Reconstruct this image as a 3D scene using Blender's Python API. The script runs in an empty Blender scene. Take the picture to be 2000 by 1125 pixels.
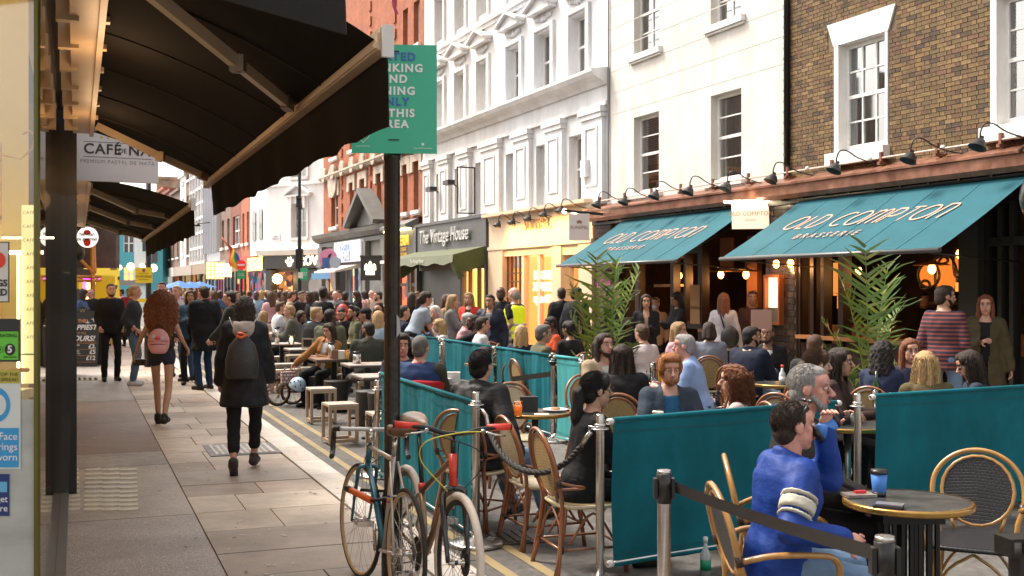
import bpy,math,random
import numpy as np
from math import sin,cos,pi,radians,atan2,sqrt
from mathutils import Vector,Matrix,Euler
random.seed(7)
rs=np.random.RandomState(7)
C=bpy.context.scene.collection
sc=bpy.context.scene
# ---------------------------------------------------------------- camera, sky, sun, exposure
F=2200.0            # focal length in pixels of the 2000 px wide photograph
EYE=1.7
cam_d=bpy.data.cameras.new('camera')
cam_d.sensor_width=36.0
cam_d.lens=36.0 * F / 2000.0
cam_d.clip_start=0.05
cam_d.clip_end=3000
cam=bpy.data.objects.new('camera',cam_d)
C.objects.link(cam)
cam.location=(0,0,EYE)
cam.rotation_euler=(pi/2,0,0)
cam_d.dof.use_dof=True
cam_d.dof.focus_distance=8.2
cam_d.dof.aperture_fstop=7.0
sc.camera=cam
w=bpy.data.worlds.new('World');sc.world=w;w.use_nodes=True
nt=w.node_tree;nt.nodes.clear()
sky=nt.nodes.new('ShaderNodeTexSky');sky.sky_type='NISHITA';sky.sun_disc=False
SUN_EL,SUN_ROT=radians(55),radians(-62)
sky.sun_elevation=SUN_EL;sky.sun_rotation=SUN_ROT
sky.air_density=1.0;sky.dust_density=4.0
hs=nt.nodes.new('ShaderNodeHueSaturation');hs.inputs['Saturation'].default_value=0.28
bgn=nt.nodes.new('ShaderNodeBackground');bgn.inputs['Strength'].default_value=0.15
outn=nt.nodes.new('ShaderNodeOutputWorld')
tint=nt.nodes.new('ShaderNodeMixRGB');tint.blend_type='MULTIPLY';tint.inputs[0].default_value=1.0
tint.inputs[2].default_value=(1.0,0.945,0.885,1)
nt.links.new(sky.outputs[0],hs.inputs['Color']);nt.links.new(hs.outputs[0],tint.inputs[1])
nt.links.new(tint.outputs[0],bgn.inputs['Color']);nt.links.new(bgn.outputs[0],outn.inputs[0])
sl=bpy.data.lights.new('sun','SUN');sl.energy=1.6;sl.angle=radians(16);sl.color=(1.0,0.89,0.77)
so=bpy.data.objects.new('sun',sl);C.objects.link(so)
_sd=Vector((sin(SUN_ROT)*cos(SUN_EL),cos(SUN_ROT)*cos(SUN_EL),sin(SUN_EL)))
so.rotation_euler=_sd.to_track_quat('Z','Y').to_euler()
sc.view_settings.view_transform='Standard'
sc.view_settings.look='None'
sc.view_settings.exposure=1.62
sc.view_settings.gamma=1.0
sc.cycles.max_bounces=6;sc.cycles.diffuse_bounces=3;sc.cycles.glossy_bounces=3
sc.cycles.transparent_max_bounces=12;sc.cycles.transmission_bounces=4
sc.cycles.sample_clamp_indirect=4.0
# ---------------------------------------------------------------- frames of reference
ROAD=-0.06
UL=(-0.3604,0.9328);VL=(0.9328,0.3604)      # left kerb line / across the street
UR=(-0.3930,0.9195);VR=(0.9195,0.3930)      # right facade line
TR=10.5
ANG_R=atan2(-0.9195,0.3930)                      # local x towards the viewer, local y into the houses
ANG_L=atan2(0.9328,-0.3604)
def P(px,d): return (px-1000)*d/F
def GZ(py,d): return EYE + (562-py)*d/F
def at(px,py,d): return Vector((P(px,d),d,GZ(py,d)))
def onroad(px,py,z=ROAD):
 d=(EYE-z)*F/(py-562);return Vector((P(px,d),d,z))
def ls(s,t,z=0.0): return Vector((UL[0]*s+VL[0]*t,UL[1]*s+VL[1]*t,z))
def rsv(s,t,z=0.0): return Vector((UR[0]*s+VR[0]*t,UR[1]*s+VR[1]*t,z))
def dR(px,T=TR): return T/(VR[0]*(px-1000)/F+VR[1])
def fx(px,T=TR):
 d=dR(px,T);X=P(px,d);return -(UR[0]*X+UR[1]*d)
def fz(px,py,T=TR): return GZ(py,dR(px,T))
# ---------------------------------------------------------------- objects
def tag(o,label=None,cat=None,group=None,kind=None):
 if label: o['label']=label
 if cat: o['category']=cat
 if group: o['group']=group
 if kind: o['kind']=kind
 return o
def thing(name,label,cat,loc=(0,0,0),rz=0.0,group=None):
 o=bpy.data.objects.new(name,None);C.objects.link(o)
 o.empty_display_size=0.1
 o.location=loc;o.rotation_euler=(0,0,rz)
 return tag(o,label,cat,group)
def link(name,me,parent=None,mats=None,loc=None,rot=None):
 o=bpy.data.objects.new(name,me);C.objects.link(o)
 if parent is not None: o.parent=parent
 if mats is not None:
  for m in (mats if isinstance(mats,(list,tuple)) else [mats]): me.materials.append(m)
 if loc is not None: o.location=loc
 if rot is not None: o.rotation_euler=rot
 return o
def kids(o): return KID.get(o.name,[])
def children_of(o): return [c for c in bpy.data.objects if c.parent == o]
def snapshot(root):
 """the thing, its parts and their sub-parts as a list to copy from"""
 al={}
 for c in bpy.data.objects:
  if c.parent is not None: al.setdefault(c.parent.name,[]).append(c)
 def rec(o): return (o,[rec(c) for c in al.get(o.name,[])])
 return rec(root)
def copy_snap(sn,parent=None):
 o,ch=sn
 c=o.copy();C.objects.link(c);c.parent=parent
 for k in ch: copy_snap(k,c)
 return c
class MB:
 """collects simple solids and links them as ONE mesh object"""
 def __init__(s): s.v=[];s.f=[];s.m=[];s.sm=[]
 def add(s,vs,fs,mi=0,smooth=False):
  b=len(s.v);s.v.extend([tuple(v) for v in vs])
  for f in fs: s.f.append(tuple(i+b for i in f));s.m.append(mi);s.sm.append(smooth)
  return s
 def box(s,x0,x1,y0,y1,z0,z1,mi=0):
  vs=[(x0,y0,z0),(x1,y0,z0),(x1,y1,z0),(x0,y1,z0),(x0,y0,z1),(x1,y0,z1),(x1,y1,z1),(x0,y1,z1)]
  return s.add(vs,[(0,3,2,1),(4,5,6,7),(0,1,5,4),(1,2,6,5),(2,3,7,6),(3,0,4,7)],mi)
 def quad(s,a,b,c,d,mi=0): return s.add([a,b,c,d],[(0,1,2,3)],mi)
 def prism(s,pts,ax,a0,a1,mi=0,smooth=False):
  """polygon pts extruded along axis ax ('x','y','z') from a0 to a1"""
  n=len(pts)
  def mk(p,a): return {'x': (a,p[0],p[1]),'y': (p[0],a,p[1]),'z': (p[0],p[1],a)}[ax]
  vs=[mk(p,a0) for p in pts]+[mk(p,a1) for p in pts]
  fs=[tuple(range(n-1,-1,-1)),tuple(range(n,2*n))]+[(i,(i+1)%n,n+(i+1)%n,n+i) for i in range(n)]
  s.add(vs,fs,mi)
  if smooth:
   for k in range(n): s.sm[-1-k]=True
  return s
 def beam(s,a,b,w_,h_,mi=0,up=(0,0,1)):
  a=Vector(a);b=Vector(b);d=(b-a).normalized();u=Vector(up)
  r=d.cross(u)
  if r.length < 1e-4: r=d.cross(Vector((1,0,0)))
  r.normalize();u=r.cross(d)
  r=r*w_/2;u=u*h_/2
  vs=[a-r-u,a+r-u,a+r+u,a-r+u,b-r-u,b+r-u,b+r+u,b-r+u]
  return s.add(vs,[(0,1,2,3),(7,6,5,4),(0,4,5,1),(1,5,6,2),(2,6,7,3),(3,7,4,0)],mi)
 def tube(s,pts,r,n=8,mi=0,closed=False,cap=True):
  pts=[Vector(p) for p in pts];m=len(pts)
  rr=r if isinstance(r,(list,tuple)) else [r]*m
  vs=[];prev=None
  for i,p in enumerate(pts):
   if closed: t=pts[(i+1)%m]-pts[i-1]
   else: t=pts[min(i+1,m-1)]-pts[max(i-1,0)]
   if t.length < 1e-9: t=Vector((0,0,1))
   t.normalize()
   if prev is None:
    a=t.cross(Vector((0,0,1)))
    if a.length < .05: a=t.cross(Vector((0,1,0)))
   else: a=prev-t*prev.dot(t)
   if a.length < 1e-6: a=t.orthogonal()
   a.normalize();prev=a;b=t.cross(a)
   for k in range(n):
    q=2*pi*k/n;vs.append(p+(a*cos(q)+b*sin(q))*rr[i])
  fs=[]
  for i in range(m if closed else m-1):
   j=(i+1)%m
   for k in range(n): fs.append((i*n+k,i*n+(k+1)%n,j*n+(k+1)%n,j*n+k))
  s.add(vs,fs,mi,True)
  if cap and not closed:
   b=len(s.v)-m*n
   s.f.append(tuple(b+k for k in range(n-1,-1,-1)));s.m.append(mi);s.sm.append(False)
   s.f.append(tuple(b+(m-1)*n+k for k in range(n)));s.m.append(mi);s.sm.append(False)
  return s
 def lathe(s,prof,c=(0,0,0),n=20,mi=0,ax='z',sx=1.0,sy=1.0,cap=True):
  vs=[];m=len(prof)
  for (r,z) in prof:
   for k in range(n):
    q=2*pi*k/n;x,y=r*cos(q)*sx,r*sin(q)*sy
    p={'z': (x,y,z),'x': (z,x,y),'y': (y,z,x)}[ax]
    vs.append((p[0]+c[0],p[1]+c[1],p[2]+c[2]))
  fs=[(i*n+k,i*n+(k+1)%n,(i+1)*n+(k+1)%n,(i+1)*n+k) for i in range(m-1) for k in range(n)]
  s.add(vs,fs,mi,True)
  if not cap: return s
  b=len(s.v)-m*n
  s.f.append(tuple(b+k for k in range(n-1,-1,-1)));s.m.append(mi);s.sm.append(False)
  s.f.append(tuple(b+(m-1)*n+k for k in range(n)));s.m.append(mi);s.sm.append(False)
  return s
 def cyl(s,c,r,z0,z1,n=16,mi=0): return s.lathe([(r,z0),(r,z1)],(c[0],c[1],0),n,mi)
 def ball(s,c,r,n=10,mi=0,sc_=(1,1,1)):
  k=max(4,n//2);vs=[];fs=[]
  for i in range(k+1):
   a=pi*i/k
   for j in range(n):
    q=2*pi*j/n
    vs.append((c[0]+r*sc_[0]*sin(a)*cos(q),c[1]+r*sc_[1]*sin(a)*sin(q),c[2]-r*sc_[2]*cos(a)))
  for i in range(k):
   for j in range(n): fs.append((i*n+j,i*n+(j+1)%n,(i+1)*n+(j+1)%n,(i+1)*n+j))
  return s.add(vs,fs,mi,True)
 def mesh(s,name,mats=None):
  me=bpy.data.meshes.new(name)
  me.from_pydata(s.v,[],s.f)
  if mats is not None:
   for m in (mats if isinstance(mats,(list,tuple)) else [mats]): me.materials.append(m)
  if s.f:
   me.polygons.foreach_set('material_index',s.m)
   me.polygons.foreach_set('use_smooth',s.sm)
  me.update()
  return me
 def build(s,name,mats,parent=None,loc=None,rot=None):
  return link(name,s.mesh(name,mats),parent,None,loc,rot)
def arc(c,rx,rz,a0,a1,n,ax=(1,0,0),ay=(0,0,1)):
 c=Vector(c);ax=Vector(ax);ay=Vector(ay)
 return [c+ax*(rx*cos(radians(a0+(a1-a0)*i/n)))+ay*(rz*sin(radians(a0+(a1-a0)*i/n))) for i in range(n+1)]
def smooth_path(pts,n=5):
 """Catmull-Rom through the points"""
 p=[Vector(q) for q in pts];p=[p[0]*2-p[1]]+p+[p[-1]*2-p[-2]];o=[]
 for i in range(1,len(p)-2):
  for k in range(n):
   t=k/n
   o.append(0.5*((2*p[i])+(p[i+1]-p[i-1])*t+(2*p[i-1]-5*p[i]+4*p[i+1]-p[i+2])*t*t+(-p[i-1]+3*p[i]-3*p[i+1]+p[i+2])*t**3))
 o.append(p[-2]);return o
# ---------------------------------------------------------------- materials
MATS={}
def mat(name,col=(.5,.5,.5),rough=.6,metal=0.0,var=0.0,vs=8.0,bump=0.0,bs=60.0,emit=None,es=0.0,
  coat=0.0,sheen=0.0,stretch=(1,1,1),col2=None,vs2=None,spec=.5,rvar=0.0,obj=True,dirt=0.0,bd=.01):
 if name in MATS: return MATS[name]
 m=bpy.data.materials.new(name);m.use_nodes=True;MATS[name]=m
 nt=m.node_tree;b=nt.nodes['Principled BSDF']
 N=nt.nodes.new;L=nt.links.new
 b.inputs['Base Color'].default_value=(*col,1)
 b.inputs['Roughness'].default_value=rough
 b.inputs['Metallic'].default_value=metal
 b.inputs['Specular IOR Level'].default_value=spec
 b.inputs['Coat Weight'].default_value=coat
 b.inputs['Sheen Weight'].default_value=sheen
 tc=N('ShaderNodeTexCoord');mp=N('ShaderNodeMapping');mp.inputs['Scale'].default_value=stretch
 L(tc.outputs['Object'],mp.inputs[0])
 last=None
 if var > 0 or col2:
  n1=N('ShaderNodeTexNoise');n1.inputs['Scale'].default_value=vs;n1.inputs['Detail'].default_value=6
  n1.inputs['Roughness'].default_value=.62
  L(mp.outputs[0],n1.inputs['Vector'])
  r=N('ShaderNodeValToRGB')
  r.color_ramp.elements[0].position=.3;r.color_ramp.elements[1].position=.7
  c0=tuple(max(0,c*(1-var)) for c in col)
  c1=col2 if col2 else tuple(min(1,c*(1+var)) for c in col)
  r.color_ramp.elements[0].color=(*c0,1);r.color_ramp.elements[1].color=(*c1,1)
  L(n1.outputs['Fac'],r.inputs[0]);last=r.outputs[0]
  if rvar > 0:
   mr=N('ShaderNodeMapRange');mr.inputs['To Min'].default_value=max(.02,rough-rvar);mr.inputs['To Max'].default_value=min(1,rough+rvar)
   L(n1.outputs['Fac'],mr.inputs['Value']);L(mr.outputs[0],b.inputs['Roughness'])
 if dirt > 0:
  n3=N('ShaderNodeTexNoise');n3.inputs['Scale'].default_value=1.1;n3.inputs['Detail'].default_value=9;n3.inputs['Roughness'].default_value=.7
  m3=N('ShaderNodeMapping');m3.inputs['Scale'].default_value=(2.2,2.2,.7) if dirt < .2 else (1,1,1)
  L(tc.outputs['Object'],m3.inputs[0]);L(m3.outputs[0],n3.inputs['Vector'])
  r3=N('ShaderNodeValToRGB');r3.color_ramp.elements[0].position=.38;r3.color_ramp.elements[1].position=.6
  r3.color_ramp.elements[0].color=(1-dirt,1-dirt*1.05,1-dirt*1.15,1);r3.color_ramp.elements[1].color=(1,1,1,1)
  L(n3.outputs['Fac'],r3.inputs[0])
  mx=N('ShaderNodeMixRGB');mx.blend_type='MULTIPLY';mx.inputs[0].default_value=1
  if last is None: mx.inputs[1].default_value=(*col,1)
  else: L(last,mx.inputs[1])
  L(r3.outputs[0],mx.inputs[2]);last=mx.outputs[0]
 if last is not None: L(last,b.inputs['Base Color'])
 if bump > 0:
  n2=N('ShaderNodeTexNoise');n2.inputs['Scale'].default_value=bs;n2.inputs['Detail'].default_value=5
  L(mp.outputs[0],n2.inputs['Vector'])
  bp=N('ShaderNodeBump');bp.inputs['Strength'].default_value=bump;bp.inputs['Distance'].default_value=bd
  L(n2.outputs['Fac'],bp.inputs['Height']);L(bp.outputs[0],b.inputs['Normal'])
 if emit:
  b.inputs['Emission Color'].default_value=(*emit,1);b.inputs['Emission Strength'].default_value=es
 return m
def glass_mat(name,tintc=(1,1,1),gloss=.25,rough=.02,refl=(1,1,1)):
 """clear pane: lets light through and mirrors at grazing angles"""
 if name in MATS: return MATS[name]
 m=bpy.data.materials.new(name);m.use_nodes=True;MATS[name]=m
 nt=m.node_tree;nt.nodes.clear();N=nt.nodes.new;L=nt.links.new
 o=N('ShaderNodeOutputMaterial');t=N('ShaderNodeBsdfTransparent');g=N('ShaderNodeBsdfGlossy');x=N('ShaderNodeMixShader')
 t.inputs[0].default_value=(*tintc,1);g.inputs[0].default_value=(*refl,1);g.inputs['Roughness'].default_value=rough
 f=N('ShaderNodeLayerWeight');f.inputs['Blend'].default_value=gloss
 L(f.outputs['Fresnel'],x.inputs[0]);L(t.outputs[0],x.inputs[1]);L(g.outputs[0],x.inputs[2]);L(x.outputs[0],o.inputs[0])
 return m
def emis(name,col,s):
 if name in MATS: return MATS[name]
 m=bpy.data.materials.new(name);m.use_nodes=True;MATS[name]=m
 nt=m.node_tree;nt.nodes.clear();e=nt.nodes.new('ShaderNodeEmission');o=nt.nodes.new('ShaderNodeOutputMaterial')
 e.inputs[0].default_value=(*col,1);e.inputs[1].default_value=s;nt.links.new(e.outputs[0],o.inputs[0])
 return m
def lit_interior(name,cols,s,scale=3.0,stretch=(1,1,1)):
 """the lit, cluttered inside of a far shop: patches of lit shelves and lamps"""
 if name in MATS: return MATS[name]
 m=bpy.data.materials.new(name);m.use_nodes=True;MATS[name]=m
 nt=m.node_tree;nt.nodes.clear();N=nt.nodes.new;L=nt.links.new
 e=N('ShaderNodeEmission');o=N('ShaderNodeOutputMaterial')
 tc=N('ShaderNodeTexCoord');mp=N('ShaderNodeMapping');mp.inputs['Scale'].default_value=stretch
 v=N('ShaderNodeTexVoronoi');v.inputs['Scale'].default_value=scale;v.distance='CHEBYCHEV'
 r=N('ShaderNodeValToRGB');r.color_ramp.interpolation='CONSTANT'
 n=len(cols)
 while len(r.color_ramp.elements) < n: r.color_ramp.elements.new(.5)
 for i,c in enumerate(cols):
  r.color_ramp.elements[i].position=i/n;r.color_ramp.elements[i].color=(*c,1)
 L(tc.outputs['Object'],mp.inputs[0]);L(mp.outputs[0],v.inputs['Vector'])
 sp=N('ShaderNodeSeparateColor');L(v.outputs['Color'],sp.inputs[0]);L(sp.outputs[0],r.inputs[0])
 L(r.outputs[0],e.inputs[0]);e.inputs[1].default_value=s;L(e.outputs[0],o.inputs[0])
 return m
# ---------------------------------------------------------------- lettering
def text_mesh(body,size=1.0,extrude=.002,align='CENTER',bold=0.0,shear=0.0,sx=1.0,spacing=1.0):
 cu=bpy.data.curves.new('lettering','FONT');cu.body=body;cu.size=size;cu.extrude=extrude
 cu.align_x=align;cu.align_y='CENTER';cu.offset=bold;cu.shear=shear;cu.space_character=spacing
 cu.resolution_u=3
 ob=bpy.data.objects.new('lettering',cu)
 me=bpy.data.meshes.new_from_object(ob)
 bpy.data.objects.remove(ob);bpy.data.curves.remove(cu)
 if sx != 1.0: me.transform(Matrix.Diagonal((sx,1,1,1)))
 return me
FACE=Matrix(((1,0,0,0),(0,0,-1,0),(0,1,0,0),(0,0,0,1)))    # text in xy -> upright in xz, facing -y
def letters(body,m,parent,loc,size,extrude=.002,name='lettering',rot=None,**k):
 me=text_mesh(body,size,extrude,**k)
 me.transform(FACE);me.materials.clear()
 return link(name,me,parent,m,loc,rot)
def strokes(body,h,wd,th,gap,shear=0.0):
 """monoline deco capitals as flat ribbons in the xz plane: returns list of polylines"""
 def A(cx,cz,rx,rz,a0,a1,n=18): return [(cx+rx*cos(radians(a0+(a1-a0)*i/n)),cz+rz*sin(radians(a0+(a1-a0)*i/n))) for i in range(n+1)]
 G={
  'O': (1.25,[A(.6,.5,.6,.5,0,360,28)]),'L': (.62,[[(0,1),(0,0),(.52,0)]]),
  'D': (.95,[[(0,0),(0,1)]+A(.25,.5,.6,.5,90,-90)+[(0,0)]]),
  'C': (1.0,[A(.62,.5,.6,.5,55,305,24)]),'M': (1.2,[[(0,0),(.0,1)],A(.28,.72,.28,.28,180,0,8)+[(.56,0)],A(.84,.72,.28,.28,180,0,8)+[(1.12,0)]]),
  'P': (.85,[[(0,0),(0,1),(.4,1)]+A(.4,.72,.36,.28,90,-90,10)+[(0,.44)]]),'T': (.8,[[(0,1),(.75,1)],[(.38,1),(.38,0)]]),
  'N': (.85,[[(0,0),(0,1),(.42,1)]+A(.42,.72,.3,.28,90,0,8)+[(.72,0)]]),' ': (.45,[]),
 }
 x=0;out=[]
 for ch in body:
  wch,pl=G[ch]
  for q in pl: out.append([((x+a*wd)+shear*b*h,b*h) for a,b in q])
  x += (wch+gap)*wd
 return out,x-gap*wd
def ribbon_letters(body,m,parent,loc,h,wd,th,gap=.28,shear=.25,rot=None,name='lettering',depth=.004,ext=None):
 pl,W=strokes(body,h,wd,th,gap,shear)
 mb=MB()
 for q in pl:
  n=len(q);L_=[];R_=[]
  for i in range(n):
   a=Vector(q[max(0,i-1)]);b=Vector(q[min(n-1,i+1)])
   if i > 0 and i < n-1:
    d1=(Vector(q[i])-a).normalized();d2=(b-Vector(q[i])).normalized();t=(d1+d2)
    if t.length < .1: t=d1
    t.normalize();k=1/max(.55,t.dot(d1))
   else:
    if q[0] == q[-1]:
     a=Vector(q[-2]);b=Vector(q[1])
    t=(b-a).normalized();k=1
   nn=Vector((-t[1],t[0]))*(th/2*k);c=Vector(q[i])
   L_.append(c+nn);R_.append(c-nn)
  vs=[(p[0]-W/2,-depth,p[1]-h/2) for p in L_+R_]
  mb.add(vs,[(i,n+i,n+i+1,i+1) for i in range(n-1)])
 return mb.build(name,m,parent,loc,rot)
def copies_into(me,name,parent,locs,rots=None,mats=None):
 out=[]
 for i,l in enumerate(locs):
  o=bpy.data.objects.new(name,me);C.objects.link(o);o.parent=parent;o.location=l
  if rots: o.rotation_euler=rots[i]
  out.append(o)
 return out
# ================================================================ SETTING: ground, pavement
asph=mat('asphalt',(.11,.103,.096),.75,var=.35,vs=14,bump=.8,bs=180,col2=(.17,.16,.148),rvar=.12,dirt=.35)
def brickmat(name,c1,c2,mortar,sw=.225,sh=.075,ms=.012,bump=.4,rough=.8,off=.5,bias=0.0):
 if name in MATS: return MATS[name]
 m=bpy.data.materials.new(name);m.use_nodes=True;MATS[name]=m
 nt=m.node_tree;b=nt.nodes['Principled BSDF'];N=nt.nodes.new;L=nt.links.new
 tc=N('ShaderNodeTexCoord');sx=N('ShaderNodeSeparateXYZ');cx=N('ShaderNodeCombineXYZ')
 L(tc.outputs['Object'],sx.inputs[0]);ad=N('ShaderNodeMath');ad.operation='ADD'
 L(sx.outputs[0],ad.inputs[0]);L(sx.outputs[1],ad.inputs[1]);L(ad.outputs[0],cx.inputs[0]);L(sx.outputs[2],cx.inputs[1])
 t=N('ShaderNodeTexBrick');L(cx.outputs[0],t.inputs['Vector']);t.offset=off
 t.inputs['Color1'].default_value=(*c1,1);t.inputs['Color2'].default_value=(*c2,1);t.inputs['Mortar'].default_value=(*mortar,1)
 t.inputs['Scale'].default_value=1;t.inputs['Brick Width'].default_value=sw;t.inputs['Row Height'].default_value=sh
 t.inputs['Mortar Size'].default_value=ms/2;t.inputs['Bias'].default_value=bias
 n=N('ShaderNodeTexNoise');n.inputs['Scale'].default_value=2.0;n.inputs['Detail'].default_value=8;L(tc.outputs['Object'],n.inputs['Vector'])
 r=N('ShaderNodeValToRGB');r.color_ramp.elements[0].position=.3;r.color_ramp.elements[1].position=.7
 r.color_ramp.elements[0].color=(.72,.7,.68,1);r.color_ramp.elements[1].color=(1.12,1.1,1.08,1);L(n.outputs['Fac'],r.inputs[0])
 mx=N('ShaderNodeMixRGB');mx.blend_type='MULTIPLY';mx.inputs[0].default_value=1
 L(t.outputs['Color'],mx.inputs[1]);L(r.outputs[0],mx.inputs[2]);L(mx.outputs[0],b.inputs['Base Color'])
 b.inputs['Roughness'].default_value=rough
 bp=N('ShaderNodeBump');bp.inputs['Strength'].default_value=bump;bp.inputs['Distance'].default_value=.01;bp.invert=True
 L(t.outputs['Fac'],bp.inputs['Height']);L(bp.outputs[0],b.inputs['Normal'])
 return m
mb=MB();mb.quad((-300,-60,ROAD),(300,-60,ROAD),(300,500,ROAD),(-300,500,ROAD))
tag(mb.build('road',asph),'dark worn asphalt roadway of the street',kind='structure')
T_IN,T_K,T_KERB=.83,1.97,2.25
# mortar bed of the pavement, the slabs lie in it
pm=MB()
def sheet(mb_,s0,s1,t0,t1,z,z0=None,mi=0):
 a,b,c,d=ls(s0,t0,z),ls(s0,t1,z),ls(s1,t1,z),ls(s1,t0,z)
 if z0 is None: mb_.add([a,b,c,d],[(0,1,2,3)],mi)
 else:
  lo=[Vector((p.x,p.y,z0)) for p in (a,b,c,d)]
  mb_.add(lo+[a,b,c,d],[(4,5,6,7),(0,1,5,4),(1,2,6,5),(2,3,7,6),(3,0,4,7)],mi)
sheet(pm,-3,150,-8,T_K,-.012,-.4)
pave=tag(pm.build('pavement',mat('joint_grout',(.17,.15,.13),.9,var=.3)),'grey brown flagstone pavement on the left of the street',kind='structure')
slab_m=[mat('york_stone_%s' % n,c,.62,var=.16,vs=5,bump=.35,bs=70,rvar=.18,dirt=.26) for n,c in
   (('grey',(.39,.325,.265)),('buff',(.47,.385,.30)),('pink',(.45,.35,.275)),('pale',(.54,.45,.355)),('brown',(.36,.29,.23)))]
s=2.0;row=0;nslab=0
slabs_far=MB()
while s < 60:
 dd=random.choice((.55,.62,.7,.78));t=T_IN
 cuts=[T_IN]
 wds=random.choice(((.62,.5),(.46,.66),(.56,.56),(1.12,),(.38,.74)))
 for w_ in wds: cuts.append(cuts[-1]+w_)
 cuts[-1]=T_K-.01
 for k in range(len(cuts)-1):
  m_=random.choice(slab_m);q=MB();g=.005;dz=random.uniform(-.003,.002)
  if s < 30 and nslab < 110:
   sheet(q,s+g,s+dd-g,cuts[k]+g,cuts[k+1]-g,dz,-.05)
   c0=ls(s,cuts[k])
   o=q.build('slab',m_,pave);nslab += 1
  else: sheet(slabs_far,s+g,s+dd-g,cuts[k]+g,cuts[k+1]-g,dz,-.05,random.randrange(5))
 s += dd
tag(slabs_far.build('far_slabs',slab_m,pave),kind='stuff')
gran=[mat('granite_kerb_%s' % n,c,.55,var=.14,vs=30,bump=.3,bs=120,dirt=.18) for n,c in (('light',(.58,.52,.45)),('warm',(.53,.46,.39)))]
s=1.0;i=0;kf=MB()
while s < 80:
 L_=random.uniform(.75,1.15)
 if i < 34:
  q=MB();sheet(q,s+.004,s+L_-.004,T_K+.004,T_KERB,.004,-.3);q.build('kerbstone',gran[i%2],pave)
 else: sheet(kf,s+.004,s+L_-.004,T_K+.004,T_KERB,.004,-.3,i%2)
 s += L_;i += 1
tag(kf.build('far_kerbstones',gran,pave),kind='stuff')
# forecourt patches by the shops
patch=[('terrazzo_dark',(.31,.265,.23),(.54,.475,.415),2.0,8.5),('terrazzo_tan',(.43,.355,.29),(.58,.50,.42),8.5,10.9),
   ('cement_grey',(.34,.305,.27),(.43,.39,.35),10.9,11.8),('asphalt_brown',(.24,.155,.11),(.34,.225,.165),11.8,17.1),('cement_pale',(.34,.30,.27),(.44,.39,.35),17.1,60)]
for n,c1,c2,y0,y1 in patch:
 q=MB();k=.93
 sheet(q,y0/k-.35,y1/k-.35-.015,-8,T_IN-.004,-.002,-.2)
 m_=mat(n,c1,.5,var=.4,vs=45 if 'terr' in n else 9,col2=c2,bump=.6,bs=90,rvar=.2,dirt=.3)
 q.build('forecourt_patch',m_,pave)
# little glass paving lights: three columns of ten
gb=MB();gb.box(-.115,.115,-.052,.052,-.01,.006);gm=gb.mesh('glass_block',mat('paving_glass',(.62,.58,.44),.35,var=.2,vs=12,dirt=.3))
cellm=mat('paving_light_frame',(.22,.165,.13),.7,var=.3,bump=.4)
for c in range(5):
 for r in range(10):
  py=917 + r*8.6
  d=EYE*F/(py-562);X=P(1-0+{0:182,1:216,2:250,3:140,4:110}[c] - (py-917)*.0,d)
  o=bpy.data.objects.new('glass_block',gm);C.objects.link(o);o.parent=pave
  o.location=(X,d,.0);o.rotation_euler=(0,0,ANG_L-pi/2)
  o.scale=(.5 if c > 2 else .62,.95,1)
for c in range(5):
 q=MB();d=EYE*F/(735-562+5);X=P(150+c*10.5,d);q.box(-.07,.07,-.3,.3,0,.004)
 q.build('glass_block',MATS['paving_glass'],pave,(X,d,.002),(0,0,ANG_L-pi/2))
# manhole set in the slabs
mh=thing('manhole_cover','riveted metal manhole cover set in the flagstones by the walking woman','manhole cover',ls(12.1,1.62,.004),ANG_L-pi/2)
q=MB();q.box(-.36,.36,-.42,.42,-.02,.002);q.build('frame',mat('cast_iron',(.12,.105,.095),.5,metal=.6,var=.3),mh)
q=MB();q.box(-.3,.3,-.36,.36,-.02,.007)
for a in range(9):
 for b in range(11): q.box(-.27+a*.062,-.235+a*.062,-.33+b*.062,-.295+b*.062,.007,.012)
q.build('plate',mat('worn_steel_plate',(.42,.39,.35),.5,metal=.5,var=.35,vs=20),mh)
gs_=random.Random(8);q=MB()
for k in range(420):
 s_=3+gs_.random()**1.5*24;t_=gs_.uniform(-.1,2.2);c_=ls(s_,t_,.0065);r_=gs_.uniform(.006,.017)
 q.add([(c_.x+r_*cos(a*pi/4)*gs_.uniform(.7,1.2),c_.y+r_*sin(a*pi/4)*gs_.uniform(.7,1.2),.0065) for a in range(8)],[tuple(range(8))],k%3==0)
tag(q.build('gum_spots',[mat('gum_pale',(.52,.49,.45),.7),mat('gum_dark',(.09,.08,.07),.7)],pave),kind='stuff')
ym=mat('yellow_paint',(.50,.37,.13),.7,var=.35,vs=25,col2=(.30,.24,.14),dirt=.3)
for t in (2.44,2.68):
 q=MB();sheet(q,1,60,t,t+.075,ROAD+.004)
 tag(q.build('yellow_line',ym),'worn yellow parking line painted on the asphalt, %s the kerb' % ('nearer' if t < 2.5 else 'farther from'),kind='structure')
pv2=MB()
a=[rsv(-12,8.6,.02),rsv(-12,16,.02),rsv(130,16,.02),rsv(130,8.6,.02)]
lo=[Vector((p.x,p.y,-.3)) for p in a]
pv2.add(lo+a,[(4,5,6,7),(0,1,5,4),(1,2,6,5),(2,3,7,6),(3,0,4,7)])
tag(pv2.build('right_pavement',slab_m[0]),'grey pavement along the restaurant fronts',kind='structure')
# patched ground marks: road drain and repaired strips
q=MB();q.box(-.25,.25,-.2,.2,0,.012)
for k in range(7): q.box(-.21+k*.062,-.17+k*.062,-.17,.17,.012,.02)
tag(q.build('drain_grate',MATS['cast_iron'],None,onroad(985,1052)+Vector((0,0,0)),(0,0,.3)),'small dark iron drain cover in the road beside the rope post','drain cover')
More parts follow.
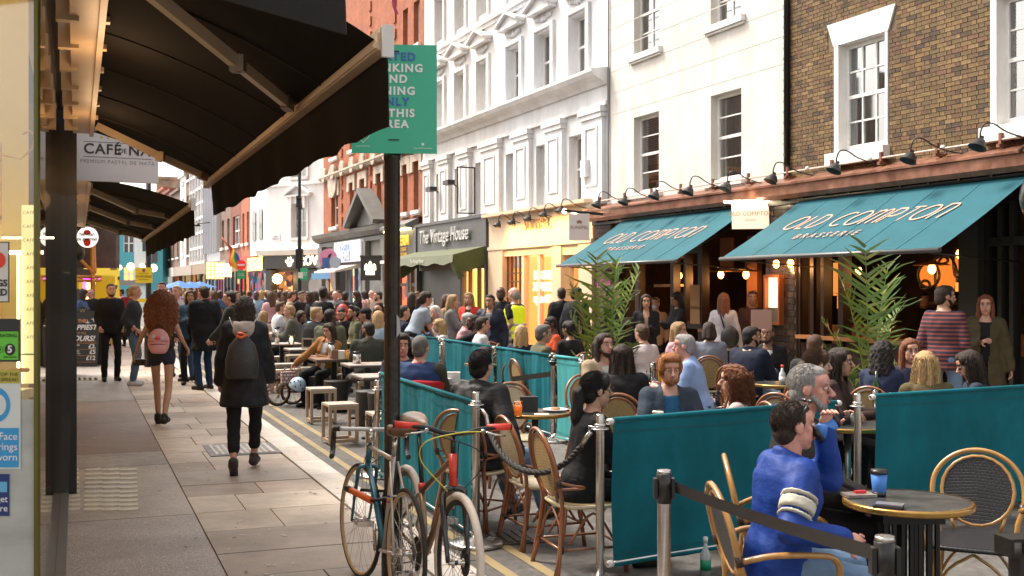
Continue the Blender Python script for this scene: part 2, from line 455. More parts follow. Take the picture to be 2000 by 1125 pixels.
# ================================================================ FACADE TOOLS
white_f=mat('window_paint',(.74,.725,.70),.45,var=.05,vs=4,dirt=.15)
pane_g=glass_mat('window_glass',(.86,.90,.91),.70,.03)
blind_m=mat('reflection_net',(.72,.76,.73),.9,var=.25,vs=3,stretch=(14,1,.6))  # pale nets put behind panes in place of missing sky reflections
slat_m=mat('slatted_blind',(.55,.54,.50),.8)
room_m=mat('dark_room',(.16,.17,.165),.8,var=.4,vs=2)
def wall(parent,x0,x1,z0,z1,holes,m,y=0.0,depth=.2,name='wall',rev=None,rm=None):
 """front sheet with real openings and their reveals"""
 xs=sorted(set([x0,x1]+[h[0] for h in holes]+[h[1] for h in holes]));xs=[x for x in xs if x0 <= x <= x1]
 zs=sorted(set([z0,z1]+[h[2] for h in holes]+[h[3] for h in holes]));zs=[z for z in zs if z0 <= z <= z1]
 q=MB()
 for i in range(len(xs)-1):
  for j in range(len(zs)-1):
   cx=(xs[i]+xs[i+1])/2;cz=(zs[j]+zs[j+1])/2
   if any(h[0] < cx < h[1] and h[2] < cz < h[3] for h in holes): continue
   q.quad((xs[i],y,zs[j]),(xs[i+1],y,zs[j]),(xs[i+1],y,zs[j+1]),(xs[i],y,zs[j+1]))
 k=1 if rm else 0
 for (a,b,c,d) in [(h[0],h[1],h[2],h[3]) for h in holes]:
  Y=y+depth
  q.quad((a,y,c),(a,y,d),(a,Y,d),(a,Y,c),k);q.quad((b,y,c),(b,Y,c),(b,Y,d),(b,y,d),k)
  q.quad((a,y,d),(b,y,d),(b,Y,d),(a,Y,d),k);q.quad((a,y,c),(a,Y,c),(b,Y,c),(b,y,c),k)
 return q.build(name,[m,rm] if rm else m,parent)
def sash(parent,x0,x1,z0,z1,depth=.14,cols=2,rows=2,y=0.0,sill=True,blind=None,split=.5,fw=.05,back=None,fm=None,panes=True,barw=.022,sill_ext=.09):
 fm=fm or white_f
 q=MB();Y=y+depth
 q.box(x0,x0+fw,Y,Y+.06,z0,z1);q.box(x1-fw,x1,Y,Y+.06,z0,z1);q.box(x0+fw,x1-fw,Y,Y+.06,z1-fw,z1);q.box(x0+fw,x1-fw,Y,Y+.06,z0,z0+fw*1.3)
 ix0,ix1,iz0,iz1=x0+fw,x1-fw,z0+fw*1.3,z1-fw
 zm=iz0+(iz1-iz0)*split
 q.box(ix0,ix1,Y+.004,Y+.056,zm-.025,zm+.025)
 cells=[]
 for (za,zb) in ((iz0,zm-.025),(zm+.025,iz1)):
  for c in range(1,cols):
   xx=ix0+(ix1-ix0)*c/cols;q.box(xx-barw/2,xx+barw/2,Y+.01,Y+.05,za,zb)
  for r in range(1,rows):
   zz=za+(zb-za)*r/rows
   for c in range(cols):
    q.box(ix0+(ix1-ix0)*c/cols+barw/2,ix0+(ix1-ix0)*(c+1)/cols-barw/2,Y+.012,Y+.048,zz-barw/2,zz+barw/2)
  for c in range(cols):
   for r in range(rows): cells.append((ix0+(ix1-ix0)*c/cols,ix0+(ix1-ix0)*(c+1)/cols,za+(zb-za)*r/rows,za+(zb-za)*(r+1)/rows))
 f=q.build('window',fm,parent)
 if panes:
  for (a,b,c,d) in cells:
   p=MB();tl=random.uniform(-.004,.004);p.quad((a,Y+.03+tl,c),(b,Y+.03-tl,c),(b,Y+.03-tl,d),(a,Y+.03+tl,d));p.build('pane',pane_g,f)
 else:
  p=MB();p.quad((ix0,Y+.03,iz0),(ix1,Y+.03,iz0),(ix1,Y+.03,iz1),(ix0,Y+.03,iz1));p.build('pane',pane_g,f)
 bk=MB();bk.quad((x0,Y+.5,z0),(x1,Y+.5,z0),(x1,Y+.5,z1),(x0,Y+.5,z1));bk.quad((x0,Y+.06,z0),(x0,Y+.5,z0),(x0,Y+.5,z1),(x0,Y+.06,z1));bk.quad((x1,Y+.5,z0),(x1,Y+.06,z0),(x1,Y+.06,z1),(x1,Y+.5,z1))
 bk.quad((x0,Y+.06,z1),(x0,Y+.5,z1),(x1,Y+.5,z1),(x1,Y+.06,z1));bk.quad((x0,Y+.06,z0),(x1,Y+.06,z0),(x1,Y+.5,z0),(x0,Y+.5,z0))
 bk.build('room',back or room_m,f)
 if blind == 'slats':
  bq=MB();n=int((z1-z0)*.62/.045)
  for k in range(n): zz=z1-.06-k*.045;bq.add([(ix0,Y+.09,zz),(ix1,Y+.09,zz),(ix1,Y+.115,zz-.03),(ix0,Y+.115,zz-.03)],[(0,1,2,3)])
  bq.build('blind',slat_m,f)
 elif blind == 'net':
  bq=MB();n=26
  vs=[];
  for k in range(n+1):
   xx=ix0+(ix1-ix0)*k/n;yy=Y+.12+.018*sin(k*1.9)+.01*sin(k*.8);vs += [(xx,yy,iz0),(xx,yy,iz1)]
  bq.add(vs,[(2*k,2*k+2,2*k+3,2*k+1) for k in range(n)],0,True);bq.build('pale_net',blind_m,f)
 elif blind == 'half':
  bq=MB();bq.quad((ix0,Y+.1,zm+.05),(ix1,Y+.1,zm+.05),(ix1,Y+.1,iz1),(ix0,Y+.1,iz1));bq.build('blind',blind_m,f)
 if sill:
  s_=MB();s_.box(x0-sill_ext,x1+sill_ext,y-.09,y+depth-.002,z0-.11,z0-.001);s_.box(x0-sill_ext+.02,x1+sill_ext-.02,y-.05,y-.002,z0-.15,z0-.112);s_.build('sill',fm,f)
 return f
def house(name,label,T,px0,px1,m,cat='building',rz=ANG_R,group=None):
 b=thing(name,label,cat,rsv(0,T),ANG_R,group);return b
def shell(b,x0,x1,z0,z1,dep,m,y=.25):
 q=MB();q.box(x0,x1,y+.6,y+dep,z0,z1);q.box(x0,x0+.06,y-.24,y+.6,z0,z1);q.box(x1-.06,x1,y-.24,y+.6,z0,z1)
 q.box(x0,x1,y-.24,y+.6,z1,z1+.05)
 return q.build('rear_walls',m,b)
# ================================================================ BRICK BUILDING (right edge)
ZF=3.34
stock=[mat('stock_brick_'+n,c,.85,var=.35,vs=22,bump=.5,bs=150,dirt=.15) for n,c in (
 ('yellow',(.175,.108,.042)),('olive',(.125,.083,.036)),('brown',(.115,.067,.032)),('red',(.150,.075,.040)),('dark',(.066,.044,.028)),('ochre',(.150,.092,.042)),('sand',(.205,.132,.06)))]
mortar=mat('lime_mortar',(.165,.122,.078),.95,var=.25,vs=12,dirt=.3)
bb=house('brick_building','yellow brown brick building above the dark restaurant, sash windows with flared white lintels',TR,1537,2000,None)
bx0,bx1=fx(1537),-3.6
W1=(fx(1640),fx(1731),3.62,5.12);W2=(fx(1949),fx(2085),3.62,5.12)
holes=[W1,W2,(fx(1640),fx(1731),6.3,7.9),(fx(1949),fx(2085),6.3,7.9)]
wall(bb,bx0,bx1,ZF,12,holes,mortar,rm=white_f)
shell(bb,bx0,bx1,ZF,12,6,mortar)
q=MB()
for (a,b,c,d) in holes:
 q.box(a-.09,a-.001,-.025,.1,c-.1,d);q.box(b+.001,b+.05,-.025,.1,c-.1,d)
q.build('window_surround',white_f,bb)
bm_={}
def brick_mesh(L_,mi):
 k=(round(L_,3),mi)
 if k not in bm_:
  z=MB();h=.049;j=random.uniform(0,.002)
  z.box(0,L_,-.009-j,.02,0,h);bm_[k]=z.mesh('brick',stock[mi])
 return bm_[k]
rows_=[];zz=ZF+.004;r=0
blk=[(h[0]-.1,h[1]+.06,h[2]-.12,h[3]+.02) for h in holes]+[(W1[0]-.25,W1[1]+.2,W1[3],W1[3]+.33),(W2[0]-.25,W2[1]+.2,W2[3],W2[3]+.33)]
brs=[]
while zz < 7.3:
 x=bx0+.01-(0 if r%2 else .056);k=r%2
 while x < bx1-.02:
  L_=.165 if k%2 == 0 else .078;k += 1
  a,b=x,x+L_;x=b+.008
  a=max(a,bx0+.01)
  segs=[(a,b)]
  for (h0,h1,g0,g1) in blk:
   if g0 < zz+.047 and g1 > zz:
    ns=[]
    for (u,v_) in segs:
     if v_ <= h0 or u >= h1: ns.append((u,v_))
     else:
      if u < h0: ns.append((u,h0-.002))
      if v_ > h1: ns.append((h1+.002,v_))
    segs=ns
  for (u,v_) in segs:
   if v_-u > .03: brs.append((u,v_,zz))
 zz += .0572;r += 1
def bcol():
 return random.choices(range(7),(18,22,20,8,12,14,6))[0]
def viewed(u,z):   # inside the frame?
 p=rsv(-u,TR,z);X=1000+F*p.x/p.y;Y=562-F*(z-EYE)/p.y
 return X < 2010 and Y > -12
vis=sorted([b for b in brs if viewed(b[0],b[2])],key=lambda b: -b[0])
ind=set(vis[:300]);bj=MB()
for b in brs:
 mi=bcol();L_=b[1]-b[0]
 if b in ind:
  std=.165 if L_ > .115 else .078
  o=bpy.data.objects.new('brick',brick_mesh(std,mi));C.objects.link(o);o.parent=bb
  o.location=(b[0],random.uniform(-.003,.002),b[2]);o.scale=(L_/std,1,1)
 else:
  dy=random.uniform(-.004,.001);bj.box(b[0],b[1],-.009+dy,-.001,b[2],b[2]+.049,mi)
tag(bj.build('far_bricks',stock,bb),kind='stuff')
for (a,b,c,d),bl,cl,rw in ((W1,'net',3,2),(W2,'slats',2,2),(holes[2],'net',3,2),(holes[3],'net',3,2)):
 sash(bb,a,b,c,d,.11,cl,rw,blind=bl,sill=False,fw=.06)
 q=MB();q.box(a-.17,b+.08,-.13,-.001,c-.2,c-.02);q.build('sill',white_f,bb)
 q=MB();q.prism([(a-.1,d+.002),(b+.06,d+.002),(b+.2,d+.33),(a-.24,d+.33)],'y',-.03,-.001);q.build('lintel',white_f,bb)
q=MB();q.tube([(bx0+.06,-.05,ZF),(bx0+.06,-.05,11.8)],.045,8);q.build('downpipe',mat('black_iron',(.012,.012,.012),.4,metal=.3),bb)
q=MB()
for k in range(30): q.box(bx0-.03,bx0+.0,-.06,-.02,ZF+.2+k*.16,ZF+.23+k*.16)
q.build('cable_clips',mat('grey_plastic',(.3,.3,.3),.6),bb)
# ================================================================ PLAIN WHITE BUILDING
cream=mat('cream_render',(.62,.595,.55),.8,var=.05,vs=1.2,bump=.3,bs=9,dirt=.19)
wb=house('white_rendered_building','plain cream rendered building with four deep sash windows above the restaurant awnings',TR,1190,1537,None)
wx0,wx1=fx(1190),bx0-.004
hs_=[]
for (pa,pb) in ((1238,1287),(1388,1448)):
 hs_.append((fx(pa),fx(pb),3.48,4.92));hs_.append((fx(pa),fx(pb),6.08,7.6))
wall(wb,wx0,wx1,ZF,11.5,hs_,cream,depth=.24)
shell(wb,wx0,wx1,ZF,11.5,6,cream)
for i_,h in enumerate(hs_):
 sash(wb,*h,depth=.13,cols=(1 if i_ in (0,2) else 2),rows=2,blind=['slats','slats','net','net'][i_],fw=.055,sill_ext=.12)
q=MB()
for k in range(9): q.box(wx0+.02,wx1-.02,-.004,-.001,5.1+k*.42+.0,5.112+k*.42)
q.build('scored_joints',mat('render_joint',(.56,.53,.48),.9),wb)
q=MB();q.tube([(wx0+.02,-.03,3.4),(wx0+.02,-.03,11.3)],.018,6);q.build('cable',MATS['grey_plastic'],wb)
# ================================================================ CLASSICAL STUCCO BUILDINGS
ZC=3.34
def classical(name,label,px0,px1,m,wins1,pils,wins2,wins3,open_i=None):
 b=house(name,label,TR,px0,px1,None)
 x0,x1=fx(px0)+.003,fx(px1)-.003
 h1=[(fx(a),fx(c),3.5,4.9) for a,c in wins1];h2=[(fx(a),fx(c),6.12,7.4) for a,c in wins2];h3=[(fx(a),fx(c),8.6,9.75) for a,c in wins3]
 wall(b,x0,x1,ZC,12.5,h1+h2+h3,m,depth=.3)
 shell(b,x0,x1,ZC,12.5,6,m,.35)
 for i,h in enumerate(h1+h2+h3):
  w_=sash(b,*h,depth=.17,cols=1,rows=1,sill=False,fw=.05,blind='net',panes=False)
  if open_i is not None and i == open_i:
   q=MB();xx,zc=h[0],h[2]+.1
   for a_ in ((0,.03,0,1.2),(.47,.5,0,1.2),(.03,.47,0,.03),(.03,.47,1.17,1.2)): q.box(xx-.02,xx+.02,-.5+a_[0],-.5+a_[1],zc+a_[2],zc+a_[3])
   q.build('open_casement',MATS['black_iron'],b)
 # entablature, string courses
 q=MB()
 q.box(x0,x1,-.08,-.001,5.32,5.40);q.box(x0,x1,-.05,-.001,5.402,5.72)
 q.prism([(-.1,5.722),(-.16,5.80),(-.34,5.88),(-.40,5.96),(-.40,6.02),(-.001,6.07),(-.001,5.722)],'x',x0,x1)
 q.box(x0,x1,-.12,-.001,8.3,8.42);q.box(x0,x1,-.06,-.001,8.2,8.298)
 q.prism([(-.001,10.6),(-.3,10.75),(-.45,10.9),(-.45,11.0),(-.001,11.05)],'x',x0,x1)
 q.build('cornice',m,b)
 for a,c in pils:
  q=MB();u,v_=fx(a),fx(c)
  q.box(u,v_,-.10,-.001,ZC,5.10);q.box(u-.03,v_+.03,-.14,-.001,5.102,5.2);q.box(u-.06,v_+.06,-.17,-.001,5.202,5.318)
  w_=v_-u;fr=.045
  # raised panel frame
  for bx in ((u+w_*.2,u+w_*.2+fr,3.75,4.95),(v_-w_*.2-fr,v_-w_*.2,3.75,4.95),(u+w_*.2+fr,v_-w_*.2-fr,4.905,4.95),(u+w_*.2+fr,v_-w_*.2-fr,3.75,3.795)): q.box(bx[0],bx[1],-.125,-.101,bx[2],bx[3])
  q.build('pilaster',m,b)
 for h in h2:
  q=MB();u,v_=h[0],h[1];c_=(u+v_)/2;hw=(v_-u)/2
  for (aa,bb2) in ((u-.14,u-.002),(v_+.002,v_+.14)): q.box(aa,bb2,-.07,-.001,6.1,7.45)
  q.box(u-.14,v_+.14,-.07,-.001,7.452,7.54)
  q.box(u-.2,v_+.2,-.2,-.001,7.82,7.88)
  q.prism([(u-.24,7.882),(v_+.24,7.882),(v_+.24,7.92),(c_,8.14),(u-.24,7.92)],'y',-.16,-.001)
  for sgn in (1,-1):
   q.beam((c_+sgn*(hw+.26),-.14,7.93),(c_,-.14,8.17),.26,.05)
  q.build('pediment',m,b)
  # carved swag in the frieze
  q=MB();n=7
  for k in range(n):
   xx=u+(v_-u)*(k+.5)/n;q.ball((xx,-.03,7.68-.03*cos((k-3)*1.1)),.05,8,sc_=(1,.8,1.2))
  q.lathe([(.0,-.01),(.07,-.01),(.075,.02),(.05,.04)],(c_,-.04,7.69),10,ax='y')
  q.build('frieze_ornament',m,b)
 for h in h3:
  q=MB();u,v_=h[0],h[1]
  for (aa,bb2) in ((u-.12,u-.002),(v_+.002,v_+.12)): q.box(aa,bb2,-.06,-.001,8.45,9.8)
  q.box(u-.12,v_+.12,-.06,-.001,9.802,9.9);q.build('architrave',m,b)
 return b
stuc_b=mat('bluish_stucco',(.70,.705,.72),.7,var=.05,vs=1.5,bump=.2,bs=15,dirt=.18)
stuc_w=mat('white_stucco',(.72,.70,.68),.7,var=.05,vs=1.5,bump=.2,bs=15,dirt=.19)
cb1=classical('stucco_building','pale bluish stucco building with pilasters above the cream lit clothes shop',984,1190,stuc_b,
 ((988,1012),(1047,1075),(1111,1144)),((1010,1040),(1072,1105),(1144,1184)),((992,1018),(1048,1079),(1115,1148)),((992,1018),(1048,1079),(1115,1148)))
cb2=classical('stucco_building','warm white stucco building with an open window above the charcoal wine shop',829,984,stuc_w,
 ((852,865),(888,902),(928,945)),((832,846),(863,882),(902,922),(946,981)),((852,868),(891,910),(934,954)),((852,868),(891,910),(934,954)),open_i=2)
q=MB();q.box(fx(1150),fx(1160),-.2,-.1,3.95,4.3);q.build('alarm_box',stuc_b,cb1)
for pa,py in ((862,370),(897,357)):
 q=MB();x_=fx(pa);z_=fz(pa,py);q.box(x_-.2,x_+.2,-.4,-.2,z_-.06,z_+.06);q.tube([(x_,-.2,z_),(x_,0,z_-.15)],.02,6);q.build('floodlight',MATS['black_iron'],cb2)
# ================================================================ RED BRICK BUILDING
redb=brickmat('red_brick',(.36,.105,.036),(.29,.078,.03),(.26,.12,.07),ms=.008)
stone=mat('portland_stone',(.52,.44,.35),.8,var=.15,vs=4,dirt=.25)
grey_st=mat('grey_painted_stone',(.135,.135,.125),.6,var=.12,vs=3,dirt=.2)
rb=house('red_brick_building','ornate red brick building with stone trims over the grey pedimented shopfronts',TR,632,829,None)
x0,x1=fx(632),fx(829)-.004
w1=[(647,660),(683,691),(704,714),(736,746),(787,797),(808,820)]
hh=[]
for a,c in w1:
 hh.append((fx(a),fx(c),4.0,5.45));hh.append((fx(a),fx(c),6.6,8.0));hh.append((fx(a),fx(c),8.9,10.2))
wall(rb,x0,x1,3.8,13,hh,redb,depth=.25);shell(rb,x0,x1,3.8,13,7,redb,.3)
litw=emis('lit_window_glow',(1.0,.55,.25),1.1)
for i,h in enumerate(hh):
 sash(rb,*h,depth=.15,cols=2,rows=1,fw=.07,barw=.05,blind='net',panes=False,sill=True,back=(litw if i in (3,6) else None))
q=MB()
for h in hh[::3]:
 q.box(h[0]-.25,h[0]-.002,-.05,-.001,h[3]-.3,h[3]+.25);q.box(h[1]+.002,h[1]+.25,-.05,-.001,h[3]-.3,h[3]+.25);q.box(h[0]-.002,h[1]+.002,-.05,-.001,h[3]+.002,h[3]+.25)
q.build('window_heads',stone,rb)
q=MB();q.prism([(-.001,5.8),(-.12,5.82),(-.22,5.92),(-.22,5.98),(-.001,6.02)],'x',x0,x1)
for k in range(9):
 xx=x0+(x1-x0)*(k+.5)/9;q.lathe([(.28,-.2),(.28,-.12),(.1,-.08)],(xx,0,6.02),12,ax='y')
q.prism([(-.001,8.35),(-.15,8.4),(-.15,8.5),(-.001,8.5)],'x',x0,x1)
q.build('string_course',stone,rb)
q=MB()
for px in (668,724,772):
 for k in range(18): q.box(fx(px)-.12,fx(px)+.12,-.05,-.001,4.0+k*.5,4.3+k*.5)
q.build('brick_pier',redb,rb)
q=MB();q.lathe([(.62,-.12),(.62,-.03),(.4,-.02)],((fx(647)+fx(660))/2,0,5.7),18,ax='y');q.build('arched_window_head',stone,rb)
# ================================================================ WHITE CORNER BUILDING
cw=mat('corner_white_paint',(.80,.79,.77),.7,var=.05,vs=1,dirt=.08)
pA=Vector((P(519,50),50,0));pB=Vector((P(662,47.3),47.3,0))
dv=(pB-pA);angC=atan2(dv.y,dv.x);Wc=dv.length
cbld=thing('corner_building','tall white corner building with pedimented windows across the side street','building',pA,angC)
def cx(px):   # local x of a pixel column on the splayed corner
 r=(px-1000)/F;# pA + k*dv : X = r*Y
 k=(r*pA.y-pA.x)/(dv.x-r*dv.y);return k*Wc
hc=[(cx(570),cx(600),3.88,5.35),(cx(570),cx(600),6.5,7.9),(cx(570),cx(600),8.8,10.0)]
wall(cbld,0,Wc,3.2,13,hc,cw,depth=.25)
q=MB();q.box(0,Wc,.9,7,3.2,13);q.build('rear_walls',cw,cbld)
for i,h in enumerate(hc):
 sash(cbld,*h,depth=.2,cols=2,rows=2,blind='net',fw=.05,panes=False,back=None)
 q=MB();u,v_=h[0],h[1];c_=(u+v_)/2
 for (a_,b_) in ((u-.1,u-.002),(v_+.002,v_+.1)): q.box(a_,b_,-.06,-.001,h[2],h[3])
 if i == 0:
  q.box(u-.1,v_+.1,-.06,-.001,h[3]+.002,h[3]+.3);q.box(u-.32,v_+.32,-.2,-.001,h[3]+.302,h[3]+.38)
  for sg in (1,-1): q.beam((c_+sg*((v_-u)/2+.32),-.12,h[3]+.4),(c_,-.12,h[3]+.82),.2,.09);q.box(c_+sg*.42-.06,c_+sg*.42+.06,-.16,-.061,h[3]-.2,h[3]+.3)
 else: q.box(u-.1,v_+.1,-.06,-.001,h[3]+.002,h[3]+.1)
 q.build('window_surround',cw,cbld)
q=MB();q.prism([(-.001,3.1),(-.25,3.15),(-.35,3.35),(-.3,3.45),(-.001,3.5)],'x',-.3,Wc);q.box(0,Wc,-.08,-.001,6.15,6.3);q.build('cornice',cw,cbld)
# side face along the street
sf=rsv(0,9.6)
side=MB()
def c_loc(px,T,z):
 d=dR(px,T);return Vector((P(px,d),d,z))
iv=Matrix.Translation(pA) @ Matrix.Rotation(angC,4,'Z');iv=iv.inverted()
A0=iv @ c_loc(489,9.6,0);
side.quad((A0.x,A0.y,3.2),(0,0,3.2),(0,0,13),(A0.x,A0.y,13));side.quad((0,0,0),(0,7,0),(0,7,13),(0,0,13));side.build('side_wall',cw,cbld)
q=MB()
for k,f_ in enumerate((.3,.72)):
 px_=A0.x*(1-f_);py_=A0.y*(1-f_)
 for z0_,z1_ in ((3.9,5.3),(6.4,7.8)):
  n_=Vector((A0.x,A0.y,0)).normalized();o_=Vector((n_.y,-n_.x,0))*.05
  c_=Vector((px_,py_,0))+o_
  if o_.y > 0: c_=Vector((px_,py_,0))-o_
  a_=c_+n_*.45;b_=c_-n_*.45
  q.quad((a_.x,a_.y,z0_),(b_.x,b_.y,z0_),(b_.x,b_.y,z1_),(a_.x,a_.y,z1_))
q.build('window',mat('far_window_dark',(.10,.105,.11),.15),cbld)
# ground floor of the corner: dark fascia with lit letters
dk=mat('charcoal_paint',(.035,.032,.03),.45,var=.2)
q=MB();q.box(0,Wc,-.14,.3,2.55,3.19);q.build('fascia',dk,cbld)
q=MB();q.box(0,Wc,.3,.4,-.06,2.55);q.box(cx(590),Wc,-.05,.298,0,2.5);q.box(cx(521),cx(531),-.05,.298,0,2.5);q.build('shopfront',dk,cbld)
q=MB();q.box(0,Wc,-.2,-.14,3.2,3.24);q.build('trough_light',emis('trough_glow',(1,.62,.2),6.0),cbld)
q=MB();q.quad((cx(532),.28,0),(cx(562),.28,0),(cx(562),.28,2.4),(cx(532),.28,2.4));q.build('lit_interior',lit_interior('pub_inside',[(.05,.02,.01),(.25,.09,.03),(.08,.03,.02),(.7,.3,.1),(.04,.02,.02),(.12,.05,.02)],1.0,3.2),cbld)
q=MB();q.ball((cx(545),-.1,2.1),.22,10);q.build('globe_lamp',emis('globe_glow',(1,.6,.25),8),cbld)
for px,tl in ((528,.45),): pass
lt=emis('warm_white_letters',(1,.74,.42),1.8)
letters("ROVI",lt,cbld,(cx(607)+.08,-.16,2.86),.56,.02,'sign_letters',bold=.012)
letters("'",lt,cbld,(cx(588),-.16,2.9),.5,.02,'sign_letters')
q=MB();c0=(cx(571),-.16,2.82)
q.lathe([(.15,-.02),(.15,.0)],c0,14,ax='y',sx=1,sy=.85)
q=MB()
def disc_xz(q,cx_,cz_,r1,r2,y,rot=0,n=14,mi=0):
 vs=[]
 for k in range(n):
  a=2*pi*k/n;u,v_=r1*cos(a),r2*sin(a)
  vs.append((cx_+u*cos(rot)-v_*sin(rot),y,cz_+u*sin(rot)+v_*cos(rot)))
 q.add(vs,[tuple(range(n))],mi)
disc_xz(q,c0[0],c0[2]-.08,.15,.12,-.17)
for k,(dx,dz) in enumerate(((-.2,.03),(-.08,.15),(.07,.16),(.19,.05))): disc_xz(q,c0[0]+dx,c0[2]+dz,.05,.08,-.17,-dx*2)
q.build('paw_emblem',lt,cbld)
q=MB();q.lathe([(.62,-.02),(.62,.02),(.57,.02),(.57,-.02),(.62,-.02)],(cx(627),-.12,1.75),26,ax='y');q.build('ring_emblem',mat('pale_paint',(.55,.52,.48),.6),cbld)
q=MB();q.box(cx(618),cx(638),-.13,-.11,1.7,1.9);q.build('ring_bar',MATS['pale_paint'],cbld)
# lit side sign
q=MB();a_,b_=A0,Vector((0,0,0));n_=(b_-a_).normalized();o_=Vector((n_.y,-n_.x,0))*.15
q.add([(a_+o_)+Vector((0,0,2.5)),(b_+o_)+Vector((0,0,2.5)),(b_+o_)+Vector((0,0,3.1)),(a_+o_)+Vector((0,0,3.1))],[(0,1,2,3)]);q.build('side_sign',lit_interior('side_sign_glow',[(1,.45,.1),(1,.7,.25),(.9,.3,.08)],2.2,6),cbld)
q=MB();q.add([(a_+o_*.5)+Vector((0,0,0)),(b_+o_*.5),(b_+o_*.5)+Vector((0,0,2.45)),(a_+o_*.5)+Vector((0,0,2.45))],[(0,1,2,3)]);q.build('side_shopfront',lit_interior('side_shop_glow',[(.03,.05,.06),(.35,.08,.05),(.05,.12,.14),(.1,.08,.2),(.02,.02,.02)],.8,3.0),cbld)
q=MB();q.box(cx(531),cx(548),-.03,-.01,3.75,4.05);q.build('street_name_plate',mat('plate_white',(.68,.67,.66),.5),cbld)
letters("DEAN\nSTREET W1",mat('plate_grey_ink',(.25,.2,.2),.6),cbld,((cx(531)+cx(548))/2,-.034,3.9),.1,.001,'plate_letters')
# ================================================================ FAR ROW OF HOUSES
def far_house(label,pa,pb,top_py,m,T=9.7,floors=((3.9,5.4),(6.5,7.9),(8.9,10.1)),cols=2,z0=3.2,style='sash',wfrac=.42,top=None,fm=None,cat='building'):
 b=thing('town_house',label,cat,rsv(0,T),ANG_R)
 x0,x1=fx(pa,T),fx(pb,T)-.01
 z1=top if top else GZ(top_py,dR((pa+pb)/2,T))
 hh=[];W=x1-x0
 for (a,c) in floors:
  if a > z1-.5: continue
  c=min(c,z1-.3)
  for k in range(cols):
   cc=x0+W*(k+.5)/cols;hw=W/cols*wfrac/2*1.0
   hh.append((cc-hw,cc+hw,a,c))
 if style == 'sash':
  wall(b,x0,x1,z0,z1,hh,m,depth=.2)
  for i,h in enumerate(hh):
   q=MB();fr=.09;Y=.12
   q.box(h[0],h[0]+fr,Y,Y+.05,h[2],h[3]);q.box(h[1]-fr,h[1],Y,Y+.05,h[2],h[3]);q.box(h[0],h[1],Y,Y+.05,h[3]-fr,h[3]);q.box(h[0],h[1],Y,Y+.05,h[2],h[2]+fr)
   q.box(h[0],h[1],Y,Y+.05,(h[2]+h[3])/2-.04,(h[2]+h[3])/2+.04);cc=(h[0]+h[1])/2;q.box(cc-.03,cc+.03,Y+.002,Y+.048,h[2],h[3])
   q.box(h[0]-.1,h[1]+.1,-.1,.1,h[2]-.14,h[2]-.001)
   f=q.build('window',fm or white_f,b)
   p=MB();p.quad((h[0],Y+.04,h[2]),(h[1],Y+.04,h[2]),(h[1],Y+.04,h[3]),(h[0],Y+.04,h[3]));p.build('pane',far_pane[i%3],f)
 elif style == 'grid':
  wall(b,x0,x1,z0,z1,[],m);
  n=5;k2=int((z1-z0)/.9)
  p=MB();f=MB()
  for i in range(n):
   for j in range(k2):
    a=x0+W*(i+.12)/n;c=x0+W*(i+.88)/n;zz=z0+.25+j*.92
    p.quad((a,-.02,zz),(c,-.02,zz),(c,-.02,zz+(.62 if j%3 else .3)),(a,-.02,zz+(.62 if j%3 else .3)))
  for i in range(n+1): xx=x0+W*i/n;f.box(xx-.06,xx+.06,-.14,-.001,z0,z1)
  for j in range(k2+1): f.box(x0,x1,-.1,-.001,z0+j*.92,z0+.16+j*.92)
  p.build('panes',far_pane[2],b);f.build('grid_frame',m,b)
 elif style == 'fins':
  wall(b,x0,x1,z0,z1,[],m)
  for (a,c) in ((z0+.7,z0+3.1),(z0+3.7,z1-.2)):
   p=MB();p.quad((x0+.2,-.02,a),(x1-.2,-.02,a),(x1-.2,-.02,c),(x0+.2,-.02,c));p.build('window_band',mat('blue_glass',(.045,.07,.12),.2),b)
  f=MB()
  for i in range(9): xx=x0+.1+(W-.2)*i/8;f.box(xx-.05,xx+.05,-.22,-.021,z0+.5,z1-.1)
  f.build('fins',mat('pale_fin',(.45,.46,.50),.5),b)
 q=MB();q.box(x0,x1,.5,7,z0,z1);q.box(x0,x0+.05,.0,.5,z0,z1);q.box(x1-.05,x1,.0,.5,z0,z1);q.box(x0-.01,x1+.01,-.16,.4,z1-.02,z1+.18);q.build('parapet_and_rear',m,b)
 return b,x0,x1
far_pane=[mat('far_pane_dark',(.09,.09,.10),.15),mat('far_pane_pale',(.45,.45,.46),.2),mat('far_pane_grey',(.22,.23,.25),.15)]
rb2=brickmat('plum_brick',(.24,.068,.045),(.18,.056,.042),(.25,.13,.10),ms=.008)
rb3=brickmat('brown_brick',(.20,.13,.10),(.16,.10,.08),(.2,.15,.12),ms=.008)
rb4=brickmat('orange_brick',(.42,.13,.06),(.35,.10,.05),(.34,.18,.12),ms=.008)
far_house('narrow red brick house with white lintels beside the white corner building',471,489,0,rb4,cols=2,top=12)
far_house('red brick house with paired white sash windows, second from the white corner building',452,471,0,rb2,cols=1,wfrac=.7,top=12)
far_house('brown brick house behind the rainbow flag',430,452,0,rb3,cols=2,top=10.6)
far_house('grey modern building with blue glass bands and vertical fins',403,430,0,mat('grey_concrete',(.40,.41,.44),.8,var=.1),style='fins',top=8.9)
far_house('white building with a gridded front of small panes',374,403,0,mat('pale_grid_paint',(.66,.65,.64),.7,var=.05),style='grid',top=10.4)
far_house('dark brown narrow house beside the white gridded building',363,374,0,rb3,cols=1,wfrac=.6,top=9.6)
far_house('slim bright white house next to the dark narrow one',352,363,0,cw,cols=1,wfrac=.35,top=9.4)
far_house('brown house with grey window bays far down the street',335,352,0,rb3,cols=2,top=8.6)
far_house('distant red brick house with white windows',322,335,0,rb2,cols=1,top=9)
far_house('most distant small red brick house before the turquoise building',300,322,0,rb4,cols=2,top=9.5)
